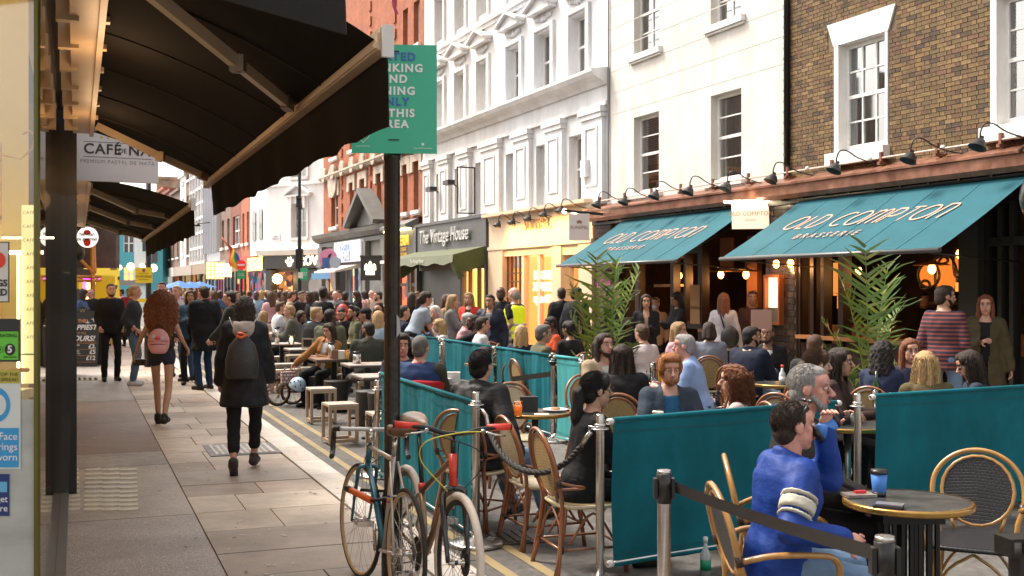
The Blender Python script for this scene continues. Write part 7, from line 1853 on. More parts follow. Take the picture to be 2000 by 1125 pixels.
q=MB();q.box(-.2,.2,.01,.03,-.58,-.50);q.build('lower_plate',MATS['warning_yellow'],ys)
dl=24.3
bp_=thing('lamp_column','black lamp column behind the yellow notice and the far awning','post',(P(290,dl),dl,0));q=MB();q.lathe([(.09,0),(.09,1.2),(.06,1.3),(.05,5.5)],(0,0,0),12);q.build('column',MATS['black_iron'],bp_)
d2=30
lp=thing('lamp_column','tall thin black pole before the white corner building','post',(P(585,d2),d2,ROAD));q=MB();q.lathe([(.075,0),(.075,1.4),(.05,1.5),(.05,3.0),(.042,3.1),(.042,9)],(0,0,0),12);q.build('column',MATS['black_iron'],lp)
q=MB();q.box(-.09,.09,-.09,.07,2.28,2.8);q.box(-.07,.05,-.1,.05,3.9,4.15);q.box(-.05,.05,-.22,.0,4.12,4.2);q.lathe([(.06,5.1),(.06,5.2)],(0,0,0),12);q.build('equipment_boxes',MATS['black_plastic'],lp)
gg=mat('small_green',(.03,.38,.16),.5)
sign_plate('small green notice fixed to the tall thin pole',594,535,29.7,.20,.32,gg,(("IN THIS\nAREA",0,.05,wi),));sign_plate('pale small plate left of the green notice on the pole',587,537,29.6,.12,.16,MATS['paper'])
ne=thing('no_entry_sign','round red no entry sign with white bar above a green notice','sign',at(471,517,34))
q=MB();q.lathe([(.15,-.01),(.15,.01)],(0,0,0),28,ax='y');q.build('disc',mat('entry_red',(.62,.02,.02),.4,emit=(.8,.03,.02),es=.15),ne);q=MB();q.box(-.11,.11,-.02,-.011,-.025,.025);q.build('white_bar',wi,ne);q=MB();q.tube([(0,.03,.15),(0,.03,-2.3)],.035,8);q.build('pole',MATS['black_iron'],ne)
sign_plate('small green notice below the no entry sign',471,536,34,.25,.26,gg,(("STAY IN\nTHE AREA",0,.045,wi),))
fl=thing('rainbow_flag','rainbow flag hanging from an angled red pole over the far shops','flag',at(450,500,44))
q=MB();q.tube([at(433,463,44)-fl.location,at(450,486,44)-fl.location],.03,6);q.build('pole',mat('pole_red',(.5,.08,.03),.5),fl)
cols_=[(.6,.03,.02),(.75,.25,.02),(.75,.6,.03),(.04,.35,.08),(.03,.12,.5),(.22,.04,.35)];q=MB();a_=at(445,478,44)-fl.location
for c_ in range(6):
 for r_ in range(8):
  def pf(u,v_): return a_+Vector((.05+u*.40+.14*v_*u+.03*sin(v_*6+u*5),.05*sin(u*9+v_*3),-v_*.80-.42*u*(1-.25*v_)))
  q.add([pf(c_/6,r_/8),pf((c_+1)/6,r_/8),pf((c_+1)/6,(r_+1)/8),pf(c_/6,(r_+1)/8)],[(0,1,2,3)],c_,True)
q.build('cloth',[mat('flag_%d'%i,c,.7) for i,c in enumerate(cols_)],fl)
pf2=tag(MB().add([at(764,-20,8),at(770,-20,8),at(773,12,8),at(779,28,8),at(771,25,8),at(766,10,8)],[(0,1,2,3,4,5)]).build('bunting_scrap',mat('bunting',(.5,.05,.12),.6)),'small red and purple scrap of bunting at the top edge above the awning corner','bunting')
for i,(px,py,d) in enumerate(((350,556,42),(372,557,46),(390,556,50))):
 t=thing('parasol',('blue parasol down the street, nearest of three','blue parasol down the street, middle of three','blue parasol down the street, farthest of three')[i],'parasol',at(px,py,d),0,'blue parasols down the street')
 q=MB();n=8;r_=.75;vs=[(0,0,.16)]+[(r_*cos(2*pi*k/n+.3),r_*sin(2*pi*k/n+.3),-.1) for k in range(n)];q.add(vs,[(0,1+k,1+(k+1)%n) for k in range(n)]);q.build('canopy',mat('parasol_blue',(.02,.13,.42),.7),t)
 q=MB();q.tube([(0,0,.1),(0,0,-1.8)],.025,6);q.build('pole',steel,t)
bw=thing('wall_lamp','small black street lamp on a bracket from the far white building','lamp',at(397,438,58))
q=MB();q.tube([(.35,0,.1),(-.3,0,.05)],.03,6);q.lathe([(.05,.05),(.2,-.06),(.05,-.1)],(-.3,0,0),10);q.build('arm_and_shade',MATS['black_iron'],bw)
tm=thing('parking_meter','black box camera on the scaffold side, seen beside the mullion','camera',at(155,490,21));q=MB();q.ball((0,0,0),.12,10,sc_=(.8,1,1.6));q.box(-.03,.03,-.03,.03,.1,.6);q.build('housing',MATS['black_plastic'],tm)
# ================================================================ PEOPLE
def V3(*a): return np.array(a if len(a) == 3 else a[0],float)
def nz(v): return v/(np.linalg.norm(v)+1e-9)
def cap(a,b,ra,rb,n=9,k=3):
 """closed round-ended cone from a to b"""
 a=V3(a);b=V3(b);d=b-a;L_=np.linalg.norm(d);t=d/L_ if L_ > 1e-6 else V3(0,0,1)
 u=nz(np.cross(t,V3(1,0,0) if abs(t[0]) < .8 else V3(0,1,0)));w_=np.cross(t,u)
 rings=[(a,ra,-pi/2+pi/2*(i+.5)/k) for i in range(k)]+[(b,rb,pi/2*(i+.5)/k) for i in range(k)]
 q=np.arange(n)*2*pi/n;cs=np.cos(q)[:,None]*u+np.sin(q)[:,None]*w_
 vs=[c+t*(r*sin(e))+cs*(r*cos(e)) for c,r,e in rings];m=len(rings)
 V=np.vstack(vs+[[a-t*ra],[b+t*rb]])
 fs=[(i*n+j,i*n+(j+1)%n,(i+1)*n+(j+1)%n,(i+1)*n+j) for i in range(m-1) for j in range(n)]
 fs += [(m*n,(j+1)%n,j) for j in range(n)]+[(m*n+1,(m-1)*n+j,(m-1)*n+(j+1)%n) for j in range(n)]
 return V,fs
def ell(c,r,M=None,n=12,k=8):
 V,f=cap((0,0,-1e-7),(0,0,1e-7),1,1,n,k//2)
 V=V*np.array(r)
 if M is not None: V=V@M.T
 return V+V3(c),f
def loft(rings,M,o,n=16):
 """rings: (height, rx, ry, yoff) in the frame M (columns right, forward, up) at o"""
 q=np.arange(n)*2*pi/n;out=[]
 for (z,rx,ry,yo) in rings:
  L=np.stack([np.sign(np.cos(q))*abs(np.cos(q))**.85*rx,np.sign(np.sin(q))*abs(np.sin(q))**.9*ry+yo,np.full(n,z)],1);out.append(L@M.T+o)
 m=len(rings);V=np.vstack(out+[[out[0].mean(0)],[out[-1].mean(0)]])
 fs=[(i*n+j,i*n+(j+1)%n,(i+1)*n+(j+1)%n,(i+1)*n+j) for i in range(m-1) for j in range(n)]
 fs += [(m*n,(j+1)%n,j) for j in range(n)]+[(m*n+1,(m-1)*n+j,(m-1)*n+(j+1)%n) for j in range(n)]
 return V,fs
def ring(c,R,r,M=None,n=18,k=7,sy=1.0,tilt=0.0):
 vs=[];fs=[]
 for i in range(n):
  a=2*pi*i/n
  for j in range(k):
   b=2*pi*j/k;rr_=R+r*cos(b);vs.append((rr_*cos(a),rr_*sin(a)*sy,r*sin(b)*1.6-tilt*sin(a)))
 V=np.array(vs)
 if M is not None: V=V@M.T
 return V+V3(c),[(i*k+j,((i+1)%n)*k+j,((i+1)%n)*k+(j+1)%k,i*k+(j+1)%k) for i in range(n) for j in range(k)]
def join(parts):
 V=[];Fc=[];b=0
 for v,f in parts: V.append(np.asarray(v));Fc += [tuple(i+b for i in g) for g in f];b += len(v)
 return np.vstack(V),Fc
JOBS=[]
def flush():
 """fuse every queued figure part into one smooth skin"""
 global JOBS
 if not JOBS: return
 ts=bpy.data.scenes.new('workshop');obs=[]
 for (parts,vox,sm,done) in JOBS:
  v,f=join(parts);me=bpy.data.meshes.new('raw');me.from_pydata(v.tolist(),[],f)
  o=bpy.data.objects.new('raw',me);ts.collection.objects.link(o)
  m=o.modifiers.new('r','REMESH');m.mode='VOXEL';m.voxel_size=vox;m.adaptivity=0
  if sm: s_=o.modifiers.new('s','SMOOTH');s_.factor=.5;s_.iterations=sm
  obs.append(o)
 vl=ts.view_layers[0];vl.update();dg=vl.depsgraph
 for o,job in zip(obs,JOBS):
  e=o.evaluated_get(dg);me=e.to_mesh();n=len(me.vertices);co=np.empty(n*3);me.vertices.foreach_get('co',co)
  nl=len(me.loops);li=np.empty(nl,int);me.loops.foreach_get('vertex_index',li);np_=len(me.polygons);st=np.empty(np_,int);me.polygons.foreach_get('loop_start',st)
  no=np.empty(n*3);me.vertices.foreach_get('normal',no)
  e.to_mesh_clear();job[3](co.reshape(-1,3),li,st,no.reshape(-1,3))
 for o in obs: me=o.data;bpy.data.objects.remove(o);bpy.data.meshes.remove(me)
 bpy.data.scenes.remove(ts);JOBS=[]
def raw_mesh(name,co,li,st,mats,mi=None):
 me=bpy.data.meshes.new(name);me.vertices.add(len(co));me.vertices.foreach_set('co',np.asarray(co,float).ravel())
 me.loops.add(len(li));me.loops.foreach_set('vertex_index',np.asarray(li,np.int32));me.polygons.add(len(st));me.polygons.foreach_set('loop_start',np.asarray(st,np.int32))
 for m in mats: me.materials.append(m)
 if mi is not None: me.polygons.foreach_set('material_index',np.asarray(mi,np.int32))
 me.update(calc_edges=True);me.shade_smooth();return me
def drop_faces(co,li,st,test):
 """remove the faces whose centre passes the test"""
 en=np.append(st[1:],len(li));q=(en-st) == 4
 cen=np.array([co[li[a:b]].mean(0) for a,b in zip(st,en)]);keep=~test(cen)
 nl,ns=[],[];k=0
 for a,b,kp in zip(st,en,keep):
  if kp: nl.append(li[a:b]);ns.append(k);k += b-a
 return np.concatenate(nl),np.array(ns)
# ---- head templates in three finenesses
HEAD={}
def head_parts(fem):
 k=.94 if fem else 1.0
 p=[ell((0,-.012,.035),(.076*k,.098,.088)),ell((0,.02,-.04),(.058*k,.066,.068)),ell((0,.048,-.088),(.030*k,.030,.024)),
   ell((0,.045,.045),(.062*k,.05,.05)),cap((0,.083,.018),(0,.112,-.022),.009,.0135,8),ell((0,.104,-.028),(.019,.014,.010)),
   cap((-.036*k,.052,-.012),(-.030*k,.045,-.055),.024,.022,8),cap((.036*k,.052,-.012),(.030*k,.045,-.055),.024,.022,8),
   cap((-.042*k,.073,.037),(.042*k,.073,.037),.011,.011,8),ell((0,.070,-.060),(.026,.022,.016)),
   ell((-.078*k,-.008,.0),(.009,.021,.031)),ell((.078*k,-.008,.0),(.009,.021,.031)),cap((0,-.02,-.04),(0,-.035,-.15),.054*k,.056*k,12)]
 return p
def mk_head(fem,lod):
 def done(co,li,st,no):
  for sx in (-1,1):
   d=np.linalg.norm((co-V3(sx*.031,.088,.012))*V3(1,.7,1.5),axis=1);co=co-np.outer(np.exp(-(d/.017)**2)*.010,V3(0,1,0))
  d=np.linalg.norm((co-V3(0,.094,-.055))*V3(.5,.6,3.0),axis=1);co=co-np.outer(np.exp(-(d/.013)**2)*.004,V3(0,1,0))
  n0=len(st);en=np.append(st[1:],len(li));loops=[li];sts=[st];V=[co];mi=[np.zeros(n0,int)];b=len(co);lb=len(li)
  def add(vf,m):
   nonlocal b,lb
   v,f=vf;V.append(np.asarray(v));l=np.concatenate([np.array(g)+b for g in f]);ln=np.array([len(g) for g in f]);s_=np.cumsum(np.append(0,ln[:-1]))+lb
   loops.append(l);sts.append(s_);mi.append(np.full(len(f),m));b += len(v);lb += len(l)
  n_=8 if lod < 2 else 6
  for sx in (-1,1):
   add(ell((sx*.031,.0775,.012),(.0135,.0125,.0085),None,n_,6),2);add(ell((sx*.0305,.0875,.012),(.0062,.004,.0062),None,n_,4),3)
   add(cap((sx*.016,.092,.032),(sx*.046,.084,.034),.0042,.003,5,2),4)
   add(cap((sx*.018,.0872,.0195),(sx*.044,.0805,.018),.0034,.003,5,2),4 if fem else 0)
  add(cap((-.021,.0885,-.0545),(.021,.0885,-.0545),.0048,.0048,6,2),1);add(cap((-.015,.0895,-.0605),(.015,.0895,-.0605),.0055,.0055,6,2),1)
  HEAD[(fem,lod)]=(np.vstack(V),np.concatenate(loops),np.concatenate(sts),np.concatenate(mi))
 JOBS.append((head_parts(fem),(.0065,.011,.019)[lod],2 if lod < 2 else 1,done))
for f_ in (0,1):
 for l_ in (0,1,2): mk_head(f_,l_)
flush()
def hand(o,d,palm_n,side,curl=.5,s=1.0):
 """five fingers, wrist at o, pointing along d"""
 y=nz(V3(d));z=nz(V3(palm_n)-y*np.dot(V3(palm_n),y));x=np.cross(y,z)*side;P_=[]
 def T(a,b,c): return V3(o)+(x*a+y*b-z*c)*s
 P_.append(ell(T(0,.045,0),(.040*s,.046*s,.016*s),np.stack([x*side,y,-z],1),8,6));P_.append(cap(T(0,-.02,0),T(0,.02,0),.026*s,.027*s,7,2))
 for i,(fx_,ln) in enumerate(((-.030,.062),(-.010,.072),(.011,.067),(.030,.052))):
  a=T(fx_,.078,.0);th1=curl*.9;b=a+(y*cos(th1)+z*sin(th1))*ln*.5*s;th2=curl*2.0;c=b+(y*cos(th2)+z*sin(th2))*ln*.5*s
  P_.append(cap(a,b,.0095*s,.009*s,6,2));P_.append(cap(b,c,.009*s,.0072*s,6,2))
 a=T(-.034,.018,-.0);b=a+(-x*.8+y*.55+z*.35*(.5+curl))*.042*s;c=b+(-x*.2+y*.8+z*.5*(.5+curl))*.03*s
 P_.append(cap(a,b,.0125*s,.0105*s,6,2));P_.append(cap(b,c,.0105*s,.008*s,6,2))
 return P_
def ik(a,t,l1,l2,pole):
 d=t-a;L_=min(np.linalg.norm(d),(l1+l2)*.985);u=nz(d);t=a+u*L_
 x=(L_*L_+l1*l1-l2*l2)/(2*L_);h=sqrt(max(0,l1*l1-x*x));p=nz(pole-u*np.dot(pole,u));return a+u*x+p*h,t
SK=[(.50,.27,.19),(.41,.22,.14),(.24,.12,.07),(.09,.042,.025),(.52,.25,.19)]
HC={'black':(.012,.010,.010),'dark':(.030,.018,.012),'brown':(.075,.036,.018),'auburn':(.17,.055,.02),'ginger':(.32,.12,.035),'blond':(.45,.29,.13),'fair':(.30,.19,.09),'grey':(.28,.27,.26),'white':(.58,.56,.52),'salt':(.12,.11,.10)}
def skinm(i):
 m=mat('skin_%d'%i,SK[i],.48,var=.10,vs=30,bump=.12,bs=300)
 b=m.node_tree.nodes['Principled BSDF'];b.inputs['Subsurface Weight'].default_value=.06;b.inputs['Subsurface Radius'].default_value=(.02,.008,.004);b.inputs['Subsurface Scale'].default_value=.4;return m
def cloth(c,k='c',rough=.85):
 c=tuple(x*.8 for x in c)
 nm='cloth_%s_%s'%(k,'_'.join('%03d'%int(x*999) for x in c))
 if k == 'leather': return mat(nm,c,.32,var=.3,vs=9,bump=.5,bs=25)
 if k == 'shiny': return mat(nm,c,.62,var=.07,vs=3,bump=.45,bs=5,bd=.04,spec=.3,stretch=(1,1,1.8))
 return mat(nm,c,rough,var=.12,vs=7,bump=.45,bs=7,bd=.035,spec=.25,stretch=(1,1,1.6))
def hairm(c):
 return mat('hair_'+c,HC[c],.5,var=.45,vs=24,stretch=(6,6,.8),bump=1.0,bs=45,spec=.35)
def striped():
 if 'striped_knit' in MATS: return MATS['striped_knit']
 m=mat('striped_knit',(.3,.1,.08),.9);nt=m.node_tree;N=nt.nodes.new;L=nt.links.new;tc=N('ShaderNodeTexCoord');s_=N('ShaderNodeSeparateXYZ');L(tc.outputs['Object'],s_.inputs[0])
 a=N('ShaderNodeMath');a.operation='MULTIPLY';a.inputs[1].default_value=2*pi/.042;L(s_.outputs[2],a.inputs[0]);b=N('ShaderNodeMath');b.operation='SINE';L(a.outputs[0],b.inputs[0])
 r=N('ShaderNodeValToRGB');r.color_ramp.elements[0].position=.15;r.color_ramp.elements[1].position=.3;r.color_ramp.elements[0].color=(.022,.018,.035,1);r.color_ramp.elements[1].color=(.20,.045,.035,1);r.color_ramp.interpolation='LINEAR'
 L(b.outputs[0],r.inputs[0]);L(r.outputs[0],nt.nodes['Principled BSDF'].inputs['Base Color']);return m
def checked():
 if 'checked_shirt' in MATS: return MATS['checked_shirt']
 m=mat('checked_shirt',(.3,.1,.08),.9);nt=m.node_tree;N=nt.nodes.new;L=nt.links.new;tc=N('ShaderNodeTexCoord');s_=N('ShaderNodeSeparateXYZ');L(tc.outputs['Object'],s_.inputs[0]);o_=[]
 for k in (0,2):
  a=N('ShaderNodeMath');a.operation='MULTIPLY';a.inputs[1].default_value=2*pi/.105;L(s_.outputs[k],a.inputs[0]);b=N('ShaderNodeMath');b.operation='SINE';L(a.outputs[0],b.inputs[0]);c=N('ShaderNodeMath');c.operation='GREATER_THAN';c.inputs[1].default_value=0;L(b.outputs[0],c.inputs[0]);o_.append(c)
 a=N('ShaderNodeMath');a.operation='ADD';L(o_[0].outputs[0],a.inputs[0]);L(o_[1].outputs[0],a.inputs[1]);h=N('ShaderNodeMath');h.operation='MULTIPLY';h.inputs[1].default_value=.5;L(a.outputs[0],h.inputs[0])
 r=N('ShaderNodeValToRGB');r.color_ramp.interpolation='CONSTANT';r.color_ramp.elements.new(.5);cs_=((.02,.022,.025),(.14,.15,.13),(.55,.52,.45))
 for e,p_,c_ in zip(r.color_ramp.elements,(0,.4,.8),cs_): e.position=p_;e.color=(*c_,1)
 L(h.outputs[0],r.inputs[0]);L(r.outputs[0],nt.nodes['Principled BSDF'].inputs['Base Color']);return m
NP=[0];SEATED=[]
def person(px,py,d,pose,face,sex,hair,hc,top,tc,legs='trousers',lc=(.02,.02,.025),sk=0,label='',lean=None,yaw=0,pitch=0,L=None,R=None,inner=None,beard=None,
   gl_=False,lod=None,zg=None,shoes=(.02,.018,.016),side=0.0,twist=0,group=None,mask=False,size=None,curl=.6,hood=None,cap_=None,extra=None,v=0.0,feet=None,k=1.0):
 NP[0] += 1;fem=1 if sex == 'f' else 0
 if lod is None: lod=0 if d < 10 else (1 if d < 19 else 2)
 vox=(.0135,.0195,.033)[lod];zg=ROAD if zg is None else zg
 sit=pose == 'sit'
 if lean is None: lean=8 if sit else 2
 th,ph=radians(lean),radians(side)
 Pz=.545 if sit else .93;Pv=V3(0,0,Pz)
 U=nz(V3(sin(ph),sin(th),cos(th)*cos(ph)));tw=radians(twist);X=nz(V3(cos(tw),-sin(tw),0));X=nz(X-U*np.dot(X,U));Y=np.cross(U,X);M=np.stack([X,Y,U],1)
 w_=(.95 if fem else 1.05)*k
 NB=Pv+U*.50;HCt=NB+U*.055+V3(0,.020,.078)
 hy,hp=radians(yaw),radians(pitch)
 Hm=np.array(Matrix.Rotation(-hy,3,'Z')@Matrix.Rotation(hp,3,'X'))
 S={1: Pv+U*.432+X*.165*w_,-1: Pv+U*.432-X*.165*w_}
 # arms
 A={}
 pres={'side': lambda s: Pv+V3(s*.26,.04,-.08),'lap': lambda s: Pv+V3(s*.10,.28,.03),'table': lambda s: V3(s*.12,.40,.76),'chest': lambda s: Pv+X*s*.03+Y*.22+U*.24,'pocket': lambda s: Pv+V3(s*.20,.10,.02),
   'phone': lambda s: Pv+X*s*.05+Y*.33+U*.28,'up': lambda s: Pv+X*s*.12+Y*.25+U*.47,'back': lambda s: Pv+V3(s*.24,-.12,-.05),'cross': lambda s: Pv-X*s*.06+Y*.17+U*.22,'hang': lambda s: Pv+V3(s*.28,.10,.0)}
 for s,tg in ((1,R),(-1,L)):
  tg=tg or ('lap' if sit else 'side');t=pres[tg](s) if isinstance(tg,str) else V3(tg)
  pole=V3(s*.5,-.6,-.7) if t[2] < Pz+.42 else V3(s*.35,-.1,-1)
  pole=V3(s*.12,-1,-.2) if (not sit and t[2] < Pz+.2) else pole;E,W=ik(S[s],t,.285*(.95 if fem else 1),.25*(.95 if fem else 1),pole);A[s]=(E,W)
 # legs
 G={}
 for s in (1,-1):
  h=Pv+X*s*.088-V3(0,0,.01)
  if feet: ft=V3(feet[0 if s > 0 else 1])
  elif sit: ft=V3(s*.13,.40,.075)
  elif pose == 'walk': ft=V3(s*.07,.24*s,.085) if s > 0 else V3(s*.07,-.30,.13)
  else: ft=V3(s*.11,.02*s,.075)
  K,An=ik(h,ft,.435,.42,V3(s*.15,1,.5 if sit else .05));G[s]=(h,K,An)
 top_z=HCt[2]+.125
 ztop=GZ(py,d);sc_=(ztop-zg)/top_z if size is None else size
 sc_=max(.84,min(1.14,sc_))
 # place so that the head falls on its pixel
 fa=radians(face);hx,hyy=HCt[0]*sc_,HCt[1]*sc_
 wx=hx*cos(fa)+hyy*sin(fa);wy=-hx*sin(fa)+hyy*cos(fa)
 t=thing('person',label,'person',(P(px,d)-wx,d-wy,zg),-fa,group);t.scale=(sc_,)*3
 if sit: SEATED.append((t,px,d,face,zg))
 # ---- continuous body
 bw=[(-.10,.13,.10,0),(-.03,.158,.115,-.01),(.05,.155,.115,-.01),(.14,.128 if fem else .145,.098,0),(.22,.13 if fem else .155,.105,.005),(.31,.145 if fem else .172,.118,.01),(.39,.155 if fem else .178,.105,0),(.45,.13,.08,-.005),(.49,.075,.065,-.01),(.53,.05,.05,0)]
 def tor(e,z0=-.10,z1=.55,kk=w_):
  rg=[(z,rx*kk+e,ry*(1.0 if kk > .9 else .95)+e,yo) for z,rx,ry,yo in bw if z0-.001 <= z <= z1+.001]
  return loft(rg,M,Pv,16)
 body=[tor(0),cap(NB-U*.02,HCt+Hm@V3(0,-.03,-.08),.052*(.9 if fem else 1),.05*(.9 if fem else 1))]
 for s in (1,-1):
  E,W=A[s];body += [cap(S[s]-X*s*.02,E,.05*w_,.037*w_),cap(E,W,.038*w_,.026*w_)];h,K,An=G[s];body += [cap(h,K,.078,.052),cap(K,K*.55+An*.45,.05,.052),cap(K*.55+An*.45,An,.05,.036)]
  ff=V3(s*.05,1,0) if sit or pose != 'walk' or s > 0 else V3(0,.75,-.65);body.append(cap(An-V3(0,0,.03),An+nz(ff)*.14-V3(0,0,.045),.036,.026))
 sm=skinm(sk);hm=hairm(hc) if hc else None
 lipm=mat('lip_%d'%sk,tuple(c*m for c,m in zip(SK[sk],(.75,.45,.45))),.4);bmats=[sm,lipm,mat('eye_white',(.62,.60,.57),.25),mat('eye_dark',(.025,.016,.012),.15),hm or skinm(sk)]
 def body_done(co,li,st,no,t=t):
  hv,hl_,hs_,hmi=HEAD[(fem,lod)];V=[co,hv@Hm.T+HCt];Lp=[li,hl_+len(co)];Sx=[st,hs_+len(li)];mi=[np.zeros(len(st),int),hmi];b=len(co)+len(hv);lb=len(li)+len(hl_)
  for s in (1,-1):
   E,W=A[s];dr=nz(W-E);hv2,hf=join(hand(W+dr*.015,dr+(V3(0,.25,0) if sit else 0),(V3(-s*1.0,.1,-.5)),s,curl,.95 if not fem else .85))
   V.append(hv2);Lp.append(np.concatenate([np.array(g)+b for g in hf]));ln=np.array([len(g) for g in hf]);Sx.append(np.cumsum(np.append(0,ln[:-1]))+lb);mi.append(np.zeros(len(hf),int));b += len(hv2);lb += int(ln.sum())
  link('body',raw_mesh('body',np.vstack(V),np.concatenate(Lp),np.concatenate(Sx),bmats,np.concatenate(mi)),t)
 JOBS.append((body,vox*1.4,1,body_done))
 rn=random.Random(NP[0])
 def garment(name,parts,m,test=None,amp=.004,v_=vox):
  f0=rn.uniform(0,6)
  def done(co,li,st,no):
   a=np.sin(co[:,2]*38+np.sin(co[:,0]*21+f0)*1.6+co[:,1]*17)*np.sin(co[:,0]*27+co[:,1]*23+f0);co=co+no*(a*amp)[:,None]
   if test is not None: li,st=drop_faces(co,li,st,test)
   link(name,raw_mesh(name,co,li,st,m if isinstance(m,list) else [m]),t)
  JOBS.append((parts,v_,1,done))
 # ---- trousers, shorts, skirt
 if legs in ('trousers','jeans','leggings'):
  e=.016 if legs == 'leggings' else .014;pr=[tor(e+.002,-.10,.08)]
  for s in (1,-1):
   h,K,An=G[s];En=An if legs != 'leggings' else An+(K-An)*.28
   pr += [cap(h,K,.08+e,.055+e),cap(K,K*.5+En*.5,.053+e,.052+e),cap(K*.5+En*.5,En+(K-An)*.02,.05+e,.040+e*1.3)]
  garment('trousers',pr,cloth(lc),amp=.004)
 elif legs == 'shorts':
  pr=[tor(.012,-.10,.08)]
  for s in (1,-1): h,K,An=G[s];pr.append(cap(h,h+(K-h)*.22,.095,.088))
  garment('shorts',pr,cloth(lc))
 # ---- top
 kind=top;tm=tc if not isinstance(tc,tuple) else cloth(tc,'leather' if kind == 'leather' else ('shiny' if kind in ('puffer','bomber') else 'c'))
 e={'tee':.012,'shirt':.016,'knit':.018,'jacket':.026,'leather':.024,'bomber':.032,'coat':.034,'puffer':.042,'blazer':.024,'tank':.008,'vest':.03}.get(kind,.016)
 long_={'coat':-.30,'puffer':-.30,'blazer':-.12}.get(kind,-.06 if kind in ('tank','tee','shirt','knit') else -.03)
 pr=[tor(e,-.10,.50 if kind not in ('tank','blazer') else .46),cap(S[1]-X*.03,S[-1]+X*.03,.050*w_+e,.050*w_+e)]+[cap(S[s]-X*s*.01+U*.004,NB-U*.035+X*s*.03,.042+e,.035+e*.5) for s in (1,-1)]
 if fem: pr += [ell(Pv+U*.30+Y*.075+X*s*.065,(.058+e*.6,.06+e*.5,.062+e*.5)) for s in (1,-1)]
 if long_ < -.08 and not sit: pr.append(loft([(long_,.20+e,.17+e,0),(-.15,.175+e,.15+e,0),(0,.155+e,.125+e,0)],M if pose != 'walk' else np.eye(3),Pv))
 elif kind not in ('tank',): pr.append(loft([(-.12,.16+e,.13+e,0),(0,.155+e,.12+e,0)],M,Pv))
 if kind not in ('tank','vest'):
  for s in (1,-1):
   E,W=A[s]
   if kind == 'tee': pr.append(cap(S[s]-X*s*.02,S[s]+(E-S[s])*.55,.052*w_+e,.048+e))
   else:
    dr=nz(W-E);roll=.62 if kind == 'shirt' and rn.random() < .5 else .985
    pr += [cap(S[s]-X*s*.02,E,.052*w_+e,.040*w_+e),cap(E,E+(W-E)*roll,.041*w_+e,.029*w_+e*.9)]
 colr=kind in ('jacket','leather','bomber','coat','puffer','blazer','shirt')
 if colr: pr.append(ring(NB-U*.006-Y*.004,.066*(.93 if fem else 1),.014+e*.2,M,sy=.95,tilt=.022))
 cloth_test=None
 if inner is not None or v > 0:
  wv=v or .05;zb=-.2 if inner is not None and kind != 'shirt' else .22
  def cloth_test(cen,M=M,Pv=Pv):
   q=(cen-Pv)@M;z=q[:,2];wz=wv*np.clip((z-zb)/(.48-zb),0,1)**.7+ (.012 if inner is not None else 0)
   return (q[:,1] > .03) & (abs(q[:,0]) < wz) & (z > zb) & (z < .56)
  if inner is not None:
   ip=[tor(e*.45+.004,-.06,.46)]
   if fem: ip += [ell(Pv+U*.30+Y*.075+X*s*.065,(.055,.06,.06)) for s in (1,-1)]
   ip.append(ring(NB-U*.024,.058*(.93 if fem else 1),.010,M,sy=.92,tilt=.03));garment('inner_shirt',ip,cloth(inner),amp=.002)
 garment({'tee':'t_shirt','shirt':'shirt','knit':'sweater','coat':'coat','puffer':'padded_coat','blazer':'blazer','tank':'top','vest':'waistcoat'}.get(kind,'jacket'),pr,tm,cloth_test,amp=.0045 if kind in ('puffer','coat') else .003)
 if hood: garment('hood',[ring(NB-Y*.06-U*.02,.075,.035,M,sy=1.1,tilt=-.03),ell(NB-Y*.13-U*.07,(.11,.05,.085),M)],cloth(hood),amp=.006)
 # ---- shoes
 if lod < 2 or not sit:
  sp_=[]
  for s in (1,-1):
   An=G[s][2];ff=nz(V3(s*.12,1,0)) if not (pose == 'walk' and s < 0) else nz(V3(0,.62,-.78));dn=V3(0,0,-1) if not (pose == 'walk' and s < 0) else nz(V3(0,-.78,-.62))
   sp_ += [cap(An+dn*.045-ff*.05,An+dn*.05+ff*.14,.047,.042),cap(An+dn*.0,An+dn*.045,.050,.054),cap(An+dn*.058-ff*.05,An+dn*.058+ff*.15,.018,.02)]
  garment('shoes',sp_,cloth(shoes,'c',.5),amp=0,v_=max(.013,vox*.8))
 # ---- hair
 def Hp(*a): return HCt+Hm@V3(a)
 dn=Hm@V3(0,0,-1)*.3+V3(0,0,-1)*.7;bk=Hm@V3(0,-1,0)
 hp_=[];amp=.003;fr=1.0;kf=.96 if fem else 1.0
 crown=[ell(Hp(0,-.020,.038),(.083*kf,.098,.091),Hm),ell(Hp(0,.022,.082),(.064*kf,.066,.046),Hm),ell(Hp(0,-.055,-.01),(.074*kf,.058,.08),Hm)]
 if hair == 'short': hp_=crown;amp=.003
 elif hair == 'crop': hp_=[ell(Hp(0,-.020,.040),(.0805*kf,.0975,.0895),Hm),ell(Hp(0,.02,.08),(.058*kf,.060,.042),Hm),ell(Hp(0,-.055,-.015),(.070*kf,.055,.07),Hm)];amp=.0012
 elif hair == 'quiff': hp_=crown+[ell(Hp(0,.045,.115),(.058,.05,.034),Hm)];amp=.005
 elif hair == 'thin': hp_=[ell(Hp(0,-.062,.0),(.080,.055,.085),Hm)];amp=.001
 elif hair == 'mop': hp_=crown+[ell(Hp(0,.035,.095),(.076,.068,.042),Hm),ell(Hp(-.06,.01,.03),(.034,.055,.07),Hm),ell(Hp(.06,.01,.03),(.034,.055,.07),Hm)];amp=.006
 elif hair in ('long','wavy','curly','bigcurl','bob','pony','bun','shoulder'):
  hp_=crown+[ell(Hp(-.058*kf,.022,.058),(.028,.05,.045),Hm),ell(Hp(.058*kf,.022,.058),(.028,.05,.045),Hm)]
  Ln={'long':.30,'wavy':.28,'curly':.22,'bigcurl':.42,'bob':.10,'shoulder':.20}.get(hair,0)
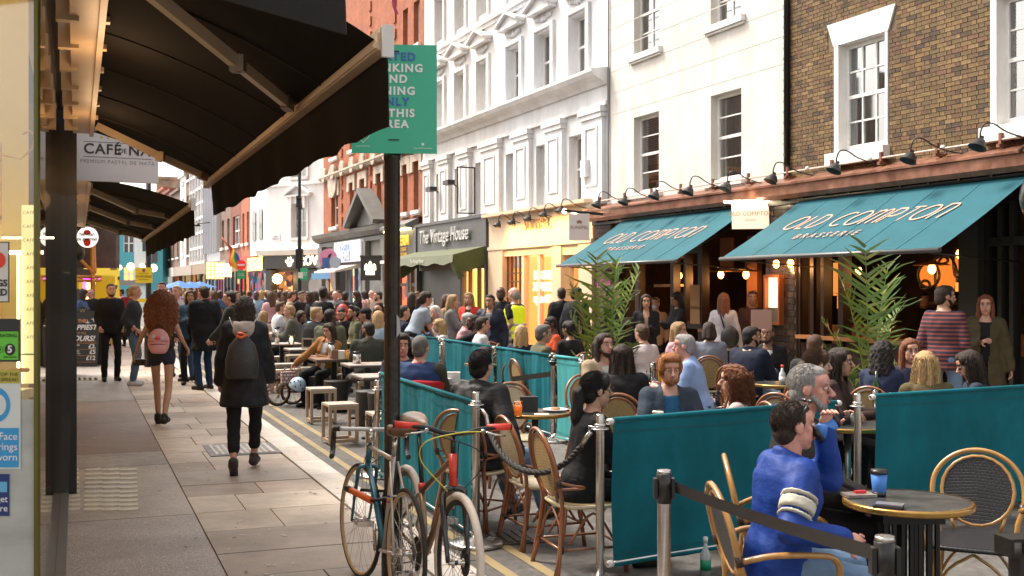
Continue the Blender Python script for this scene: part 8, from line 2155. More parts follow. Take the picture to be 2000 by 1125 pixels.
  wd={'bigcurl':2.1,'curly':1.22,'wavy':1.08}.get(hair,1.0)
  if Ln:
   for xx,yy,r_ in ((-.066,-.012,.030),(.066,-.012,.030),(-.048,-.062,.042),(.048,-.062,.042),(0,-.078,.046)):
    a=Hp(xx*kf*(1+.15*(wd-1)),yy,.02);fwd=.0 if yy < -.03 else .02
    b=a+dn*Ln*(1 if yy < -.03 else .86)+bk*(.035 if yy < -.03 else -.01)+ (Hm@V3(xx*.25*wd,0,0));hp_.append(cap(a,b,r_*wd,r_*wd*.8,9,3))
   if wd > 1.3: hp_.append(ell(Hp(0,-.04,.05),(.10*wd*.66,.11*wd*.68,.085*wd*.74),Hm));hp_ += [ell(Hp(sx*.07*wd*.8,-.05,-.12),(.050*wd,.06*wd,.11*wd),Hm) for sx in (1,-1)]
  if hair == 'pony':
   a=Hp(0,-.10,.03);hp_ += [cap(a,a+bk*.035+dn*.04,.030,.038,9,3),cap(a+bk*.035+dn*.04,a+bk*.045+dn*.20,.042,.044,9,3),cap(a+bk*.045+dn*.20,a+bk*.03+dn*.38,.042,.016,9,3)]
  if hair == 'bun': hp_.append(ell(Hp(0,-.095,.10),(.042,.042,.042),Hm))
  amp={'curly':.010,'bigcurl':.018,'wavy':.0055}.get(hair,.005);fr={'curly':1.6,'bigcurl':1.5,'wavy':1.2}.get(hair,1)
 def hair_done(nm,hmat):
  def done(co,li,st,no):
   q=(co-HCt)@Hm;an=np.arctan2(q[:,0],-q[:,1]-.0)
   if amp > .007: a=np.sin(q[:,0]*95*fr+np.sin(q[:,2]*60)*2)+np.sin(q[:,1]*90*fr+np.sin(q[:,0]*70)*2+1)*np.sin(q[:,2]*80*fr)
   else: a=np.sin(an*34+np.sin(q[:,2]*30)*1.5)+.6*np.sin(an*61+q[:,2]*25)
   link(nm,raw_mesh(nm,co+no*(a*amp*.5)[:,None],li,st,[hmat]),t)
  return done
 if hp_: JOBS.append((hp_,(.0085,.0130,.022)[lod],1,hair_done('hair',hm)))
 if lod == 0 and hair in ('short','crop','quiff','mop','pony','bob'):
  q=MB();kk={'crop':(.0815,.0985,.0905),'pony':(.084,.099,.092)}.get(hair,(.0845,.0995,.093));Lh={'crop':.010,'pony':.026,'bob':.04,'mop':.034}.get(hair,.016)
  for i in range(1100):
   z_=rn.uniform(-.55,1);a_=rn.uniform(-pi,pi);r_=sqrt(1-z_*z_);n3=V3(r_*sin(a_),-r_*cos(a_),z_)
   if n3[1] > .35+.45*z_ or (z_ < -.1 and n3[1] > -.25): continue
   p_=V3(n3[0]*kk[0]*kf,n3[1]*kk[1]-.020,n3[2]*kk[2]+.038);fl=nz(V3(n3[0]*.25+rn.uniform(-.3,.3),-.75 if hair != 'mop' else (.6 if n3[1] > -.1 else -.5),-.55*(1-z_*.6)));fl=nz(fl-n3*np.dot(fl,n3)+n3*.07)
   c0=Hp(*p_);c1=Hp(*(p_+fl*Lh));c2=Hp(*(p_+fl*Lh*1.9-n3*Lh*.15));q.tube([Vector(c0),Vector(c1),Vector(c2)],[.0018,.0015,.0006],3,cap=False)
  q.build('hair_strands',hm,t)
 if lod == 0 and hair in ('long','wavy','curly','bigcurl','shoulder','pony'):
  q=MB();ns=420;
  for i in range(ns):
   a_=rn.uniform(-2.5,2.5);r_=.083*(1.25 if hair in ('bigcurl','curly') else 1.0)+rn.uniform(0,.012);z0=rn.uniform(-.02,.08);p_=V3(r_*sin(a_)*kf,-r_*1.1*cos(a_)-.015,z0)
   if p_[1] > .03: continue
   Ls={'long':.30,'wavy':.27,'curly':.22,'bigcurl':.36,'shoulder':.2,'pony':.0}[hair]*rn.uniform(.7,1.12);
   if Ls <= 0: continue
   c0=Hp(*p_);pts=[];ph_=rn.uniform(0,6);cu={'curly':.012,'bigcurl':.017,'wavy':.007}.get(hair,.002);n_=9
   out=Hm@V3(sin(a_)*.16*(2.2 if hair == 'bigcurl' else 1),-cos(a_)*.10,0)*Ls
   for j in range(n_+1): u=j/n_;pts.append(Vector(c0+dn*Ls*u+out*u**.7+V3(cu*sin(ph_+u*26),cu*cos(ph_+u*23),0)))
   q.tube(pts,[.0032*(1-.75*j/n_) for j in range(n_+1)],3,cap=False)
  if q.v: q.build('hair_strands',hm,t)
 if beard:
  bp_=[ell(Hp(0,.048,-.082),(.039,.038,.031),Hm),cap(Hp(-.060,.02,-.035),Hp(-.038,.055,-.078),.018,.020,8,2),cap(Hp(.060,.02,-.035),Hp(.038,.055,-.078),.018,.020,8,2),cap(Hp(-.022,.086,-.042),Hp(.022,.086,-.042),.0062,.0062,7,2)]
  JOBS.append((bp_,(.0085,.011,.018)[lod],1,hair_done('beard',hairm(beard))))
 if gl_:
  q=MB();
  for sx in (-1,1): q.tube([Vector(Hp(sx*.033+.022*cos(2*pi*i/14),.103,.010+.016*sin(2*pi*i/14))) for i in range(14)],.0026,5,0,True);q.tube([Vector(Hp(sx*.055,.10,.014)),Vector(Hp(sx*.078,.02,.012))],.0028,4)
  q.tube([Vector(Hp(-.011,.106,.014)),Vector(Hp(.011,.106,.014))],.0024,4);q.build('glasses',MATS['ink_black'],t)
 if mask:
  q=MB();v_,f2=ell(Hp(0,.068,-.052),(.050,.048,.043),Hm,12,8);q.add(v_.tolist(),f2,0,True);q.build('face_mask',mat('mask_blue',(.33,.42,.50),.8),t)
 if cap_:
  q=MB();v_,f2=ell(Hp(0,-.012,.062),(.087,.104,.075),Hm,14,8);q.add(v_.tolist(),f2,0,True);v_,f2=ell(Hp(0,.105,.055),(.06,.05,.008),Hm,12,4);q.add(v_.tolist(),f2,0,True);q.build('cap',cloth(cap_),t)
 if extra: extra(t,dict(Hp=Hp,M=M,Pv=Pv,U=U,X=X,Y=Y,A=A,S=S,NB=NB,HCt=HCt,Hm=Hm,e=e,garment=garment,w=w_))
 return t,dict(A=A,M=M,Pv=Pv,U=U,X=X,Y=Y,NB=NB,Hp=Hp,sc=sc_)
def world(t,p):
 m=Matrix.Translation(t.location)@Matrix.Rotation(t.rotation_euler.z,4,'Z')@Matrix.Diagonal((*t.scale,1));return m@Vector(p)
pp=person
BK=(.012,.012,.014);NV=(.012,.018,.04);DG=(.045,.05,.035);GY=(.22,.22,.23);WH=(.62,.61,.60);BG=(.42,.34,.24)
JN=(.05,.09,.17);PJ=(.16,.25,.38);PK=(.55,.32,.34);OL=(.10,.10,.05);CM=(.33,.15,.045)
# ---- foreground pair
def stripes(t,c):
 E,W=c['A'][1];S_=c['S'][1];a=E-S_
 ax=nz(a);uu=nz(np.cross(ax,V3(0,1,0)));ww=np.cross(ax,uu)
 for k,(u0,u1) in enumerate(((.40,.45),(.50,.68),(.74,.79))): c['garment']('sleeve_stripe',[loft([(0,.095-.019*u0,.095-.019*u0,0),(np.linalg.norm(a)*(u1-u0),.095-.019*u1,.095-.019*u1,0)],np.stack([uu,ww,ax],1),S_+a*u0,20)],cloth((.60,.57,.47)),amp=0,v_=.009)
 E2,W2=c['A'][1]
 q=MB();Hp=c['Hp']
 for sx in (-1,1): q.tube([Vector(Hp(sx*.083,-.02,.04)),Vector(Hp(sx*.078,.03,.10)),Vector(Hp(sx*.06,.062,.125))],.0035,5)
 for sx in (-1,1): v_,f2=ell(Hp(sx*.030,.072,.122),(.026,.012,.010),c['Hm'],10,6);q.add(v_.tolist(),f2,0,True)
 q.build('sunglasses',mat('shades_black',(.015,.015,.018),.15),t)
tb_,cb_=pp(1552,783,5.15,'sit',88,'m','crop','dark','bomber',(.006,.042,.26),'jeans',PJ,4,'man in blue bomber jacket with white sleeve stripes drinking from a blue cup',lean=6,pitch=4,L=(-.03,.235,1.15),R=(.27,.22,.70),extra=stripes,curl=.75,twist=-14,yaw=-8,k=.92,feet=((.13,.62,.075),(-.13,.5,.075)))
W_=cb_['A'][-1][1];hd=Vector(cb_['Hp'](0,.098,-.055))
cw_=world(tb_,hd);hw_=world(tb_,W_)
cup=thing('paper_cup','blue paper cup held to the mouth of the man in the blue jacket','cup',cw_+Vector((.16,.02,-.012)),0)
for n_,q_,m_ in cup_parts(): q_.build(n_,m_,cup)
dz=(cw_-(hw_+Vector((.045,0,.045)))).normalized();cup.rotation_euler=dz.to_track_quat('Z','Y').to_euler();cup.location=cw_-dz*.135
pp(1583,757,5.95,'sit',98,'m','crop','grey','jacket',(.02,.018,.016),'trousers',(.022,.02,.02),4,'grey haired bearded man behind the man in the blue jacket',lean=12,beard='grey',yaw=14,L=(.02,.38,.64),R=(.14,.36,.62),size=1.05)
# ---- the four at the big banner
tw_,cw2=pp(1166,727,7.15,'sit',72,'f','pony','black','knit',BK,'trousers',BK,1,'woman with long black ponytail and glasses in a black sweater holding a glass',gl_=True,lean=9,R=(.0,.36,.80),L=(-.02,.20,.58),curl=.7)
hp1=world(tw_,cw2['A'][1][1]);g=MB();g.lathe([(.03,0),(.038,.11)],(0,0,0),14);l_=MB();l_.lathe([(.028,.004),(.033,.06)],(0,0,0),12)
gt=thing('drinking_glass','clear glass in the hand of the ponytailed woman','glass',hp1+Vector((.075,.0,.0)),0);g.build('glass',gl,gt);l_.build('drink',waterm,gt)
def openjk(t,c): pass
pp(1308,690,8.3,'sit',176,'m','mop','ginger','jacket',(.035,.05,.075),'jeans',JN,0,'ginger bearded man in a dark blue jacket facing us',inner=(.02,.10,.21),beard='ginger',L='table',R='table',lean=4,yaw=-3,pitch=-5)
pp(1433,712,8.0,'sit',288,'f','curly','auburn','tee',(.55,.45,.42),'jeans',JN,0,'woman with curly auburn hair seen in profile above the banner',L='table',R='table')
pp(1336,652,11.2,'sit',285,'m','short','grey','shirt',(.28,.40,.68),'jeans',JN,4,'grey haired man in a light blue shirt leaning forward',lean=16,L='table',R='table',k=1.1)
pp(1215,672,9.7,'sit',10,'f','shoulder','dark','coat',BK,'trousers',BK,0,'dark haired woman in a black coat seen from behind',L='table',R='table',k=1.1)
pp(1180,650,11.0,'sit',150,'m','wavy','dark','jacket',(.40,.31,.20),'jeans',JN,0,'long haired laughing man in a beige jacket and white shirt',inner=WH,beard='dark',L='table',R='table',pitch=6)
pp(1253,632,14.3,'sit',325,'m','short','brown','tee',(.60,.52,.52),'jeans',PJ,0,'man in white t-shirt looking left, back to the palm',lean=14,L='table',R='lap',zg=ROAD)
pp(1326,628,14.9,'sit',120,'f','long','fair','knit',(.58,.36,.42),'jeans',JN,0,'woman in a pale pink top with long light brown hair',L='table',R='table')
pp(1385,628,14.9,'sit',10,'f','bob','dark','knit',(.22,.24,.30),'jeans',JN,0,'person in grey blue sweater seen from behind by the counter',k=1.15)
pp(1468,637,13.0,'sit',48,'m','short','black','blazer',NV,'jeans',PJ,1,'man in a navy blazer seen from behind, leaning in',lean=10,yaw=25,beard='black',inner=WH,k=1.15,L='lap',R='table')
pp(1499,633,13.9,'sit',200,'m','crop','black','jacket',BK,'trousers',BK,2,'bearded man in white shirt and black jacket facing left',inner=WH,beard='black',yaw=10,L='lap',R='lap')
pp(1592,653,11.6,'sit',30,'m','short','brown','shirt',(.03,.032,.036),'jeans',JN,0,'short haired man in dark shirt seen from behind near the tiled column',k=1.15)
pp(1597,682,8.75,'sit',75,'f','pony','brown','leather',(.02,.019,.02),'trousers',BK,0,'woman with a long brown ponytail in a black leather jacket',lean=12,yaw=5,L='table',R='table',inner=(.6,.57,.5),v=.02)
pp(1641,679,9.25,'sit',118,'f','long','dark','knit',(.05,.03,.025),'trousers',BK,1,'smiling brunette beside the ponytailed woman',lean=10,L='table',R='table')
pp(1724,664,10.3,'sit',35,'f','curly','black','shirt',(.025,.035,.08),'jeans',JN,2,'woman with dark curly hair in a navy shirt seen from behind',L='table',R='table',pitch=-12)
pp(1778,660,10.4,'sit',188,'f','long','auburn','knit',(.03,.03,.06),'jeans',JN,0,'smiling red haired woman facing us at the table',L='table',R='table',yaw=-6)
pp(1808,685,9.0,'sit',5,'f','wavy','blond','knit',(.10,.075,.035),'jeans',JN,0,'woman with long blond hair in an olive brown sweater seen from behind',lean=12,L='table',R='table',k=1.1)
pp(1893,684,9.3,'sit',285,'f','wavy','dark','knit',(.025,.035,.06),'jeans',JN,1,'dark haired woman looking down to the left at the right edge',pitch=-22,lean=10,L='phone',R='phone')
# ---- standing in front of the restaurant
pp(1846,552,12.4,'stand',40,'m','short','dark','knit',striped(),'jeans',PJ,1,'man in a maroon and navy striped sweater standing at the restaurant',yaw=45,beard='dark',k=1.0,size=1.06)
pp(1925,574,12.6,'walk',205,'f','wavy','auburn','coat',(.075,.06,.028),'trousers',BK,0,'woman in an olive jacket with long auburn hair walking past the dark door',R='chest',inner=BK,size=1.0)
pp(1262,574,17.3,'stand',185,'f','shoulder','dark','blazer',BK,'trousers',BK,1,'waitress in a black blazer standing before the restaurant window',L='chest',R='side',v=.05)
pp(1322,570,18.2,'stand',250,'f','long','black','knit',BK,'trousers',BK,2,'long haired person in black looking at a phone by the menus',L='phone',R='phone',pitch=-20)
t_,c_=pp(1413,578,17.2,'stand',12,'f','wavy','auburn','knit',(.55,.52,.55),'trousers',BK,0,'woman in a white sweater with a black backpack at the counter',size=1.0)
pp(1280,590,19.4,'stand',200,'m','short','brown','tee',(.45,.25,.12),'trousers',BK,1,'masked worker in the warm light behind the waitress',mask=True,size=.95)
pp(1197,562,17.5,'stand',130,'m','short','black','jacket',(.045,.045,.045),'jeans',(.03,.05,.1),0,'tall dark haired man in a dark jacket standing behind the left palm',size=1.06)
pp(1096,564,20.5,'stand',345,'m','crop','dark','coat',BK,'trousers',BK,0,'balding man in a long black coat seen from behind at the cream shop',size=1.05)
pp(1127,566,19.8,'stand',35,'m','short','black','coat',(.015,.016,.02),'trousers',BK,0,'man in black coat with a blue face mask beside the left palm',yaw=40,mask=True,size=1.05)
pp(1805,565,18.5,'stand',170,'m','short','black','shirt',(.03,.015,.01),'trousers',BK,1,'dim figure inside the restaurant beneath the oval mirrors',size=1.0,lod=2)
pp(1470,560,17.5,'stand',190,'m','short','dark','shirt',(.06,.02,.01),'trousers',BK,2,'shadowy man inside the restaurant right of the pendant lamps',size=1.02,lod=2)
# ---- middle ground, left of the restaurant
pp(941,683,8.4,'sit',30,'m','quiff','black','puffer',(.012,.012,.014),'jeans',PJ,0,'black haired man in a black puffer jacket seated by the rope, seen from behind',R='hang',L='lap',feet=((.30,.50,.075),(.0,.52,.075)),pitch=2,lean=4)
pp(822,655,10.7,'sit',18,'m','crop','salt','vest',(.02,.045,.13),'jeans',JN,4,'man in a blue and red padded vest over olive sleeves, seen from behind',R='table',L='table',k=1.1,inner=None,
 extra=lambda t,c: (c['garment']('red_panel',[loft([(.18,.236,.178,0),(.26,.254,.182,0),(.33,.262,.178,0)],c['M'],c['Pv'])],cloth((.42,.015,.02),'puffer'),amp=.004),
 [c['garment']('olive_sleeve',[cap(c['S'][s],c['A'][s][0],.085,.06),cap(*c['A'][s],.05,.038)],cloth(DG)) for s in (1,-1)],c['garment']('red_collar',[ring(c['NB']-c['U']*.02,.07,.018,c['M'],sy=.95)],cloth((.35,.02,.03)))))
pp(786,652,11.6,'sit',170,'m','mop','dark','knit',(.02,.02,.05),'jeans',JN,4,'man with dark curly fringe facing the vest man, partly behind the pole',L=(.0,.35,.95),R='table')
pp(719,628,15.9,'sit',345,'m','crop','black','jacket',(.045,.05,.04),'trousers',(.16,.16,.17),2,'man in a dark green jacket seated before the teal barrier, from behind',beard='black',yaw=-35,k=1.15,feet=((-.1,.35,.075),(-.35,.45,.075)))
pp(643,630,16.9,'sit',205,'f','long','dark','coat',CM,'trousers',BK,0,'smiling woman in a camel coat reaching down towards a helmet',side=-12,inner=WH,R=(.48,.40,.52),L='table',yaw=8,pitch=-14)
pp(565,590,22.5,'sit',265,'m','short','fair','jacket',(.10,.105,.09),'trousers',BK,0,'fair haired man in a grey green jacket at the beer table',lean=12,R='table',L='table',size=1.1)
pp(548,594,25.5,'sit',60,'m','short','brown','tee',(.6,.6,.64),'jeans',JN,0,'man in a bright white t-shirt beside the beer glasses',lean=10,R='table',L='table',size=1.12)
pp(515,597,23,'sit',20,'f','wavy','fair','knit',(.55,.45,.32),'jeans',JN,0,'fair haired woman in a fluffy cream sweater from behind',size=1.0)
pp(531,590,27,'sit',120,'m','crop','grey','knit',(.25,.1,.04),'jeans',JN,1,'man in a grey baseball cap beyond the beer table',cap_=(.28,.28,.31),size=1.08)
pp(582,592,26,'sit',190,'m','thin','grey','jacket',(.16,.15,.14),'jeans',JN,0,'balding older man in a grey jacket facing us',size=1.08)
pp(619,599,19.6,'sit',30,'m','crop','fair','jacket',(.02,.021,.025),'trousers',BK,0,'short haired blond man in black seen from behind',yaw=30,k=1.1)
pp(646,603,18.6,'sit',15,'m','crop','black','knit',(.11,.115,.07),'trousers',BK,3,'dark skinned man in an olive sweater seen from behind',yaw=25,k=1.15)
pp(667,600,22,'sit',200,'m','crop','black','jacket',BK,'trousers',BK,0,'dark bearded man bent over his phone',pitch=-25,beard='black')
pp(691,597,21,'sit',250,'m','quiff','black','shirt',(.12,.12,.07),'trousers',BK,1,'bearded man with slick black hair in an olive shirt',beard='black',k=1.12)
pp(713,601,20.2,'sit',280,'m','crop','black','shirt',(.03,.032,.04),'trousers',BK,1,'man in a black baseball cap beside the olive shirt man',cap_=(.015,.015,.017))
pp(739,606,19,'sit',10,'f','long','blond','tee',(.36,.48,.60),'jeans',JN,0,'woman with long pinkish blond hair in front of the far barrier')
pp(738,595,24,'sit',20,'m','thin','dark','jacket',BK,'trousers',BK,2,'bald dark skinned man behind the pinkish blond woman')
t_s,c_s=pp(632,560,20.5,'stand',25,'m','crop','black','tee',BK,'trousers',BK,3,'man in black t-shirt with a white block print standing in the crowd',R='table',L='table',yaw=-20,size=1.06,
 extra=lambda t,c: [MB().box(-.12+k*.062,-.075+k*.062,-.185,-.175,1.12,1.34).build('white_print',MATS['ink_white'],t) for k in range(4)])
t_r,c_r=pp(675,567,24.5,'stand',5,'m','crop','black','jacket',BK,'trousers',BK,2,'person in black with a red backpack at the newsagent door',size=1.0)
pp(738,567,26,'stand',260,'m','crop','black','tee',BK,'trousers',BK,0,'bearded man in black by the grey column beside the pole',beard='black',L='up',size=1.0)
pp(804,566,21.5,'stand',350,'f','shoulder','dark','coat',BK,'trousers',BK,0,'dark haired woman in a black coat standing right of the pole, from behind',size=1.0)
pp(832,572,18.6,'stand',60,'f','pony','dark','tee',(.34,.40,.47),'trousers',BK,0,'stooping woman in a pale blue t-shirt with her dark hair tied up',lean=24,R='table',L='table',size=1.04)
pp(789,596,20,'sit',60,'m','crop','dark','jacket',NV,'jeans',JN,0,'man in navy seated just right of the pole')
pp(850,596,19.5,'sit',200,'f','bob','white','knit',WH,'jeans',JN,0,'white haired person behind the red haired woman')
pp(835,617,18.9,'sit',60,'f','wavy','dark','shirt',(.08,.16,.30),'jeans',JN,0,'dark red haired woman in a denim shirt facing right',lean=6,R='table')
pp(858,622,18.2,'sit',260,'f','wavy','blond','knit',WH,'jeans',JN,0,'blond woman in white beside the denim shirt woman',lean=10)
pp(786,628,20.6,'sit',190,'m','short','grey','shirt',GY,'jeans',JN,4,'grey haired man low behind the pole')
pp(874,566,20.5,'stand',100,'f','wavy','brown','jacket',(.36,.24,.14),'trousers',BK,0,'woman in a tan jacket at the wine shop window',size=.98)
pp(885,571,19.2,'stand',95,'f','shoulder','fair','blazer',(.20,.20,.19),'trousers',BK,0,'woman in a grey checked blazer talking to the woman in red',R='phone',L='phone',inner=(.5,.3,.22),size=.98)
pp(916,566,20.2,'stand',195,'f','shoulder','fair','blazer',(.60,.05,.03),'trousers',BK,0,'smiling fair haired woman in a bright red jacket',R='chest',L='chest',inner=BK,size=1.0)
pp(957,571,18.4,'stand',200,'m','short','black','puffer',NV,'trousers',BK,1,'man in a navy padded jacket with headphones round the neck',inner=GY,size=.98)
pp(978,556,20.2,'stand',190,'m','thin','black','shirt',BK,'trousers',BK,3,'bald bearded man with folded arms in a black shirt',R='cross',L='cross',beard='black',size=1.06)
pp(1003,556,18.8,'stand',310,'m','thin','grey','tee',BK,'trousers',BK,0,'bald officer in a yellow high visibility vest',R='table',L='pocket',size=1.05,
 extra=lambda t,c: (c['garment']('high_visibility_vest',[loft([(-.06,.195,.16,0),(.14,.19,.15,0),(.31,.205,.155,.01),(.43,.19,.13,0),(.47,.13,.1,0)],c['M'],c['Pv'])],mat('hi_vis',(.62,.72,.02),.6,emit=(.6,.7,.0),es=.12)),
 [c['garment']('reflective_band',[loft([(z,.20,.165,0),(z+.045,.20,.165,0)],c['M'],c['Pv'])],mat('reflect_band',(.55,.57,.5),.4),amp=0) for z in (.02,.14)]))
pp(915,611,18.8,'sit',100,'m','crop','grey','shirt',(.58,.33,.36),'jeans',JN,0,'man in pink shirt and pale grey cap',cap_=(.42,.42,.40),lean=14)
pp(924,614,17.8,'sit',280,'m','crop','black','knit',BK,'jeans',JN,3,'bearded dark skinned man in black with his arm stretched out',beard='black',yaw=-20,R=(.3,.6,.85),L=(-.1,.62,.85))
pp(943,618,17,'sit',75,'m','short','dark','tee',(.62,.62,.64),'jeans',JN,0,'man in a white t-shirt looking right over the teal barrier',lean=4,k=1.1)
pp(967,605,18.6,'sit',10,'m','crop','dark','shirt',checked(),'jeans',JN,0,'man in a black and white checked shirt seen from behind',k=1.15)
pp(986,607,18.8,'sit',225,'m','short','grey','knit',(.24,.24,.20),'jeans',JN,4,'older man with glasses in a grey green sweater',gl_=True,k=1.12)
pp(1018,634,14.7,'sit',5,'f','wavy','blond','knit',NV,'jeans',JN,0,'woman with long pale blond hair in navy above the barrier')
pp(1062,633,14,'sit',70,'m','short','salt','shirt',(.12,.12,.075),'jeans',JN,0,'man in an olive shirt speaking with open mouth',yaw=8,k=1.1)
pp(1075,618,17.2,'sit',250,'m','crop','black','tee',(.65,.10,.03),'jeans',JN,3,'dark skinned man in an orange red t-shirt',pitch=-15)
pp(1111,626,15.6,'sit',330,'f','bun','black','knit',BK,'trousers',BK,2,'woman in black with hair in a bun beside the left palm',yaw=-15)
# ---- on the left pavement
tb1,cb1_=pp(478,577,10.5,'walk',352,'f','curly','dark','puffer',(.012,.012,.016),'leggings',BK,0,'woman in a long black padded coat walking away with a drawstring bag',zg=0,hood=(.50,.42,.38),L=(-.24,.06,.84),R=(.24,.14,.84),inner=None,k=1.0,shoes=(.05,.04,.045),yaw=0)
tb2,cb2_=pp(317,573,14.0,'walk',352,'f','bigcurl','auburn','tank',BK,'shorts',(.03,.035,.05),1,'woman with huge curly auburn hair and a pink backpack walking away in shorts',zg=0,L=(-.36,.10,.86),R=(.30,.10,.98),feet=((.08,-.30,.14),(-.07,.18,.085)))
pp(217,553,20.6,'stand',150,'m','crop','dark','jacket',(.010,.010,.014),'trousers',BK,0,'bearded man in black with hands in pockets beside the pavement board',zg=0,R='pocket',L='pocket',beard='dark',yaw=0)
pp(264,554,19.7,'stand',85,'m','crop','fair','shirt',(.035,.038,.045),'jeans',(.10,.15,.22),4,'man with shaved head in a dark grey shirt and pale blue jeans',zg=0,shoes=(.6,.6,.6),R='pocket',L='side',yaw=-10,size=1.04)
pp(397,559,18.9,'stand',310,'m','short','dark','coat',(.010,.011,.014),'jeans',(.018,.04,.10),4,'broad man in a black jacket and blue jeans, back to us',zg=0,R='pocket',L='chest',k=1.22,size=1.03)
pp(372,566,19.8,'stand',165,'f','long','dark','jacket',(.03,.07,.12),'trousers',BK,1,'young woman with long dark hair touching her chin',zg=0,L='up',R='chest',inner=BK)
pp(448,568,18.0,'stand',265,'m','crop','black','jacket',(.025,.03,.022),'jeans',(.02,.03,.06),0,'dark haired man in a dark jacket behind the long coated woman',zg=0,R='table',L='table',shoes=(.4,.42,.45))
pp(316,546,22,'stand',170,'m','short','dark','tee',(.5,.48,.5),'trousers',BK,4,'tall man hidden behind the curly haired woman',zg=0,size=1.08)
pp(345,557,21.5,'stand',195,'m','short','fair','tee',(.62,.60,.62),'trousers',(.05,.045,.04),4,'young man in white t-shirt right of the curly haired woman',zg=0)
pp(366,578,20.6,'stand',300,'m','short','fair','knit',(.03,.04,.10),'jeans',JN,0,'man in blue behind the young woman touching her chin',zg=0,size=.97)
# ---- bags and packs
def pack(t,c,name,label,m,m2,w_,h_,dp,z0,build):
 b=thing(name,label,'backpack',t.location);b.rotation_euler=t.rotation_euler;b.scale=t.scale;build(b);return b
def pink(b):
 q=MB();v_,f2=ell((0,-.235,1.075),(.135,.080,.175),None,18,12);v_[:,2]=np.maximum(v_[:,2],.93);q.add(v_.tolist(),f2,0,True);q.build('body',mat('pink_canvas',(.60,.27,.28),.55,bump=.3),b)
 q=MB();v_,f2=ell((0,-.29,1.0),(.105,.05,.085),None,16,10);v_[:,2]=np.maximum(v_[:,2],.94);q.add(v_.tolist(),f2,0,True);q.build('front_pocket',MATS['pink_canvas'],b)
 q=MB();q.tube([(-.03,-.21,1.24),(-.03,-.21,1.29),(.03,-.21,1.29),(.03,-.21,1.24)],.010,6);q.build('top_handle',MATS['ink_black'],b)
 q=MB();
 for x_,z_,r_ in ((-.05,1.15,.028),(.055,1.13,.03)): q.ball((x_,-.315,z_),r_,10,sc_=(1,.3,1))
 q.build('patches',mat('patch_pale',(.5,.45,.48),.5),b)
 q=MB();q.ball((.0,-.325,1.13),.03,8,sc_=(1.2,.3,.8));q.build('red_patch',mat('patch_red',(.62,.05,.08),.5),b)
 q=MB();q.tube([(.09*cos(a),-.335+.02*abs(cos(a)),1.045+.01*sin(a)) for a in [pi*k/8 for k in range(9)]],.004,5);q.tube([(.13*cos(a),-.26-.05*sin(a),1.09) for a in [pi*k/8 for k in range(9)]],.003,5);q.build('zip',MATS['ink_black'],b)
pack(tb2,cb2_,'backpack','small pink backpack on the back of the curly haired woman',0,0,0,0,0,0,pink)
def draw(b):
 q=MB();n=20;vs=[];pr_=[(.90,.02,.02),(.905,.135,.05),(.95,.155,.075),(1.08,.155,.085),(1.22,.125,.065),(1.30,.06,.035),(1.325,.03,.022),(1.345,.05,.03)]
 for z_,rx_,ry_ in pr_:
  for i in range(n): a=2*pi*i/n;k_=1+.06*sin(i*5.0)*(z_ > 1.15);vs.append((rx_*cos(a)*k_,-.225+ry_*sin(a)*k_,z_))
 q.add(vs,[(j*n+i,j*n+(i+1)%n,(j+1)*n+(i+1)%n,(j+1)*n+i) for j in range(len(pr_)-1) for i in range(n)],0,True);q.build('bag_body',mat('charcoal_nylon',(.028,.027,.029),.5,bump=.6,bs=18),b)
 q=MB();q.tube([(-.045,-.27,1.31),(0,-.285,1.295),(.045,-.27,1.32),(.0,-.265,1.335),(-.04,-.27,1.335)],.014,6);q.build('orange_tag',mat('tag_orange',(.75,.14,.03),.5),b)
 q=MB()
 for sx in (-1,1): q.tube([(sx*.02,-.23,1.33),(sx*.09,-.20,1.40),(sx*.12,-.13,1.46),(sx*.14,-.0,1.48)],.005,5)
 q.build('drawstring',mat('cord_grey',(.35,.33,.3),.7),b)
pack(tb1,cb1_,'drawstring_bag','dark grey drawstring bag with an orange tag on the woman in the long coat',0,0,0,0,0,0,draw)
def blackp(b):
 q=MB();v_,f2=ell((.10,-.20,1.02),(.14,.09,.17),None,16,10);q.add(v_.tolist(),f2,0,True);q.build('body',mat('black_nylon',(.014,.013,.013),.6),b)
 q=MB();q.tube([(.02,-.16,1.15),(-.04,-.135,1.35),(-.08,-.05,1.46),(-.09,.08,1.44)],.012,6);q.build('strap',MATS['ink_black'],b)
pack(t_,c_,'backpack','black backpack slung from one shoulder of the woman in white',0,0,0,0,0,0,blackp)
def redp(b):
 q=MB();v_,f2=ell((0,-.23,1.2),(.15,.09,.22),None,16,10);q.add(v_.tolist(),f2,0,True);q.build('body',mat('red_nylon',(.42,.02,.025),.5),b)
 q=MB();v_,f2=ell((0,-.30,1.12),(.11,.05,.09),None,12,8);q.add(v_.tolist(),f2,0,True);q.build('front_pocket',MATS['red_nylon'],b)
pack(t_r,c_r,'backpack','red backpack in front of the newsagent doorway',0,0,0,0,0,0,redp)
hbag=thing('camera','small black camera in the lowered left hand of the curly haired woman','camera',world(tb2,Vector(cb2_['A'][-1][1])+Vector((0,.02,-.10))))
q=MB();q.box(-.02,.13,-.03,.03,-.04,.04);q.build('case',MATS['black_plastic'],hbag);q=MB();q.lathe([(.03,-.06),(.03,-.03)],(.06,0,0),12,ax='y');q.build('lens',MATS['black_plastic'],hbag)
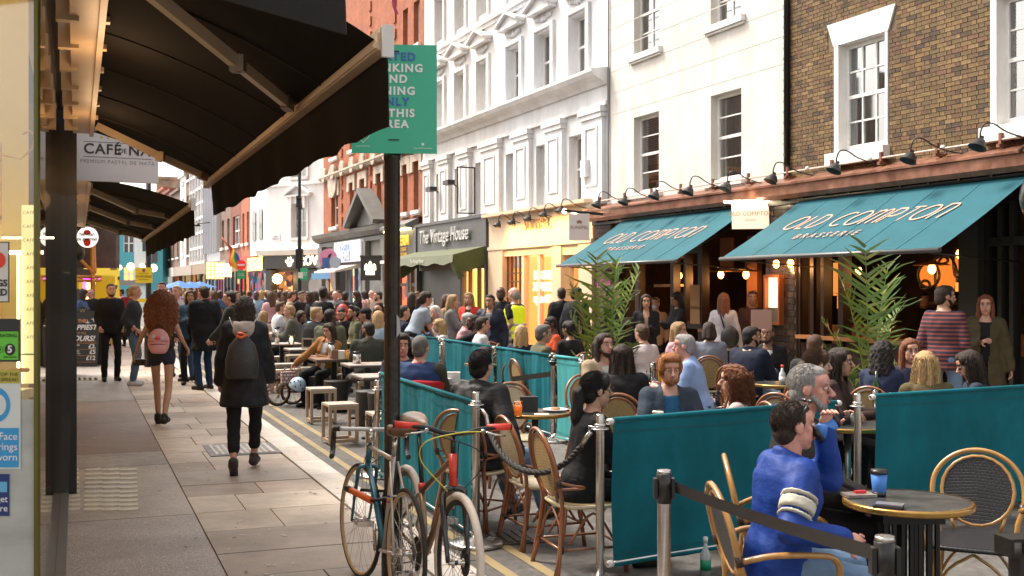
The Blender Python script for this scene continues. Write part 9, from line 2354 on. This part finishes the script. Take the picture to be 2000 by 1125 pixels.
# ---- far crowd
cr=random.Random(11);seen_=set()
tops=(('black',BK),('navy',NV),('white',WH),('grey',GY),('pale blue',(.30,.40,.52)),('red',(.4,.03,.03)),('pale pink',PK),('cream',(.50,.45,.36)),('tan',BG),('denim blue',(.06,.12,.25)))
hrs=(('short','dark'),('short','brown'),('long','blond'),('long','dark'),('crop','black'),('shoulder','auburn'),('thin','grey'),('wavy','brown'))
spots=[(528,569,27),(546,566,30),(557,571,28),(570,567,27),(589,568,26),(601,566,28),(614,572,29),(604,577,25),(500,571,30),(511,574,34),(488,569,33),(521,574,36),(538,573,38),(562,574,41),(578,575,38),(595,573,44),(418,569,32),(430,571,36),(408,572,39),(462,572,29),(474,573,37),(395,573,44),(380,571,40),(330,571,34),(304,572,38),(252,571,33),(236,573,37),(150,566,27),(163,560,26),(176,564,28),(192,572,32),(136,568,29),(128,566,30),(205,572,33),(655,570,29),(648,574,33),(662,573,36),(696,571,30),(712,570,32),(726,572,35),(765,570,28),(815,571,27),(452,574,42),(360,574,45),(618,590,24),(603,596,27),(655,592,26),(676,590,28),(764,596,23),(588,600,23)]
wher=lambda x: 'beside the far left bar' if x < 215 else ('near the yellow notice' if x < 345 else ('before the blue parasols' if x < 425 else ('below the rainbow flag' if x < 485 else ('in front of the white corner building' if x < 625 else ('at the newsagent' if x < 735 else 'by the wine shop')))));
for i,(px,py,d) in enumerate(spots):
 tn,tc_=tops[cr.randrange(10)] if i not in (0,) else tops[6];st_,hc_=hrs[cr.randrange(8)];fm='f' if st_ in ('long','shoulder','wavy') else 'm';sit=py > 585
 fc=cr.choice((170,200,240,120,90,280,10,340));kind=cr.choice(('jacket','knit','shirt','tee') if sit or tn != 'black' else ('coat','jacket'))
 for _ in range(30):
  if (tn,kind,st_,hc_,wher(px),sit) not in seen_: break
  tn,tc_=tops[cr.randrange(10)]
 seen_.add((tn,kind,st_,hc_,wher(px),sit))
 pp(px,py,d,'sit' if sit else 'stand',fc,fm,st_,hc_,kind,tc_,'jeans' if cr.random() < .5 else 'trousers',cr.choice((BK,JN,NV)),cr.choice((0,0,4,1,2,3)),
  '%s in %s %s, %s %s hair, %s%s'%({'m':'man','f':'woman'}[fm],tn,{'jacket':'jacket','knit':'sweater','shirt':'shirt','tee':'t-shirt','coat':'coat'}[kind],{'thin':'thinning','crop':'cropped'}.get(st_,st_),hc_,'seated ' if sit else '',wher(px)),
  R=cr.choice((None,'phone','chest','pocket')) if not sit else 'table',L=cr.choice((None,'side','pocket')) if not sit else 'table',zg=(0 if px < 470 and px/2 < 400 and not sit and px < 300+ (d<30)*100 else ROAD),lod=2,group='people in the far crowd',lean=cr.uniform(-2,9)+(8 if sit else 0),side=cr.uniform(-5,5),yaw=cr.uniform(-45,45),pitch=cr.uniform(-22,6),k=cr.uniform(.9,1.12),size=1.0 if not sit else 1.02)
flush()
# ---- a seat under every seated guest
def short(l,n):
 w=l.split()[:n]
 while w and w[-1].lower() in ('in','with','a','the','of','and','to','an','at','from','by','her','his','over','looking','beside','before','near','who','short'): w.pop()
 return ' '.join(w)
for (t,px,d,face,zg) in SEATED:
 if px < 760 or zg > ROAD+.01:
  if d < 30:
   o=copy_snap(ssn);o.location=t.location;o.rotation_euler=(0,0,-radians(face));o['label']=short('wooden stool under the '+t['label'],15);o['group']='wooden frame stools'
  continue
 k_='black' if d < 6.2 else 'cane'
 o=chair(k_,t.location.x,t.location.y,face,short(('gold framed armchair under the ' if k_ == 'black' else 'cane bistro chair under the ')+t['label'],15))
 if k_ == 'cane' and d > 9 and t['label'].find('back to') > 0: pass
# ---- loose pieces joined for building are split into single parts
SPLIT={'window_surround':'window_jamb','hanging_side_canvas':'side_canvas','wall_bracket':'wall_bracket','copper_bracket':'copper_bracket','window_heads':'window_head','end_cap':'end_cap','arm_joint':'arm_joint','poles':'scaffold_pole','boards':'board','diagonal_braces':'brace','end_braces':'brace',
 'wooden_framing':'wooden_post','counter_ledge':'counter_ledge','counter_front':'counter_front','pilaster':'pilaster_piece','fins':'fin','louvre':'louvre','pillar':'pillar','crossbar':'crossbar','bar_ends':'bar_end','glazing_bar':'glazing_bar','menu_sheet':'menu_sheet','lit_panes':'lit_pane','glowing_bottles':'glowing_bottle','brick_pier':'brick_pier',
 'cable_clips':'cable_clip','window_frame':'frame_piece','black_column':'black_column','shopfront':'shopfront_piece','gate_bars':'gate_bar','folding_arm':'folding_arm','frieze_ornament':'carved_boss','cornice':'cornice','architrave':'architrave','lit_window_frame':'frame_bar','blue_painted_frame':'frame_piece','blue_frame':'frame_piece','equipment_boxes':'equipment_box','window':None,
 'sticker_edge':None,'menu_case':'menu_case','end_fitting':'rope_end','hook':'hook','hanger':'hanger','grille':'grille_bar','vents':'vent','lit_wall':'lit_wall','pediment':'pediment_piece','patches':'patch','fabric_seam':'fabric_seam','seams':'seam','string_course':'string_course'}
for o in list(bpy.data.objects):
 b=o.name.split('.')[0];nn=SPLIT.get(b)
 if not nn or o.type != 'MESH' or o.data.users > 1 or o.parent is None: continue
 me=o.data;nv=len(me.vertices);par=list(range(nv))
 def fnd(i):
  while par[i] != i: par[i]=par[par[i]];i=par[i]
  return i
 for p in me.polygons:
  a=fnd(p.vertices[0])
  for v_ in p.vertices[1:]: par[fnd(v_)]=a
 gr={}
 for p in me.polygons: gr.setdefault(fnd(p.vertices[0]),[]).append(p)
 if len(gr) < 2 or len(gr) > 120:
  o.name=nn;continue
 for g in gr.values():
  ids=sorted({v_ for p in g for v_ in p.vertices});ix={v_: i for i,v_ in enumerate(ids)}
  m2=bpy.data.meshes.new(nn);m2.from_pydata([me.vertices[i].co[:] for i in ids],[],[[ix[v_] for v_ in p.vertices] for p in g])
  for mm in me.materials: m2.materials.append(mm)
  m2.polygons.foreach_set('use_smooth',[p.use_smooth for p in g]);m2.polygons.foreach_set('material_index',[p.material_index for p in g])
  c=bpy.data.objects.new(nn,m2);C.objects.link(c);c.parent=o.parent;c.location=o.location;c.rotation_euler=o.rotation_euler
 for k_ in [x for x in bpy.data.objects if x.parent == o]: k_.parent=o.parent
 bpy.data.objects.remove(o);bpy.data.meshes.remove(me)
